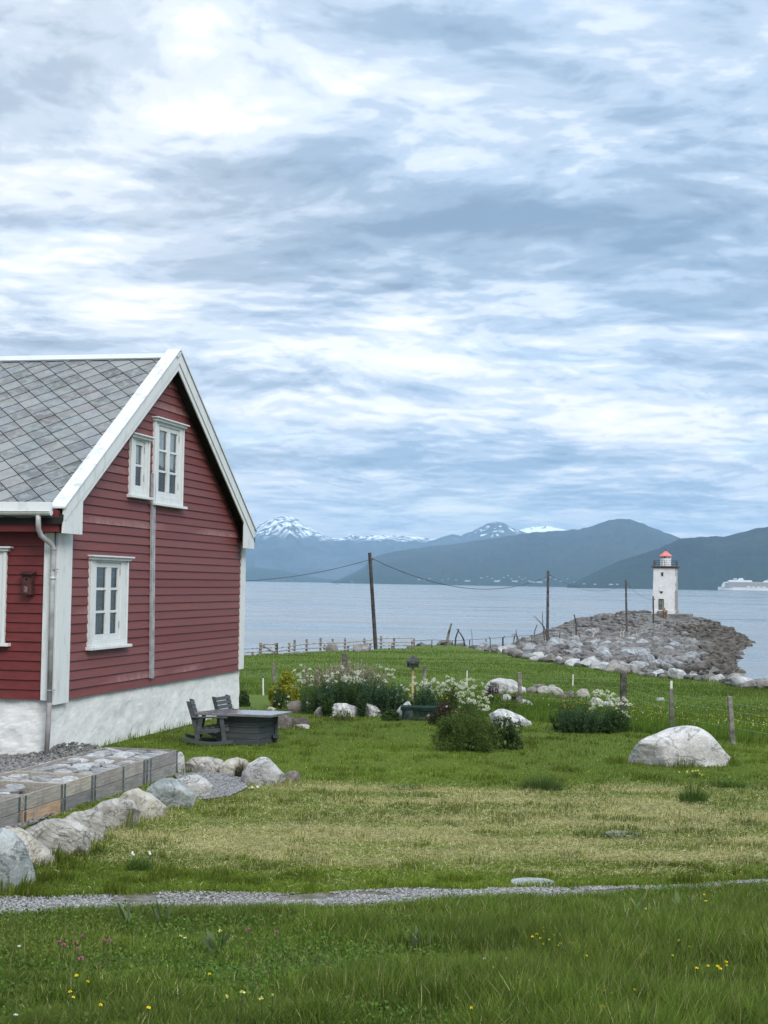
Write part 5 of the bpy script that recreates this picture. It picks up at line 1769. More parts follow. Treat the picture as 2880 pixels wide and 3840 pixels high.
# ------------------------------------------------------------------ ships
def build_ships():
    D = 5200.0
    s = D / FPX
    q = at_y(2692, 2215, D)
    wht = m_plain('ship_white', (.58, .59, .59), .4, .4, .03, .02)
    nt = new_mat('ship_balconies')
    br = nt.new('ShaderNodeTexBrick'); nt.l.new(nt.mapping(nt.obj, (1, 1, 1), rot=(rad(90), 0, 0)), br.inputs['Vector'])
    br.inputs['Scale'].default_value = 1.0; br.inputs['Brick Width'].default_value = 3.2; br.inputs['Row Height'].default_value = 2.9; br.inputs['Mortar Size'].default_value = .42; br.offset = 0
    br.inputs['Color1'].default_value = (.09, .085, .08, 1); br.inputs['Color2'].default_value = (.17, .16, .145, 1); br.inputs['Mortar'].default_value = (.36, .345, .315, 1)
    fin(nt, br.outputs[0], .5)
    dk = m_plain('ship_dark_windows', (.06, .07, .08), .3, .5, .1, .05); navy = m_plain('ship_boot_top', (.10, .13, .17), .5, .4, .05, .02)
    T = thing('cruise_ship', 'large white cruise ship with balcony decks passing on the right', 'ship', (q[0], D, 0), rad(-2))
    L = 285.0
    b = MB()

    def loft(b, secs, col=None):
        V = []; F = []
        for (x, w, z0, z1, fl) in secs:
            V += [(x, -w * fl, z0), (x, -w, z1), (x, w, z1), (x, w * fl, z0)]
        for i in range(len(secs) - 1):
            for k in range(4):
                F.append((i * 4 + k, i * 4 + (k + 1) % 4, i * 4 + 4 + (k + 1) % 4, i * 4 + 4 + k))
        F.append((3, 2, 1, 0)); n = (len(secs) - 1) * 4; F.append((n, n + 1, n + 2, n + 3))
        b.add(V, F)
    loft(b, [(0, .4, 1.2, 12.6, .3), (8, 5, 1.2, 12.4, .4), (24, 12, 1.2, 12, .75), (50, 16, 1.2, 11.4, .96), (200, 16.2, 1.2, 11.2, .98), (L - 12, 15.5, 1.2, 11.2, .9), (L, 13, 2.5, 11.2, .8)])
    b.build('hull', wht, T)
    b = MB(); loft(b, [(-5, .3, -2, 1.5, .5), (10, 5, -2, 1.19, .8), (50, 15.8, -2, 1.19, 1), (L - 12, 15.5, -2, 1.19, 1), (L, 12, -2, 1.19, 1)]); b.build('boot_top', navy, T)
    b = MB(); loft(b, [(17, 9, 11.2, 13, 1), (20, 11, 11.2, 20, 1), (24, 13, 11.2, 26, 1), (34, 15.6, 11.2, 30, 1), (L - 30, 15.8, 11.2, 30.2, 1), (L - 14, 14, 11.2, 24, 1)]); sp = b.build('superstructure', nt.mat, T)
    # slanted white front of the decks with bridge windows
    b = MB(); loft(b, [(13, 8, 12, 14, 1), (15.5, 10, 12, 20, 1), (20, 12, 12.1, 27, 1), (24, 13.4, 25.6, 29, 1), (36, 15.9, 28.6, 31.4, 1)]); b.build('bridge', wht, T)
    b = MB(); b.box((19.0, -13.6, 23.4), (30, 13.6, 24.8)); b.build('bridge_windows', dk, T)
    b = MB(); loft(b, [(34, 15.9, 30.3, 31.2, 1), (84, 15.9, 30.3, 31.2, 1), (L - 60, 15.9, 30.3, 31.2, 1)])
    loft(b, [(36, 13, 31.2, 33.5, 1), (44, 13, 31.2, 37.2, 1), (82, 13, 31.2, 36.8, 1), (112, 13, 31.2, 37.5, 1), (116, 13, 31.2, 34.2, 1)])
    loft(b, [(158, 13, 31.2, 33.0, 1), (166, 13, 31.2, 37.5, 1), (205, 13, 31.2, 39, 1), (225, 13, 31.2, 36, 1)])
    b.build('top_deck', wht, T)
    b = MB(); loft(b, [(66, 5, 36.5, 37.2, 1), (76, 5, 36.5, 44, 1), (86, 5, 36.5, 44.2, 1), (87.5, 5, 36.5, 38, 1)]); b.build('mast_house', wht, T)
    b = MB(); loft(b, [(206, 6, 38.6, 47, 1), (212, 6, 38.6, 46.5, 1), (222, 6, 38.6, 40, 1)]); b.build('funnel', wht, T)
    for x, z in ((56, 40.6), (63, 40.6), (174, 41)):
        b = MB(); b.lathe([(.5, -3.6), (.9, -2.4), (2.0, -1.6), (2.6, 0), (2.0, 1.7), (.8, 2.5), (.1, 2.7)], 12, (x, 0, z)); b.build('radar_dome', wht, T)
    b = MB(); b.tube([(59.5, 0, 37), (59.5, 0, 42.5)], .35, 6); b.build('mast', wht, T)
    for i in range(6):
        b = MB(); x = 96 + i * 18; b.prism([(-16.9, 12.6), (-15.9, 12.2), (-15.9, 15.2), (-16.9, 14.8)], 'x', x, x + 12); b.build('lifeboat', m_plain('lifeboat_paint', (.75, .72, .66), .5, .4, .03, .1) if i == 0 else bpy.data.materials['lifeboat_paint'], T)
    # two small motor boats far out on the left
    D = 3900.0
    for (px, py, sc, lab, dark) in ((729, 1260.5, 1.0, 'small motor boat with a dark bow and white cabin, left of the two', True), (765, 1263, .62, 'smaller pale motor boat trailing behind the dark bowed one', False)):
        q = at_y(px * K, py * K, D)
        Dz = HC / ((HC - q[2]) / D) if q[2] < HC else D
        Dz = min(max(Dz, 2500), 5200)
        q = at_y(px * K, py * K, Dz)
        T = thing('motor_boat', lab, 'boat', (q[0], Dz, 0), rad(3)); T.scale = (sc,) * 3
        hm = m_plain('boat_hull_dark' if dark else 'boat_hull_pale', (.05, .055, .06) if dark else (.5, .52, .54), .5, .4, .1, .2)
        b = MB(); loft(b, [(-7.5, .3, -.5, 2.6, .3), (-4, 1.8, -.5, 2.1, .6), (1, 2.3, -.5, 1.7, .9), (7, 2.2, -.5, 1.6, .9)]); b.build('hull', hm, T)
        b = MB(); loft(b, [(-3.2, 1.6, 1.7, 1.9, 1), (-2, 1.6, 1.7, 4.2, 1), (2.4, 1.7, 1.6, 4.3, 1), (3.0, 1.7, 1.6, 2.6, 1)]); cb = b.build('cabin', wht, T)
        b = MB(); b.box((-2.2, -1.68, 2.9), (2.3, 1.68, 3.6)); b.build('windows', dk, cb)
        b = MB(); b.tube([(.5, 0, 4.2), (.5, 0, 7)], .09, 5); b.build('mast', wht, T)
        b = MB(); b.add([(7, -1.4, .12), (26, -3.2, .10), (34, 0, .09), (26, 3.2, .10), (7, 1.4, .12), (15, 0, .32)], [(0, 1, 5), (1, 2, 5), (2, 3, 5), (3, 4, 5), (4, 0, 5)])
        b.build('wake_foam', m_plain('wake_foam', (.80, .82, .84), .9, .1, .05, .4), T)


# ------------------------------------------------------------------ garden furniture
def build_furniture():
    nt = new_mat('grey_stained_wood'); n = nt.noise(nt.mapping(nt.obj, (2, 18, 18)), 1.5, 5, .65)
    c = nt.mix(nt.mapr(n, .3, .7), (.030, .036, .038), (.062, .068, .07))
    gm = fin(nt, c, .55, nt.bump(n, .2, .003), .4)
    nt = new_mat('wet_table_top'); n = nt.noise(nt.obj, 5, 5, .6)
    tm = fin(nt, nt.mix(nt.mapr(n, .3, .7), (.10, .10, .105), (.17, .17, .175)), nt.mapr(n, .3, .7, .10, .24), None, .6)
    # --- table
    A = at_z(718, 2671.5, HC - 2.44); B_ = at_z(1016, 2682, HC - 2.44)
    dx, dy = B_[0] - A[0], B_[1] - A[1]; yaw = math.atan2(dy, dx); Lt = math.hypot(dx, dy)
    g = gz(A[0], A[1])
    T = thing('fire_pit_table', 'low dark grey box table with a wide wet top beside the house', 'table', (A[0], A[1], g), yaw)
    h = A[2] - g; W = .88
    skew = .26
    b = MB()
    pl = [(0, 0), (Lt, 0), (Lt + skew - .1, W), (skew, W)]
    b.prism(pl, 'z', h - .045, h); b.build('tabletop', tm, T, bevel=.006)
    b = MB()
    x0, x1, y0, y1 = .42, Lt - .30, .20, W - .06
    for i in range(5):
        z0 = .004 + i * (h - .05) / 5; z1 = z0 + (h - .05) / 5 - .006
        o = .012 * (i % 2 == 9)
        b.prism([(x0, y0), (x1, y0), (x1 + .16, y1), (x0 + .16, y1)], 'z', z0, z1)
    b.prism([(x0 + .02, y0 + .02), (x1 - .02, y0 + .02), (x1 + .13, y1 - .02), (x0 + .19, y1 - .02)], 'z', 0, h - .046)
    b.build('base', gm, T, bevel=.004)
    b = MB(); b.box((x1 + .165, y1 - .06, -.02), (x1 + .215, y1 + .0, h - .047)); b.box((x1 + .16, y1 - .16, .10), (x1 + .24, y1 - .065, .17)); b.build('corner_post', gm, T, bevel=.003)

    # --- rocking garden chairs
    def chair(label, P, yaw, rock=0.0):
        C = thing('rocking_chair', label, 'chair', P, yaw)
        w = .29
        b = MB()
        for i, yy in enumerate(np.linspace(-w + .03, w - .03, 2)):
            pass
        # backrest: slats between two raked stiles (seat faces +x)
        k = math.tan(rad(17))
        def bp(z): return -.26 - (z - .30) * k
        st = MB()
        for s in (-1, 1):
            st.add([(bp(.12) - .035, s * w - .02, .12), (bp(.12) + .03, s * w - .02, .12), (bp(.12) + .03, s * w + .02, .12), (bp(.12) - .035, s * w + .02, .12),
                    (bp(.80) - .035, s * w - .02, .80), (bp(.80) + .03, s * w - .02, .80), (bp(.80) + .03, s * w + .02, .80), (bp(.80) - .035, s * w + .02, .80)],
                   [(0, 3, 2, 1), (4, 5, 6, 7), (0, 1, 5, 4), (1, 2, 6, 5), (2, 3, 7, 6), (3, 0, 4, 7)])
        bo = st.build('backrest', gm, C, bevel=.006)
        b = MB()
        for i in range(6):
            z0 = .335 + i * .078; z1 = z0 + .064
            b.add([(bp(z0) + .031, -w - .02, z0), (bp(z0) + .052, -w - .02, z0), (bp(z0) + .052, w + .02, z0), (bp(z0) + .031, w + .02, z0),
                   (bp(z1) + .031, -w - .02, z1), (bp(z1) + .052, -w - .02, z1), (bp(z1) + .052, w + .02, z1), (bp(z1) + .031, w + .02, z1)],
                  [(0, 3, 2, 1), (4, 5, 6, 7), (0, 1, 5, 4), (1, 2, 6, 5), (2, 3, 7, 6), (3, 0, 4, 7)])
        b.build('back_slats', gm, bo, bevel=.004)
        b = MB()
        for i in range(5):
            xx = -.24 + i * .115; zz = .285 + i * .016
            b.box((xx, -w + .021, zz), (xx + .098, w - .021, zz + .022))
        b.build('seat', gm, C, bevel=.004)
        for s in (-1, 1):
            b = MB(); b.prism([(-.26, .20), (.34, .27), (.34, .34), (-.26, .285)], 'y', s * (w) - .017, s * w + .017); b.build('seat_rail', gm, C, bevel=.004)
            b = MB(); b.box((-.34, s * (w + .035) - .045, .505), (.31, s * (w + .035) + .045, .53)); b.build('armrest', gm, C, bevel=.006)
            for (xa, xb) in ((-.25, -.17), (.27, .20)):
                b = MB(); yy = s * (w + .038)
                b.add([(xa - .04, yy - .018, .07), (xa + .04, yy - .018, .07), (xa + .04, yy + .018, .07), (xa - .04, yy + .018, .07), (xb - .04, yy - .018, .504), (xb + .04, yy - .018, .504), (xb + .04, yy + .018, .504), (xb - .04, yy + .018, .504)],
                      [(0, 3, 2, 1), (4, 5, 6, 7), (0, 1, 5, 4), (1, 2, 6, 5), (2, 3, 7, 6), (3, 0, 4, 7)])
                b.build('leg', gm, C, bevel=.004)
            b = MB(); pts = []; pt2 = []
            for i in range(13):
                x = -.50 + .92 * i / 12; z = .012 + .30 * ((x - .03)) ** 2
                pts.append((x, z)); pt2.append((x, z + .062))
            for i in range(12):
                b.prism([pts[i], pts[i + 1], pt2[i + 1], pt2[i]], 'y', s * (w + .038) - .02, s * (w + .038) + .02)
            b.build('rocker', gm, C)
        return C
    p = at_ground(792, 2790)
    chair('dark grey rocking garden chair in front of the table, seen from the side', p, rad(2))
    q = at_y(898, 2672, 28.75); q[2] = gz(q[0], q[1])
    chair('dark grey rocking garden chair behind the table, only its slatted back showing', (q[0], q[1], q[2] + .0), rad(-20))

    # --- bird feeder
    f = at_ground(1546, 2648)
    T = thing('bird_feeder', 'black roofed bird feeder on a pale wooden post among the flowers', 'bird feeder', f, rad(12))
    s = f[1] / FPX
    top = (2648 - 2460) * s
    b = MB(); b.box((-.028, -.028, -.2), (.028, .028, top - .30)); b.build('post', m_plain('fresh_pine_post', (.40, .30, .16), .7, .3, .18, 8), T, bevel=.003)
    bk = m_plain('black_painted_feeder', (.016, .017, .02), .5, .4, .2, 8)
    b = MB(); b.box((-.14, -.14, top - .30), (.14, .14, top - .27)); b.build('tray', bk, T, bevel=.004)
    b = MB()
    for (x, y) in ((-.11, -.11), (.11, -.11), (.11, .11), (-.11, .11)): b.box((x - .014, y - .014, top - .269), (x + .014, y + .014, top - .16))
    b.box((-.095, -.095, top - .269), (.095, .095, top - .20)); b.build('frame', bk, T)
    b = MB(); b.lathe([(.235, top - .16), (.235, top - .145), (.03, top - .01), (.0, top)], 4, ph=rad(45)); b.build('roof', bk, T)

    # --- netted low table
    g = at_ground(1506, 2702); g2 = at_z(1640, 2711, g[2])
    T = thing('netted_garden_table', 'low dark green garden table with netted sides in front of the flowers', 'garden table', g, rad(-3))
    gr = m_plain('dark_green_tarp', (.010, .028, .020), .85, .1, .2, 6); gd = m_plain('dark_green_frame', (.012, .022, .018), .6, .3, .2, 6)
    L, W, h = .98, .52, .30
    b = MB(); b.box((-.03, -.03, h - .03), (L, W, h)); b.box((-.03, -.032, h - .075), (L, -.031, h - .031)); b.build('tabletop', gr, T, bevel=.006)
    for (x, y) in ((0, 0), (L - .05, 0), (0, W - .05), (L - .05, W - .05), (.34, 0), (.64, 0)):
        b = MB(); b.box((x, y, -.05), (x + .032, y + .032, h - .031)); b.build('leg', gd, T)
    nt = new_mat('green_netting'); nt.bs.inputs['Base Color'].default_value = (.02, .05, .04, 1); nt.bs.inputs['Roughness'].default_value = .8
    tr = nt.new('ShaderNodeBsdfTransparent'); mx = nt.new('ShaderNodeMixShader'); mx.inputs[0].default_value = .16
    nt.l.new(tr.outputs[0], mx.inputs[1]); nt.l.new(nt.bs.outputs[0], mx.inputs[2]); nt.l.new(mx.outputs[0], nt.out.inputs[0])
    b = MB(); b.box((.002, -.012, .0), (L - .022, -.010, h - .077)); b.box((.002, W - .012, .0), (L - .022, W - .010, h - .04)); b.build('netting', nt.mat, T)
    # flat round cover in the lawn
    c = at_ground(1998, 3313)
    T = tag(MBdisc(.235, .008, m_m := m_plain('pale_stone_cover', (.25, .26, .26), .6, .3, .12, 6, bump=.4), c), 'pale flat stone cover sunk in the lawn near the path', 'stone cover')
    c = at_ground(2335, 3132)
    T = tag(MBdisc(.22, .012, m_plain('mossy_stone_cover', (.16, .18, .13), .8, .2, .25, 6, bump=.4), c), 'mossy flat stone almost overgrown in the hay', 'stone cover')


def MBdisc(r, th, mat, c):
    b = MB()
    n = 22
    rr = random.Random(int(c[0] * 100))
    pr = [(r * (1 + rr.uniform(-.06, .06)) * math.cos(2 * math.pi * k / n) * 1.0, r * .92 * (1 + rr.uniform(-.06, .06)) * math.sin(2 * math.pi * k / n)) for k in range(n)]
    b.prism(pr, 'z', -.05, th)
    o = b.build('stone_cover', mat, bevel=.006); o.location = (c[0], c[1], c[2] + .012)
    return o


# ------------------------------------------------------------------ pallet collars full of slates
def build_crates():
    nt = new_mat('weathered_planks'); O = nt.obj
    t = tintnode(nt)
    n = nt.noise(nt.mapping(O, (14, 1.3, 16)), 2.2, 6, .7)
    c = nt.mix(nt.mapr(n, .3, .72), nt.mix(1.0, t, (.55, .54, .52), 'MULTIPLY'), t)
    c = nt.mix(nt.mapr(nt.noise(O, 3.2, 5, .7), .50, .72, 0, .7), c, (.17, .16, .15))
    wood = fin(nt, c, .88, nt.bump(n, .5, .006), .15)
    steel = m_plain('galvanised_hinge', (.12, .155, .165), .5, .5, .3, 12, metal=.5)
    z0 = gz(-4.2, 18.5)
    # right faces run parallel to the gable: line through two measured feet
    a = at_z(100, 3094, z0); b_ = at_z(660, 2921, z0)
    dirv = HU
    org = a
    def u_of(px, py): return float((at_z(px, py, z0) - org) @ HU)
    # crate edges along u: derived from the foot line at the photo's x of each joint
    def u_px(px):
        # intersection of the vertical plane of the right faces with the pixel column (at foot level)
        n = HV; r = ray(px, 2168 + 800); tt = ((org - CAM) @ n) / (r @ n); return float((CAM + r * tt - org) @ HU)
    joints = [(-1.02, u_px(80)), (u_px(93), u_px(237)), (u_px(240), u_px(349)), (u_px(353), u_px(542)), (u_px(547), u_px(664))]
    labs = ['nearest pallet collar crate, cut off by the left edge', 'pallet collar crate almost empty, with one orange brown lower plank', 'pallet collar crate with pale upper planks, third along the row', 'longest pallet collar crate filled level with round slates', 'farthest pallet collar crate with a dark front edge']
    rr = random.Random(12)
    tones = [[(.34, .325, .30), (.27, .26, .245)], [(.36, .335, .295), (.44, .31, .21)], [(.44, .405, .34), (.24, .235, .23)], [(.36, .335, .305), (.29, .28, .265)], [(.28, .27, .255), (.30, .29, .275)]]
    fills = [.27, .22, .345, .35, .35]
    WID = 1.18
    sl = m_rock('loose_slate', (.23, .23, .23), (.44, .44, .435), scale=7, lichen=((.40, .40, .38), .5), rough=.7, vary=True)
    bed = m_plain('slate_dust_bed', (.055, .054, .053), .9, .2, .3, 20)
    meshes = []
    for k in range(8):
        b = MB(); n = 14; r2 = random.Random(k + 50)
        rx = r2.uniform(.125, .165); ry = r2.uniform(.10, .135)
        base_ = [(rx * (1 + r2.uniform(-.10, .10)) * math.cos(6.283 * i / n) * (1.1 if math.cos(6.283 * i / n) > 0 else .95), ry * (1 + r2.uniform(-.10, .10)) * math.sin(6.283 * i / n)) for i in range(n)]
        b.prism(base_, 'z', -.02, .018)
        o = b.build('roof_slate', sl); me = o.data; bpy.data.objects.remove(o); meshes.append(me)
    pos = ['at the front edge', 'in the middle', 'towards the back']
    for ci, ((u0, u1), lab) in enumerate(zip(joints, labs)):
        g = org + HU * u0
        gzv = gz(g[0] - .4, g[1] + .2) - .02
        T = thing('pallet_collar_crate', lab, 'crate', (g[0], g[1], gzv), -H_YAW, 'pallet collar crates along the gravel')
        Lu = u1 - u0 - .015
        th = .022
        for lv in range(2):
            za = .01 + lv * .196; zb = za + .19
            tn = tones[ci][1 - lv]
            jit = lambda: (lambda q: tuple(x * q for x in tn))(rr.uniform(.86, 1.1))
            b = MB()
            ins = .004 * lv
            if ci == 3:   # spliced plank
                b.box((-th, 0, za), (0, Lu * .56, zb), jit()); b.box((-th, Lu * .565, za), (0, Lu, zb), jit())
            else:
                b.box((-th, 0, za), (0, Lu, zb), jit())
            b.build('side_board', wood, T, bevel=.004)
            b = MB(); b.box((-WID, 0, za), (-WID + th, Lu, zb), jit()); b.build('side_board', wood, T, bevel=.004)
            for yy in (0.001, Lu - th - .001):
                b = MB(); b.box((-WID + th + .001, yy, za), (-th - .001, yy + th, zb), jit()); b.build('end_board', wood, T, bevel=.004)
        spots = [.0, Lu - .055] + ([Lu * .54] if ci == 3 else []) + ([.14] if ci == 4 else [])
        for yy in spots:
            for lv in range(2):
                za = .005 + lv * .198
                b = MB(); b.box((.0005, yy, za), (.006, yy + .05, za + .185)); b.build('hinge', steel, T, bevel=.002)
        # bed of broken slate under the loose ones
        b = MB(); nb_ = 10
        V = []; F = []
        for i in range(nb_ + 1):
            for j in range(nb_ + 1):
                V.append((-WID + th + .002 + (WID - 2 * th - .004) * i / nb_, th + .003 + (Lu - 2 * th - .006) * j / nb_, fills[ci] - .085 + rr.uniform(-.02, .02)))
        for i in range(nb_):
            for j in range(nb_):
                q = i * (nb_ + 1) + j; F.append((q, q + nb_ + 1, q + nb_ + 2, q + 1))
        b.add(V, F); b.build('rubble_fill', bed, T)
        # slates laid in it like scales, each a thing of its own
        rows = int((WID - .12) / .27); cols = max(2, int(Lu / .245))
        for i in range(rows):
            for j in range(cols):
                if ci == 1 and not (i < 2 or (i, j) in ((3, 2), (5, 1))): continue
                if ci == 0 and (i + j) % 2: continue
                x = -WID + .20 + i * (WID - .40) / max(1, rows - 1) + rr.uniform(-.03, .03); y = .15 + (j + (.5 if i % 2 else .0) * .7) * (Lu - .30) / max(1, cols - .6) + rr.uniform(-.03, .03)
                y = min(max(y, .16), Lu - .16)
                x = min(max(x, -WID + .215), -.205)
                wv = np.array(g) + HV * x + HU * y
                o = bpy.data.objects.new('roof_slate', meshes[rr.randrange(8)]); COL.objects.link(o)
                zz = gzv + fills[ci] + rr.uniform(-.008, .014)
                if ci == 1 and i < 2: zz = gzv + .26 + i * .02 + j * .02
                o.location = (wv[0], wv[1], zz)
                o.rotation_euler = (rr.uniform(.02, .24), rr.uniform(-.14, .14), -H_YAW + rr.uniform(-.5, .5) + math.pi * .5 * (rr.random() < .3))
                s = rr.uniform(.85, 1.08); o.scale = (s, s, 1)
                wh = ('in the nearest crate', 'in the almost empty crate', 'in the third crate', 'in the longest crate', 'in the farthest crate')[ci]
                tag(o, 'round edged loose grey roof slate lying ' + wh, 'slate', 'loose roof slates ' + wh)
# ------------------------------------------------------------------ vegetation
class Foliage:
    """collects leaves (folded lozenges) and thin stems into flat arrays"""
    def __init__(self): self.V = []; self.C = []; self.n = 0; self.cnt = []; self.idx = []

    def leaves(self, P, D, size, elong, col, fold=.18, seed=0):
        """P base points, D directions the leaves point in, size = half width"""
        n = len(P)
        if n == 0: return
        r = np.random.default_rng(seed + n)
        D = D / (np.linalg.norm(D, axis=1, keepdims=True) + 1e-9)
        A = r.normal(size=(n, 3)); S = np.cross(D, A); S /= (np.linalg.norm(S, axis=1, keepdims=True) + 1e-9)
        N = np.cross(D, S)
        s = np.asarray(size).reshape(-1, 1) * np.ones((n, 1)); L = s * elong
        v0 = P; v2 = P + D * L; m = P + D * L * .48 + N * s * fold
        v1 = m + S * s; v3 = m - S * s
        V = np.stack([v0, v1, v2, v3], 1).reshape(-1, 3)
        self.V.append(V); self.C.append(np.repeat(col, 4, 0))
        self.idx.append((np.arange(n * 4) + self.n)); self.cnt.append(np.full(n, 4)); self.n += n * 4

    def blades(self, P, tip, w, col):
        """grass blades / stems: base point, mid offset and tip offset arrays (n,3)"""
        n = len(P)
        mid, tp = tip
        side = np.stack([-tp[:, 1], tp[:, 0], 0 * tp[:, 0]], -1)
        a = RNG.uniform(0, 6.28, n); rs = np.stack([np.cos(a), np.sin(a), 0 * a], -1)
        nn = np.linalg.norm(side, axis=1, keepdims=True)
        side = np.where(nn > 1e-4, side / (nn + 1e-9), rs); side = side * .35 + rs * .65
        side /= np.linalg.norm(side, axis=1, keepdims=True)
        w = np.asarray(w).reshape(-1, 1) * np.ones((n, 1))
        V = np.stack([P - side * w * .5, P + side * w * .5, P + mid + side * w * .42, P + mid - side * w * .42, P + tp], 1)
        self.V.append(V.reshape(-1, 3)); self.C.append(np.repeat(col, 5, 0))
        b = (np.arange(n) * 5)[:, None] + self.n
        f = np.concatenate([b + 0, b + 1, b + 2, b + 3, b + 3, b + 2, b + 4], 1)
        self.idx.append(f.ravel()); self.cnt.append(np.tile([4, 3], n)); self.n += n * 5

    def build(self, name, mat, parent=None, origin=None):
        V = np.concatenate(self.V)
        if origin is not None: V = V - np.asarray(origin)
        return np_mesh(name, V, np.concatenate(self.cnt), np.concatenate(self.idx), mat, np.concatenate(self.C), parent)


def palette(cols, n, r, var=.22):
    c = np.array(cols)[r.integers(0, len(cols), n)]
    return np.clip(c * r.uniform(1 - var, 1 + var, (n, 1)) * r.uniform(.94, 1.06, (n, 3)), 0, 1)


def sph(n, r):
    d = r.normal(size=(n, 3)); return d / np.linalg.norm(d, axis=1, keepdims=True)


GR_DARK = [(.035, .068, .02), (.045, .082, .025), (.055, .095, .03)]
GR_MID = [(.065, .115, .028), (.08, .13, .03), (.07, .12, .04)]
GR_YEL = [(.36, .34, .03), (.44, .38, .04), (.26, .30, .04)]
GR_BLUE = [(.04, .078, .04), (.05, .092, .048), (.06, .105, .05)]


def spot(cx, base, w, top):
    p = at_ground(cx, base); s = p[1] / FPX
    return p, w * s, (base - top) * s


def shrub(label, cx, base, w, top, cols, seed, n=3500, leaf=.016, elong=2.2, name='shrub', cat='shrub', group=None, loose=.35, depth=.8, flowers=None, lumps=26):
    r = np.random.default_rng(seed)
    p, W, H = spot(cx, base, w, top)
    p = p + np.array([0, W * .3, 0]); p[2] = gz(p[0], p[1])
    T = thing(name, label, cat, p, 0, group)
    # lumps of growth through the crown's volume
    C = sph(lumps, r) * r.uniform(.35, .95, (lumps, 1)) ** .6
    C[:, 2] = np.abs(C[:, 2]) * .92 + .02
    R = r.uniform(.20, .40, lumps)
    R *= .82
    k = r.integers(0, lumps, n)
    d = sph(n, r); d[:, 2] = d[:, 2] * .8 + .25
    P = C[k] + d * R[k][:, None] * r.uniform(.55, 1.05, (n, 1))
    P[:, 2] = np.maximum(P[:, 2], .02)
    ext = np.array([np.percentile(np.abs(P[:, 0]), 98.5), np.percentile(np.abs(P[:, 1]), 98.5), np.percentile(P[:, 2], 99)])
    sc = np.array([W / 2, W / 2 * depth, H]) / ext
    P = P * sc
    D = d + r.normal(size=(n, 3)) * loose; D[:, 2] += .25
    F = Foliage(); F.leaves(P, D, r.uniform(.6, 1.3, n) * leaf, elong, palette(cols, n, r), seed=seed)
    F.build('foliage', LEAF, T)
    b = MB()
    for i in range(9):
        q = C[i % lumps] * sc * .8
        b.tube([(q[0] * .12, q[1] * .12, -.05), (q[0] * .5, q[1] * .5, q[2] * .55), tuple(q)], [.012, .009, .004], 5)
    b.build('stem', BARK, T)
    if flowers:
        fc, nf, fs, reg = flowers
        m = r.integers(0, n, nf * 6)
        m = m[P[m][:, 2] > reg * H * .85][:nf]
        for q, dd in zip(P[m], d[m]):
            F = Foliage(); kk = 9
            dirs = sph(kk, r) + np.array([0, -.3, .7])
            F.leaves(np.repeat((q + dd * .02)[None], kk, 0), dirs, fs * r.uniform(.7, 1.2, kk), 1.5, palette([fc], kk, r, .12), seed=seed + 5)
            F.build('blossom', PETAL, T)
    return T


def perennial(label, cx, base, w, top, cols, seed, stems=60, leaf=.0155, elong=4.6, name='leafy_perennial', cat='plant', plume=None, spread=.8, per=52, group=None, spike=None):
    """upright stems closely set with narrow leaves"""
    r = np.random.default_rng(seed)
    p, W, H = spot(cx, base, w, top)
    p = p + np.array([0, W * .25, 0]); p[2] = gz(p[0], p[1])
    T = thing(name, label, cat, p, 0, group)
    a = r.uniform(0, 6.28, stems); q = np.sqrt(r.uniform(0, 1, stems)) * W / 2 * .85
    bx, by = q * np.cos(a), q * np.sin(a) * spread
    h = H * r.uniform(.62, 1.02, stems) * (1 - .28 * (q / (W / 2 + 1e-6)) ** 2)
    lean = r.normal(size=(stems, 2)) * .07 * H + np.stack([bx, by], -1) * .22
    F = Foliage(); S = Foliage()
    P0 = np.stack([bx, by, np.zeros(stems) - .03], -1)
    tip = np.stack([lean[:, 0], lean[:, 1], h], -1)
    S.blades(P0, (tip * np.array([.4, .4, .5]), tip), .008, palette(cols, stems, r))
    t = np.tile(np.linspace(.12, 1.0, per), stems); si = np.repeat(np.arange(stems), per)
    base_p = P0[si] + tip[si] * t[:, None] * np.array([1, 1, 1])
    ang = r.uniform(0, 6.28, len(t))
    D = np.stack([np.cos(ang), np.sin(ang), r.uniform(.1, .9, len(t))], -1)
    F.leaves(base_p, D, leaf * r.uniform(.6, 1.25, len(t)) * (1.1 - .5 * t), elong, palette(cols, len(t), r), seed=seed)
    F.build('foliage', LEAF, T); S.build('stem', LEAF, T)
    if plume:
        Fp = Foliage(); m = r.random(stems) < plume[1]
        for q0, tt in zip(P0[m], tip[m]):
            kk = 16; t2 = r.uniform(.80, 1.12, kk)
            D2 = sph(kk, r) * .5 + np.array([0, 0, 1.0])
            Fp.leaves(q0 + tt * t2[:, None], D2, plume[2] * r.uniform(.7, 1.2, kk), 4.0, palette([plume[0]], kk, r, .2), seed=seed + 3)
        Fp.build('seed_head', PETAL, T)
    if spike:
        Fp = Foliage()
        for i in range(spike[1]):
            q0, tt = P0[i] * .6, tip[i] * np.array([1, 1, 0]) + np.array([0, 0, H * r.uniform(.92, 1.08)])
            kk = 80; t2 = r.uniform(.60, 1.0, kk); an = r.uniform(0, 6.28, kk)
            D2 = np.stack([np.cos(an), np.sin(an), .5 + 0 * an], -1)
            Fp.leaves(q0 + tt * t2[:, None], D2, spike[2] * (1.25 - t2) * 2.2, 1.6, palette([spike[0]], kk, r, .25), seed=seed + 9)
        Fp.build('flower_spike', PETAL, T)
    return T


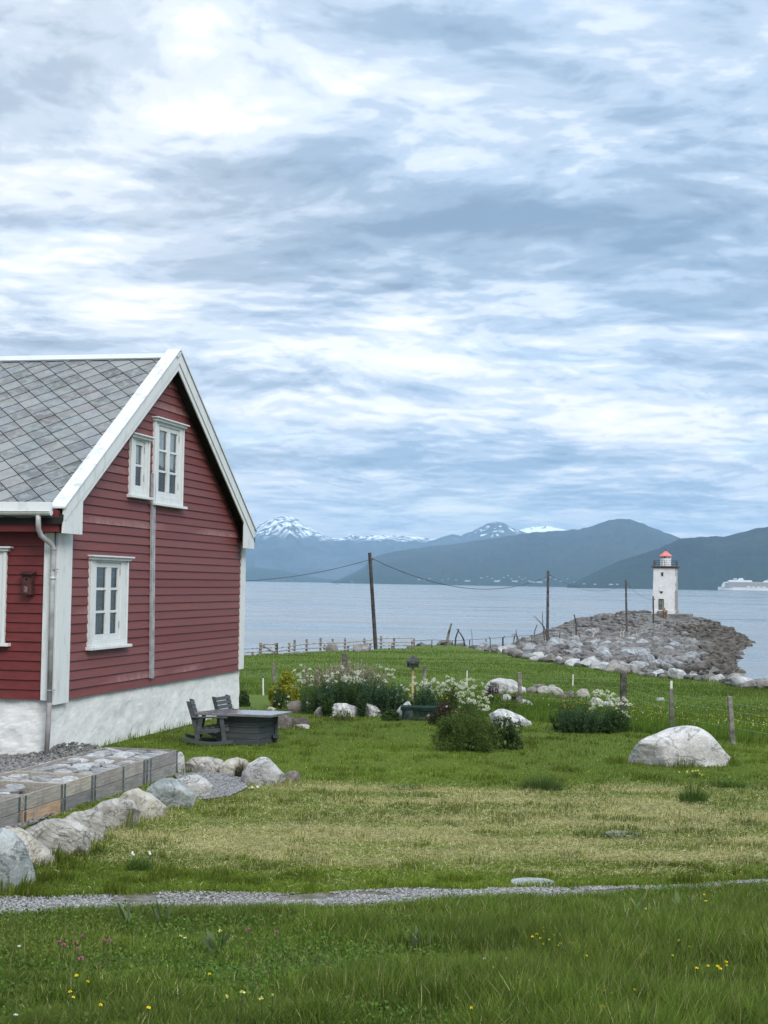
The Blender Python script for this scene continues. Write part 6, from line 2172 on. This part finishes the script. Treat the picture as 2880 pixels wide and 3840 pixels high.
def cow_parsley(label, cx, base, w, top, seed, umbels=34, low=.45, dens=1.0):
    umbels = max(8, int(umbels * .72))
    r = np.random.default_rng(seed)
    p, W, H = spot(cx, base, w, top)
    p = p + np.array([0, W * .25 + .1, 0]); p[2] = gz(p[0], p[1])
    T = thing('cow_parsley', label, 'wildflower', p, 0, 'cow parsley in the flower bed')
    a = r.uniform(0, 6.28, umbels); q = np.sqrt(r.uniform(0, 1, umbels)) * W / 2 * 1.08
    h = H * (low + (1 - low) * r.uniform(0, 1, umbels) ** .8) * (1 - .22 * (q / (W / 2 + 1e-6)) ** 2)
    X, Y = q * np.cos(a), q * np.sin(a) * .7
    S = Foliage(); P0 = np.stack([X * .35, Y * .35, np.zeros(umbels) - .03], -1); tip = np.stack([X * .65, Y * .65, h], -1)
    S.blades(P0, (tip * np.array([.35, .35, .55]), tip), .007, palette([(.07, .11, .035)], umbels, r))
    S.build('stem', LEAF, T)
    for i in range(umbels):
        U = Foliage(); R = r.uniform(.028, .064)
        kk = 20
        an = r.uniform(0, 6.28, kk); rr_ = np.sqrt(r.uniform(0, 1, kk)) * R
        c = P0[i] + tip[i] + np.stack([rr_ * np.cos(an), rr_ * np.sin(an), .045 - (rr_ / R) ** 2 * .045], -1)
        for s_ in range(3):
            ang = an + s_ * 2.1
            D = sph(kk, r) + np.array([0, 0, .3])
            U.leaves(c, D, 0.0098 * r.uniform(.7, 1.3, kk), 2.2, palette([(.56, .58, .46), (.48, .53, .36), (.60, .61, .52)], kk, r, .08), seed=seed + s_)
        U.build('umbel', PETAL, T)
    n = int(1500 * dens)
    F = Foliage(); k = r.integers(0, umbels, n); t = r.uniform(.05, .72, n)
    P = P0[k] + tip[k] * t[:, None] + r.normal(size=(n, 3)) * np.array([.05, .05, .03])
    F.leaves(P, sph(n, r) + np.array([0, 0, .3]), .010 * r.uniform(.6, 1.3, n), 2.6, palette(GR_MID, n, r), seed=seed)
    F.build('foliage', LEAF, T)
    return T


def tuft(label, cx, base, w, top, cols, seed, n=420, wid=.006, lean=.5, flowers=None, dry=None):
    r = np.random.default_rng(seed)
    p, W, H = spot(cx, base, w, top)
    p = p + np.array([0, W * .15, 0]); p[2] = gz(p[0], p[1])
    T = thing('grass_tuft', label, 'grass tuft', p, 0)
    a = r.uniform(0, 6.28, n); q = np.sqrt(r.uniform(0, 1, n)) * W / 2 * .75
    P = np.stack([q * np.cos(a), q * np.sin(a) * .55, np.zeros(n) - .02], -1)
    h = H * r.uniform(.35, 1.05, n) * (1 - .70 * (q / (W / 2)))
    ln = np.stack([np.cos(a), np.sin(a)], -1) * (lean * W * .28 * r.uniform(.2, 1.2, (n, 1))) + r.normal(size=(n, 2)) * .03
    tip = np.stack([ln[:, 0], ln[:, 1], h], -1); mid = tip * np.array([.28, .28, .62])
    F = Foliage(); c = palette(cols, n, r)
    F.blades(P, (mid, tip), wid * r.uniform(.7, 1.3, n), c)
    F.build('blades', LEAF, T)
    if flowers:
        fc, nf, fs, lo = flowers
        U = Foliage()
        for i in range(nf):
            m = r.integers(0, n); q0 = P[m] + np.array([0, 0, 0]) + np.array([tip[m][0], tip[m][1], H * r.uniform(lo, 1.05)])
            kk = 8; U.leaves(np.repeat(q0[None], kk, 0), sph(kk, r) + np.array([0, 0, .5]), fs, 1.6, palette([fc], kk, r, .1), seed=seed + i)
        U.build('flowers', PETAL, T)
    return T


def build_garden_plants():
    S, P, C = shrub, perennial, cow_parsley
    S('yellow leaved shrub at the left end of the flower bed', 1058, 2655, 104, 2528, GR_YEL + [(.14, .18, .03)], 1, n=5200, leaf=.018)
    S('white blossomed plant with dark leaves at the foot of the yellow shrub', 1052, 2664, 74, 2590, GR_DARK, 2, n=1400, leaf=.016, flowers=((.85, .85, .83), 9, .024, .3), name='flowering_plant', cat='plant')
    C('tall cow parsley just right of the yellow shrub', 1128, 2655, 84, 2490, 3, 34, .35)
    P('grey plumed tall grass at the back of the flower bed around the dark post', 1290, 2655, 330, 2492, GR_BLUE + [(.10, .11, .06)], 4, stems=300, plume=((.30, .27, .20), .8, .014), leaf=.010, elong=8, per=24, spread=.35, name='plumed_grass', cat='plant')
    mass = 'dark leafy perennial clump '
    P(mass + 'above the pinkish white square boulder', 1175, 2678, 110, 2540, GR_MID + GR_DARK, 5, 70, .010)
    P(mass + 'left of the middle of the flower bed', 1246, 2682, 120, 2535, GR_BLUE, 6, 80)
    P(mass + 'in the middle of the flower bed, behind the streaked boulder', 1312, 2684, 120, 2528, GR_DARK, 7, 80)
    P(mass + 'right of the middle, behind the pointed boulder', 1392, 2684, 120, 2522, GR_BLUE, 8, 80)
    P(mass + 'left of the bird feeder post', 1468, 2688, 120, 2540, GR_BLUE, 9, 80)
    P('narrow dark leafy clump standing in front between two streaked boulders', 1355, 2689, 38, 2582, GR_DARK + GR_BLUE, 10, 26)
    P('narrow dark leafy clump standing in front of the low grey stone', 1226, 2689, 36, 2584, GR_DARK, 11, 24)
    P('leafy clump between the bird feeder and the cow parsley', 1592, 2690, 100, 2556, GR_BLUE, 12, 70)
    C('cow parsley spread over the middle of the flower bed', 1296, 2660, 150, 2498, 13, 62, .52)
    C('sparse tall cow parsley far right above the dark perennials', 1452, 2665, 76, 2480, 14, 17, .55, .5)
    C('short cow parsley left of the bird feeder post', 1500, 2680, 80, 2560, 15, 16, .5, .6)
    C('tall thin cow parsley right behind the bird feeder post', 1572, 2680, 90, 2522, 16, 30, .3)
    C('broad cow parsley left of the yellow flowers', 1672, 2690, 150, 2522, 17, 85, .35)
    C('broad cow parsley leaning over the round green bush', 1775, 2702, 136, 2538, 18, 80, .25)
    S('yellow flowered perennial inside the broad cow parsley', 1690, 2690, 84, 2572, GR_MID, 19, n=1300, flowers=((.62, .40, .02), 26, .013, .55), name='flowering_plant', cat='plant')
    P('purple lupins beside the broad cow parsley', 1850, 2662, 60, 2560, GR_DARK, 20, 22, .012, 4.0, spike=((.10, .03, .10), 6, .016), name='lupin', cat='wildflower')
    P('small dark purple lupins in front of the white slab like rock', 1925, 2652, 40, 2602, GR_DARK, 21, 12, .012, 4.0, spike=((.10, .035, .06), 4, .014), name='lupin', cat='wildflower')
    S('dark reddish shrub behind the round green bush', 1680, 2722, 140, 2638, [(.045, .028, .022), (.06, .04, .03), (.05, .05, .025)], 22, n=2400, flowers=((.62, .52, .50), 5, .022, .3))
    S('round dense green bush in the middle of the lawn', 1748, 2822, 226, 2684, [(.07, .115, .026), (.085, .13, .03), (.055, .095, .022), (.11, .145, .038)], 23, n=22000, leaf=.0125, elong=1.55, lumps=46, loose=.55)
    S('darker bush growing out of the right side of the round green bush', 1900, 2812, 120, 2702, GR_DARK + [(.06, .08, .03)], 24, n=4200, leaf=.0145, flowers=((.62, .62, .56), 10, .010, .3))
    S('low pink flowered clump in front of the white streaked boulder', 1282, 2704, 72, 2666, GR_MID, 25, n=900, leaf=.010, flowers=((.62, .45, .45), 24, .009, .2), name='flowering_plant', cat='plant')
    S('low green clump left of the netted table', 1462, 2704, 74, 2668, GR_DARK, 26, n=1100)
    S('dark bush at the far corner of the house', 908, 2650, 52, 2598, GR_DARK, 27, n=1400)
    P('thin tall sprig at the far corner of the house', 906, 2648, 16, 2520, GR_DARK, 28, 5, .011, 4)
    P('dark broad perennial bush left of the thick fence post', 2205, 2752, 270, 2640, GR_BLUE + GR_DARK, 29, 190, .012, 5, spread=.6)
    S('leafy dark bush at the foot of the thick fence post', 2310, 2752, 120, 2672, GR_DARK, 30, n=2400, leaf=.016)
    S('yellow flowers rising behind the dark perennial bush', 2160, 2712, 140, 2612, GR_MID, 31, n=1500, flowers=((.60, .42, .02), 40, .013, .5), name='flowering_plant', cat='plant')
    C('cow parsley behind the dark perennial bush', 2270, 2715, 100, 2578, 32, 44, .5)
    C('cow parsley at the right of the thick fence post', 2352, 2745, 56, 2610, 33, 18, .2, .7)
    S('yellow green low plants between the pale rock and the fence post', 1905, 2682, 92, 2634, GR_MID + [(.16, .17, .03)], 34, n=1200, flowers=((.55, .45, .05), 8, .012, .3), name='flowering_plant', cat='plant')
    G1 = [(.07, .13, .025), (.09, .15, .03), (.055, .11, .022)]
    tuft('low dark grass tuft at the upper edge of the hay, left of the tall one', 1522, 2962, 168, 2922, G1, 41, 420)
    tuft('tall feathery grass tuft at the upper edge of the hay', 2035, 2966, 214, 2868, G1 + [(.10, .12, .05)], 42, 700)
    tuft('pointed grass tuft topped by a yellow flower in the hay', 2605, 3014, 134, 2898, G1, 43, 500, lean=.6, flowers=((.60, .58, .12), 9, .010, 1.0))
    tuft('long low grass tuft at the right end of the hay', 2738, 2956, 196, 2902, G1, 44, 520)
    tuft('flat dark grass patch around the mossy stone in the hay', 2335, 3146, 216, 3108, [(.05, .07, .02), (.06, .08, .025)], 45, 500, lean=.9)
    tuft('grass tuft with small white flowers left of the hay', 520, 3266, 118, 3182, G1, 46, 420, flowers=((.82, .82, .78), 5, .010, .8))
    tuft('dry green grass tuft in front of the long striated boulder', 150, 3190, 92, 3086, [(.09, .11, .035), (.13, .13, .05), (.06, .085, .025)], 47, 420)
    tuft('dark brown grass tuft in front of the buff boulder', 900, 2920, 56, 2812, [(.055, .05, .025), (.07, .065, .03)], 48, 320, wid=.005)
    tuft('small brown grass tuft at the left foot of the round white boulder', 938, 2942, 46, 2904, [(.08, .08, .04), (.06, .07, .03)], 49, 160)
    tuft('dry grass tuft under the striated boulders', 300, 3215, 70, 3150, [(.08, .10, .03), (.12, .12, .05)], 50, 260)
    tuft('white flowered weed tuft at the end of the gravel bed', 945, 2965, 40, 2945, G1, 51, 120, flowers=((.80, .80, .78), 5, .010, .7))


# ------------------------------------------------------------------ grass
def blade_field(F, x, y, h, w, lean, col, wind=(.1, 0.0)):
    n = len(x)
    P = np.stack([x, y, G(x, y) - .008], -1)
    a = RNG.uniform(0, 6.28, n); l = lean * RNG.uniform(.15, 1.0, n)
    tip = np.stack([np.cos(a) * l + wind[0] * h, np.sin(a) * l + wind[1] * h, h], -1)
    mid = tip * np.array([.30, .30, .60])
    F.blades(P, (mid, tip), w, col)


def grass_colour(x, y, base_cols, hay=None):
    n = len(x)
    c = palette(base_cols, n, RNG, .2)
    big = fbm(x * .30, y * .30, 2.0, 3)[:, None]
    c = c * (.52 + .95 * big)
    yel = sstep(.48, .70, fbm(x * .8 + 40, y * .8, 5.0, 4))[:, None]
    c = c * (1 - yel * .30) + np.array([.15, .17, .035]) * yel * .30
    if hay is not None:
        m = (RNG.random(n) < hay)[:, None]
        st = palette([(.48, .44, .20), (.40, .375, .16), (.54, .49, .26), (.30, .30, .11)], n, RNG, .15)
        c = np.where(m, st, c)
    return c


def in_solid(x, y):
    """places without turf: gravel, house, crates"""
    bad = (sdist(x, y, PIT) > -.05) | (sdist(x, y, PIT2) > -.05)
    d = np.stack([x - H_O[0], y - H_O[1]], -1)
    hv = d @ HV[:2]; hu = d @ HU[:2]
    bad |= (hv < .02) & (hu > -.05) & (hu < HD)
    return bad


def build_grass():
    F = Foliage()
    # unmown verge in the foreground
    def fan(n, y0, y1, half, pw=1.0):
        t = RNG.random(n) ** pw
        y = y0 + (y1 - y0) * t
        x = RNG.uniform(-1, 1, n) * (half[0] + half[1] * y)
        return x, y
    n = 460000
    x, y = fan(n, 7.6, 16.2, (2.0, .30), 1.15)
    k = (y < verge_edge(x) + RNG.normal(size=n) * .05) & (RNG.random(n) < 1.2)
    bare = fbm(x * 1.5 + 3, y * 1.5, 21.0, 4)
    # trodden, half bare patches on the left and middle
    bm = np.exp(-((x + 1.0) / 1.5) ** 2 - ((y - 10.6) / 1.0) ** 2) + .55 * np.exp(-((x - .2) / .9) ** 2 - ((y - 9.3) / .6) ** 2)
    k &= RNG.random(n) > np.clip(bm * .95 * sstep(.42, .60, bare), 0, .93)
    x, y = x[k], y[k]; n = len(x)
    tall = fbm(x * .9 + 8, y * .9, 4.0, 4)
    right = sstep(-.6, 2.4, x)
    h = (.05 + .20 * sstep(.32, .72, tall) * RNG.uniform(.4, 1.1, n) + .09 * right * RNG.uniform(.2, 1.3, n))
    h *= 1 - .55 * np.clip(np.exp(-((x + 1.0) / 1.4) ** 2 - ((y - 10.4) / 1.0) ** 2), 0, 1)
    h = np.minimum(h, .045 + (.085 - .02 * sstep(.2, 2., x)) * np.maximum(verge_edge(x) - y, 0) + .05 * RNG.random(n))
    clump = fbm(x * 5, y * 5, 1.0, 2)
    h *= .7 + .7 * clump
    c = grass_colour(x, y, [(.092, .155, .020), (.122, .185, .026), (.155, .208, .036), (.072, .130, .020)], hay=np.full(n, .05))
    patch = sstep(.45, .62, fbm(x * .7 + 50, y * .7, 9.0, 3))[:, None]
    c = c * (1 - .35 * patch) + np.array([.075, .105, .022]) * .35 * patch
    blade_field(F, x, y, h, RNG.uniform(.0035, .0075, n), .55 * h + .02, c, (.04, -.05))
    # clover and other broad leaves low in the verge
    m = 84000
    x, y = fan(m, 7.8, 15.8, (2.0, .30), 1.1)
    cl = fbm(x * 1.1 + 90, y * 1.1, 2.0, 3)
    k = (y < verge_edge(x) - .03) & (RNG.random(m) < .15 + 1.2 * sstep(.46, .62, cl))
    x, y = x[k], y[k]; m = len(x)
    P = np.stack([x, y, G(x, y) + RNG.uniform(.0, .10, m)], -1)
    F.leaves(P, sph(m, RNG) * np.array([1, 1, .5]) + np.array([0, 0, .35]), RNG.uniform(.006, .015, m), 2.0, grass_colour(x, y, [(.075, .14, .022), (.10, .17, .032), (.085, .15, .03)]), seed=3)
    # seed stalks standing above the verge
    m = 3600
    x, y = fan(m, 8.2, 15.6, (2.0, .29)); k = (y < verge_edge(x)) & (RNG.random(m) < .25 + .75 * sstep(-.5, 2, x)); x, y = x[k], y[k]; m = len(x)
    h = RNG.uniform(.16, .40, m) * np.clip((verge_edge(x) - y) * .45 + .15, .15, 1)
    blade_field(F, x, y, h, .0045, .10, palette([(.14, .15, .05), (.20, .19, .09), (.10, .13, .04)], m, RNG), (.06, 0))
    o = F.build('grass', LEAF); tag(o, 'tall unmown verge grass and clover in the foreground', 'grass', kind='stuff')

    # lawn between the path and the fence
    F = Foliage()
    n = 540000
    u = RNG.random(n)
    y0, y1 = 13.4, 36.0
    y = 1 / (1 / y0 + (1 / y1 - 1 / y0) * u)              # denser near the eye
    x = RNG.uniform(-1, 1, n) * (2.2 + .295 * y)
    over = (y > path_c(x) - path_w(x) * 1.1) & (RNG.random(n) < .75 * sstep(.3, 2.4, x) * sstep(.40, .58, fbm(x * 2.1, y * 2.6, 5.0, 3)))
    k = ((y > path_c(x) + path_w(x) * (.75 + .3 * RNG.random(n))) | over) & ~in_solid(x, y)
    x, y = x[k], y[k]; n = len(x)
    hay = hay_mask(x, y)
    h = RNG.uniform(.022, .055, n) * (1 + .25 * sstep(.5, .7, fbm(x * 2, y * 2, 3, 3)))
    wallfringe = np.abs((np.stack([x - H_O[0], y - H_O[1]], -1) @ HV[:2])) < .22
    h = np.where(wallfringe & (RNG.random(n) < .5), RNG.uniform(.03, .20, n) * fbm(x * 3, y * 3, 1, 2) * 1.6, h)
    ring = np.zeros(n); inside = np.zeros(n, bool)
    for (fx_, fy_, ra, rb, yw) in FOOT:
        m = (np.abs(x - fx_) < ra + .5) & (np.abs(y - fy_) < ra + .5)
        if not m.any(): continue
        c_, s_ = math.cos(yw), math.sin(yw)
        lx = (x[m] - fx_) * c_ + (y[m] - fy_) * s_; ly = -(x[m] - fx_) * s_ + (y[m] - fy_) * c_
        e = np.hypot(lx / ra, ly / rb)
        ring[m] = np.maximum(ring[m], np.clip(1 - np.abs(e - 1.05) * min(ra, rb) / .13, 0, 1))
        inside[m] |= e < .80
    cl = sstep(.56, .72, fbm(x * 3.2 + 7, y * 3.2, 6.0, 3)); h = h * (.75 + 1.0 * cl)
    h = np.where(inside, .01, h * (1 + 2.3 * ring * fbm(x * 6, y * 6, 2, 2) * 1.5))
    edge = np.clip(1 - np.abs(y - (path_c(x) + path_w(x))) / .25, 0, 1)
    h = h * (1 + 1.0 * edge)
    c = grass_colour(x, y, [(.110, .165, .017), (.130, .186, .021), (.092, .143, .014), (.158, .198, .030)], hay=hay * .75 + .012)
    c = c * (1 - .30 * cl[:, None] * (1 - hay[:, None]))
    blade_field(F, x, y, h, RNG.uniform(.006, .011, n) * (y / 16) ** .4, .05, c)
    # cut stems lying on the mown band
    m = 190000
    y = 1 / (1 / 14.0 + (1 / 24.0 - 1 / 14.0) * RNG.random(m)); x = RNG.uniform(-1, 1, m) * (2.2 + .295 * y)
    k = (RNG.random(m) < hay_mask(x, y) * .95 + .015) & (y > path_c(x) + path_w(x)) & ~in_solid(x, y)
    x, y = x[k], y[k]; m = len(x)
    P = np.stack([x, y, G(x, y) + RNG.uniform(.012, .06, m)], -1)
    a = RNG.normal(0, .55, m) + np.where(RNG.random(m) < .5, 0, math.pi); L = RNG.uniform(.04, .14, m)
    tip = np.stack([np.cos(a) * L, np.sin(a) * L, RNG.uniform(-.015, .02, m)], -1); mid = tip * .5 + np.array([0, 0, .008])
    F.blades(P, (mid, tip), RNG.uniform(.003, .006, m), palette([(.54, .49, .25), (.46, .42, .19), (.60, .55, .33), (.33, .32, .12), (.22, .24, .08)], m, RNG, .15))
    o = F.build('grass', LEAF); tag(o, 'short mown lawn with a dried hay band across it', 'grass', kind='stuff')

    # meadow beyond the fence and the far lawn
    F = Foliage()
    n = 240000
    y = 1 / (1 / 29.0 + (1 / 135.0 - 1 / 29.0) * RNG.random(n) ** 1.0); x = RNG.uniform(-1, 1, n) * (2.5 + .29 * y)
    fy = np.interp(x, [-3, 0, 2.5, 5.5, 8, 12], [44, 40, 36, 32.0, 29.5, 27])
    k = (y > fy - 1.2) & (sdist(x, y, LAWN) > .1) & ~in_solid(x, y)
    x, y, fy = x[k], y[k], fy[k]; n = len(x)
    meadow = (1 - sstep(4, 9, y - fy)) * sstep(-4, 2, x)
    row = fbm(x * .10, y * .55, 6.0, 3)
    h = RNG.uniform(.03, .08, n) + meadow * RNG.uniform(.05, .22, n) + .07 * sstep(.5, .68, row)
    c = grass_colour(x, y, [(.080, .138, .018), (.094, .152, .022), (.066, .118, .016)])
    lt = sstep(.52, .68, row)[:, None] * (1 - meadow[:, None]); c = c * (1 - .28 * lt) + np.array([.14, .17, .04]) * .28 * lt
    blade_field(F, x, y, h, RNG.uniform(.010, .018, n) * (y / 30) ** .75, .06 + .04 * meadow, c)
    o = F.build('grass', LEAF); tag(o, 'meadow grass beyond the wire fence and down to the shore', 'grass', kind='stuff')
    # buttercups and other specks in the meadow, beyond counting
    F = Foliage()
    n = 3000
    x = RNG.uniform(-3, 13, n); fy = np.interp(x, [-3, 0, 2.5, 5.5, 8, 12], [44, 40, 36, 32.0, 29.5, 27]); y = fy + RNG.gamma(1.6, 1.7, n) + .3
    k = fbm(x * .7, y * .5, 3.0, 3) > np.where(x > 5, .44, .52); x, y = x[k], y[k]; n = len(x)
    P = np.stack([x, y, G(x, y) + RNG.uniform(.10, .26, n)], -1)
    col = np.where((RNG.random(n) < .86)[:, None], palette([(.50, .42, .02), (.40, .36, .04)], n, RNG), palette([(.7, .72, .6)], n, RNG))
    for _ in range(3):
        F.leaves(P, sph(n, RNG) + np.array([0, -.2, .4]), .011, 1.5, col, seed=_)
    o = F.build('meadow_flowers', PETAL); tag(o, 'yellow specks of meadow flowers beyond the wire fence', 'flowers', kind='stuff')


def build_verge_flowers():
    def lay(pts, ox, oy, k): return [(ox + a * k, oy + b * k) for a, b in pts]
    k = .868
    butter = lay([(640, 362), (660, 350), (675, 368), (690, 340), (688, 322), (715, 375), (735, 355), (763, 390), (800, 388), (820, 389), (688, 393), (755, 401), (873, 443), (925, 588), (952, 597), (983, 605), (1083, 592), (945, 663), (378, 670),
                  (1247, 443), (1400, 488), (1440, 490), (1478, 470), (1480, 486), (1350, 498), (1453, 500), (1275, 378), (1322, 405), (1390, 207), (1383, 180), (1130, 240)], 1440, 3200, k) + \
             lay([(303, 600), (315, 625), (435, 657), (330, 530), (380, 555), (905, 523), (640, 670)], 0, 3200, k)
    clover = lay([(473, 495), (520, 510), (572, 515), (632, 550), (435, 455), (530, 455), (985, 420)], 1440, 3200, k) + lay([(82, 402), (68, 700)], 0, 3200, k)
    pink = lay([(255, 385), (275, 397), (327, 388), (335, 413), (350, 455), (355, 360), (450, 378), (470, 378), (1072, 330), (1195, 342)], 0, 3200, k) + lay([(1425, 245), (1490, 265)], 1440, 3200, k)
    cowslip = lay([(950, 335), (780, 355), (800, 365), (980, 620), (1048, 600), (1128, 627), (1177, 612)], 0, 3200, k)

    def head(col, n, s, el, up, name):
        F = Foliage(); r = np.random.default_rng(3)
        D = sph(n, r) * np.array([1, 1, .6]) + np.array([0, 0, up])
        F.leaves(np.zeros((n, 3)), D, s * r.uniform(.8, 1.2, n), el, palette([col], n, r, .1), seed=1)
        return F

    def kind(pts, name, cat, label, group, F, hgt, cols):
        proto = None
        for i, (px, py) in enumerate(pts):
            # the bloom sits a hand's breadth over the turf: step the ground point nearer until it does
            p = at_ground(px, py)
            lo, hi = p[1] * .80, p[1]
            for _ in range(18):
                m = (lo + hi) / 2; q = at_y(px, py, m)
                if q[2] - gz(q[0], q[1]) > hgt: lo = m
                else: hi = m
            q = at_y(px, py, (lo + hi) / 2)
            if proto is None:
                T = thing(name, label, cat, q, 0, group)
                h = F.build('flower_head', PETAL, T)
                b = MB(); b.tube([(.03, .02, -hgt - .03), (.012, .0, -hgt * .5), (0, 0, 0)], .0028, 5, (.06, .10, .03)); b.build('stem', LEAF, T)
                proto = T
            else:
                s = .8 + .45 * ((i * 37) % 10) / 10
                dup(proto, q, (i * 2.4) % 6.28, scale=(s, s, 1.0))
    kind(butter, 'buttercup', 'flower', 'small yellow buttercup standing in the foreground verge', 'buttercups in the foreground verge', head((.70, .56, .02), 9, .0085, 1.5, .55, 'b'), .20, None)
    kind(clover, 'white_clover', 'flower', 'white clover head in the foreground verge', 'white clovers in the foreground verge', head((.78, .78, .74), 16, .006, 2.0, .4, 'c'), .15, None)
    kind(pink, 'red_clover', 'flower', 'pink clover head in the foreground verge', 'pink clovers in the foreground verge', head((.38, .14, .22), 20, .008, 2.0, .5, 'p'), .20, None)
    kind(cowslip, 'cowslip', 'flower', 'pale yellow cowslip stalk in the half bare foreground patch', 'cowslips in the foreground verge', head((.52, .50, .16), 9, .0065, 2.4, .1, 'w'), .26, None)
    # dock leaves
    docks = lay([(1285, 240), (1110, 402), (150, 405), (1080, 446), (1065, 280), (1162, 292), (475, 420)], 1440, 3200, k) + lay([(560, 300), (700, 285), (950, 420)], 0, 3200, k)
    labs = ['upright grey green dock leaf in the tall grass at the right', 'bent grey green dock leaf right of the buttercup patch', 'broad dock leaf in the lower middle of the verge', 'drooping dock leaf below the bent one', 'narrow dock leaf close to the path at the right', 'broad dock leaf left of the upright grey green one', 'pale dock leaf left of the buttercup patch',
            'broad weed leaves at the path edge on the left', 'broad weed leaves at the path edge nearer the middle', 'pale leafy weed below the cowslips']
    for i, ((px, py), lab) in enumerate(zip(docks, labs)):
        p = at_ground(px, py + 30)
        r = np.random.default_rng(60 + i)
        T = thing('dock_plant', lab, 'weed', p, 0)
        F = Foliage(); n = 7
        a = r.uniform(0, 6.28, n)
        D = np.stack([np.cos(a) * .6, np.sin(a) * .5, r.uniform(.6, 1.3, n)], -1)
        F.leaves(np.stack([a * 0, a * 0, a * 0 + .02], -1) + D * .05, D, r.uniform(.018, .030, n), 6.5, palette([(.11, .165, .06), (.15, .20, .095), (.09, .145, .04)], n, r, .15), seed=i)
        F.build('leaves', LEAF, T)
LEAF = m_leaf('leaf_green')
PETAL = m_leaf('petal', .15, .6, .0)
BARK = m_plain('twig_bark', (.07, .055, .04), .9, .15, .2, 9)
build_world(); build_sun(); build_haze()
build_ground(); build_water(); build_path(); build_gravels()
build_mountains(); build_far_houses()
build_house()
build_boulders(); build_shore_rocks()
build_lighthouse(); build_poles(); build_fences(); build_driftwood(); build_ships()
build_furniture(); build_crates()
build_garden_plants(); build_grass(); build_verge_flowers()
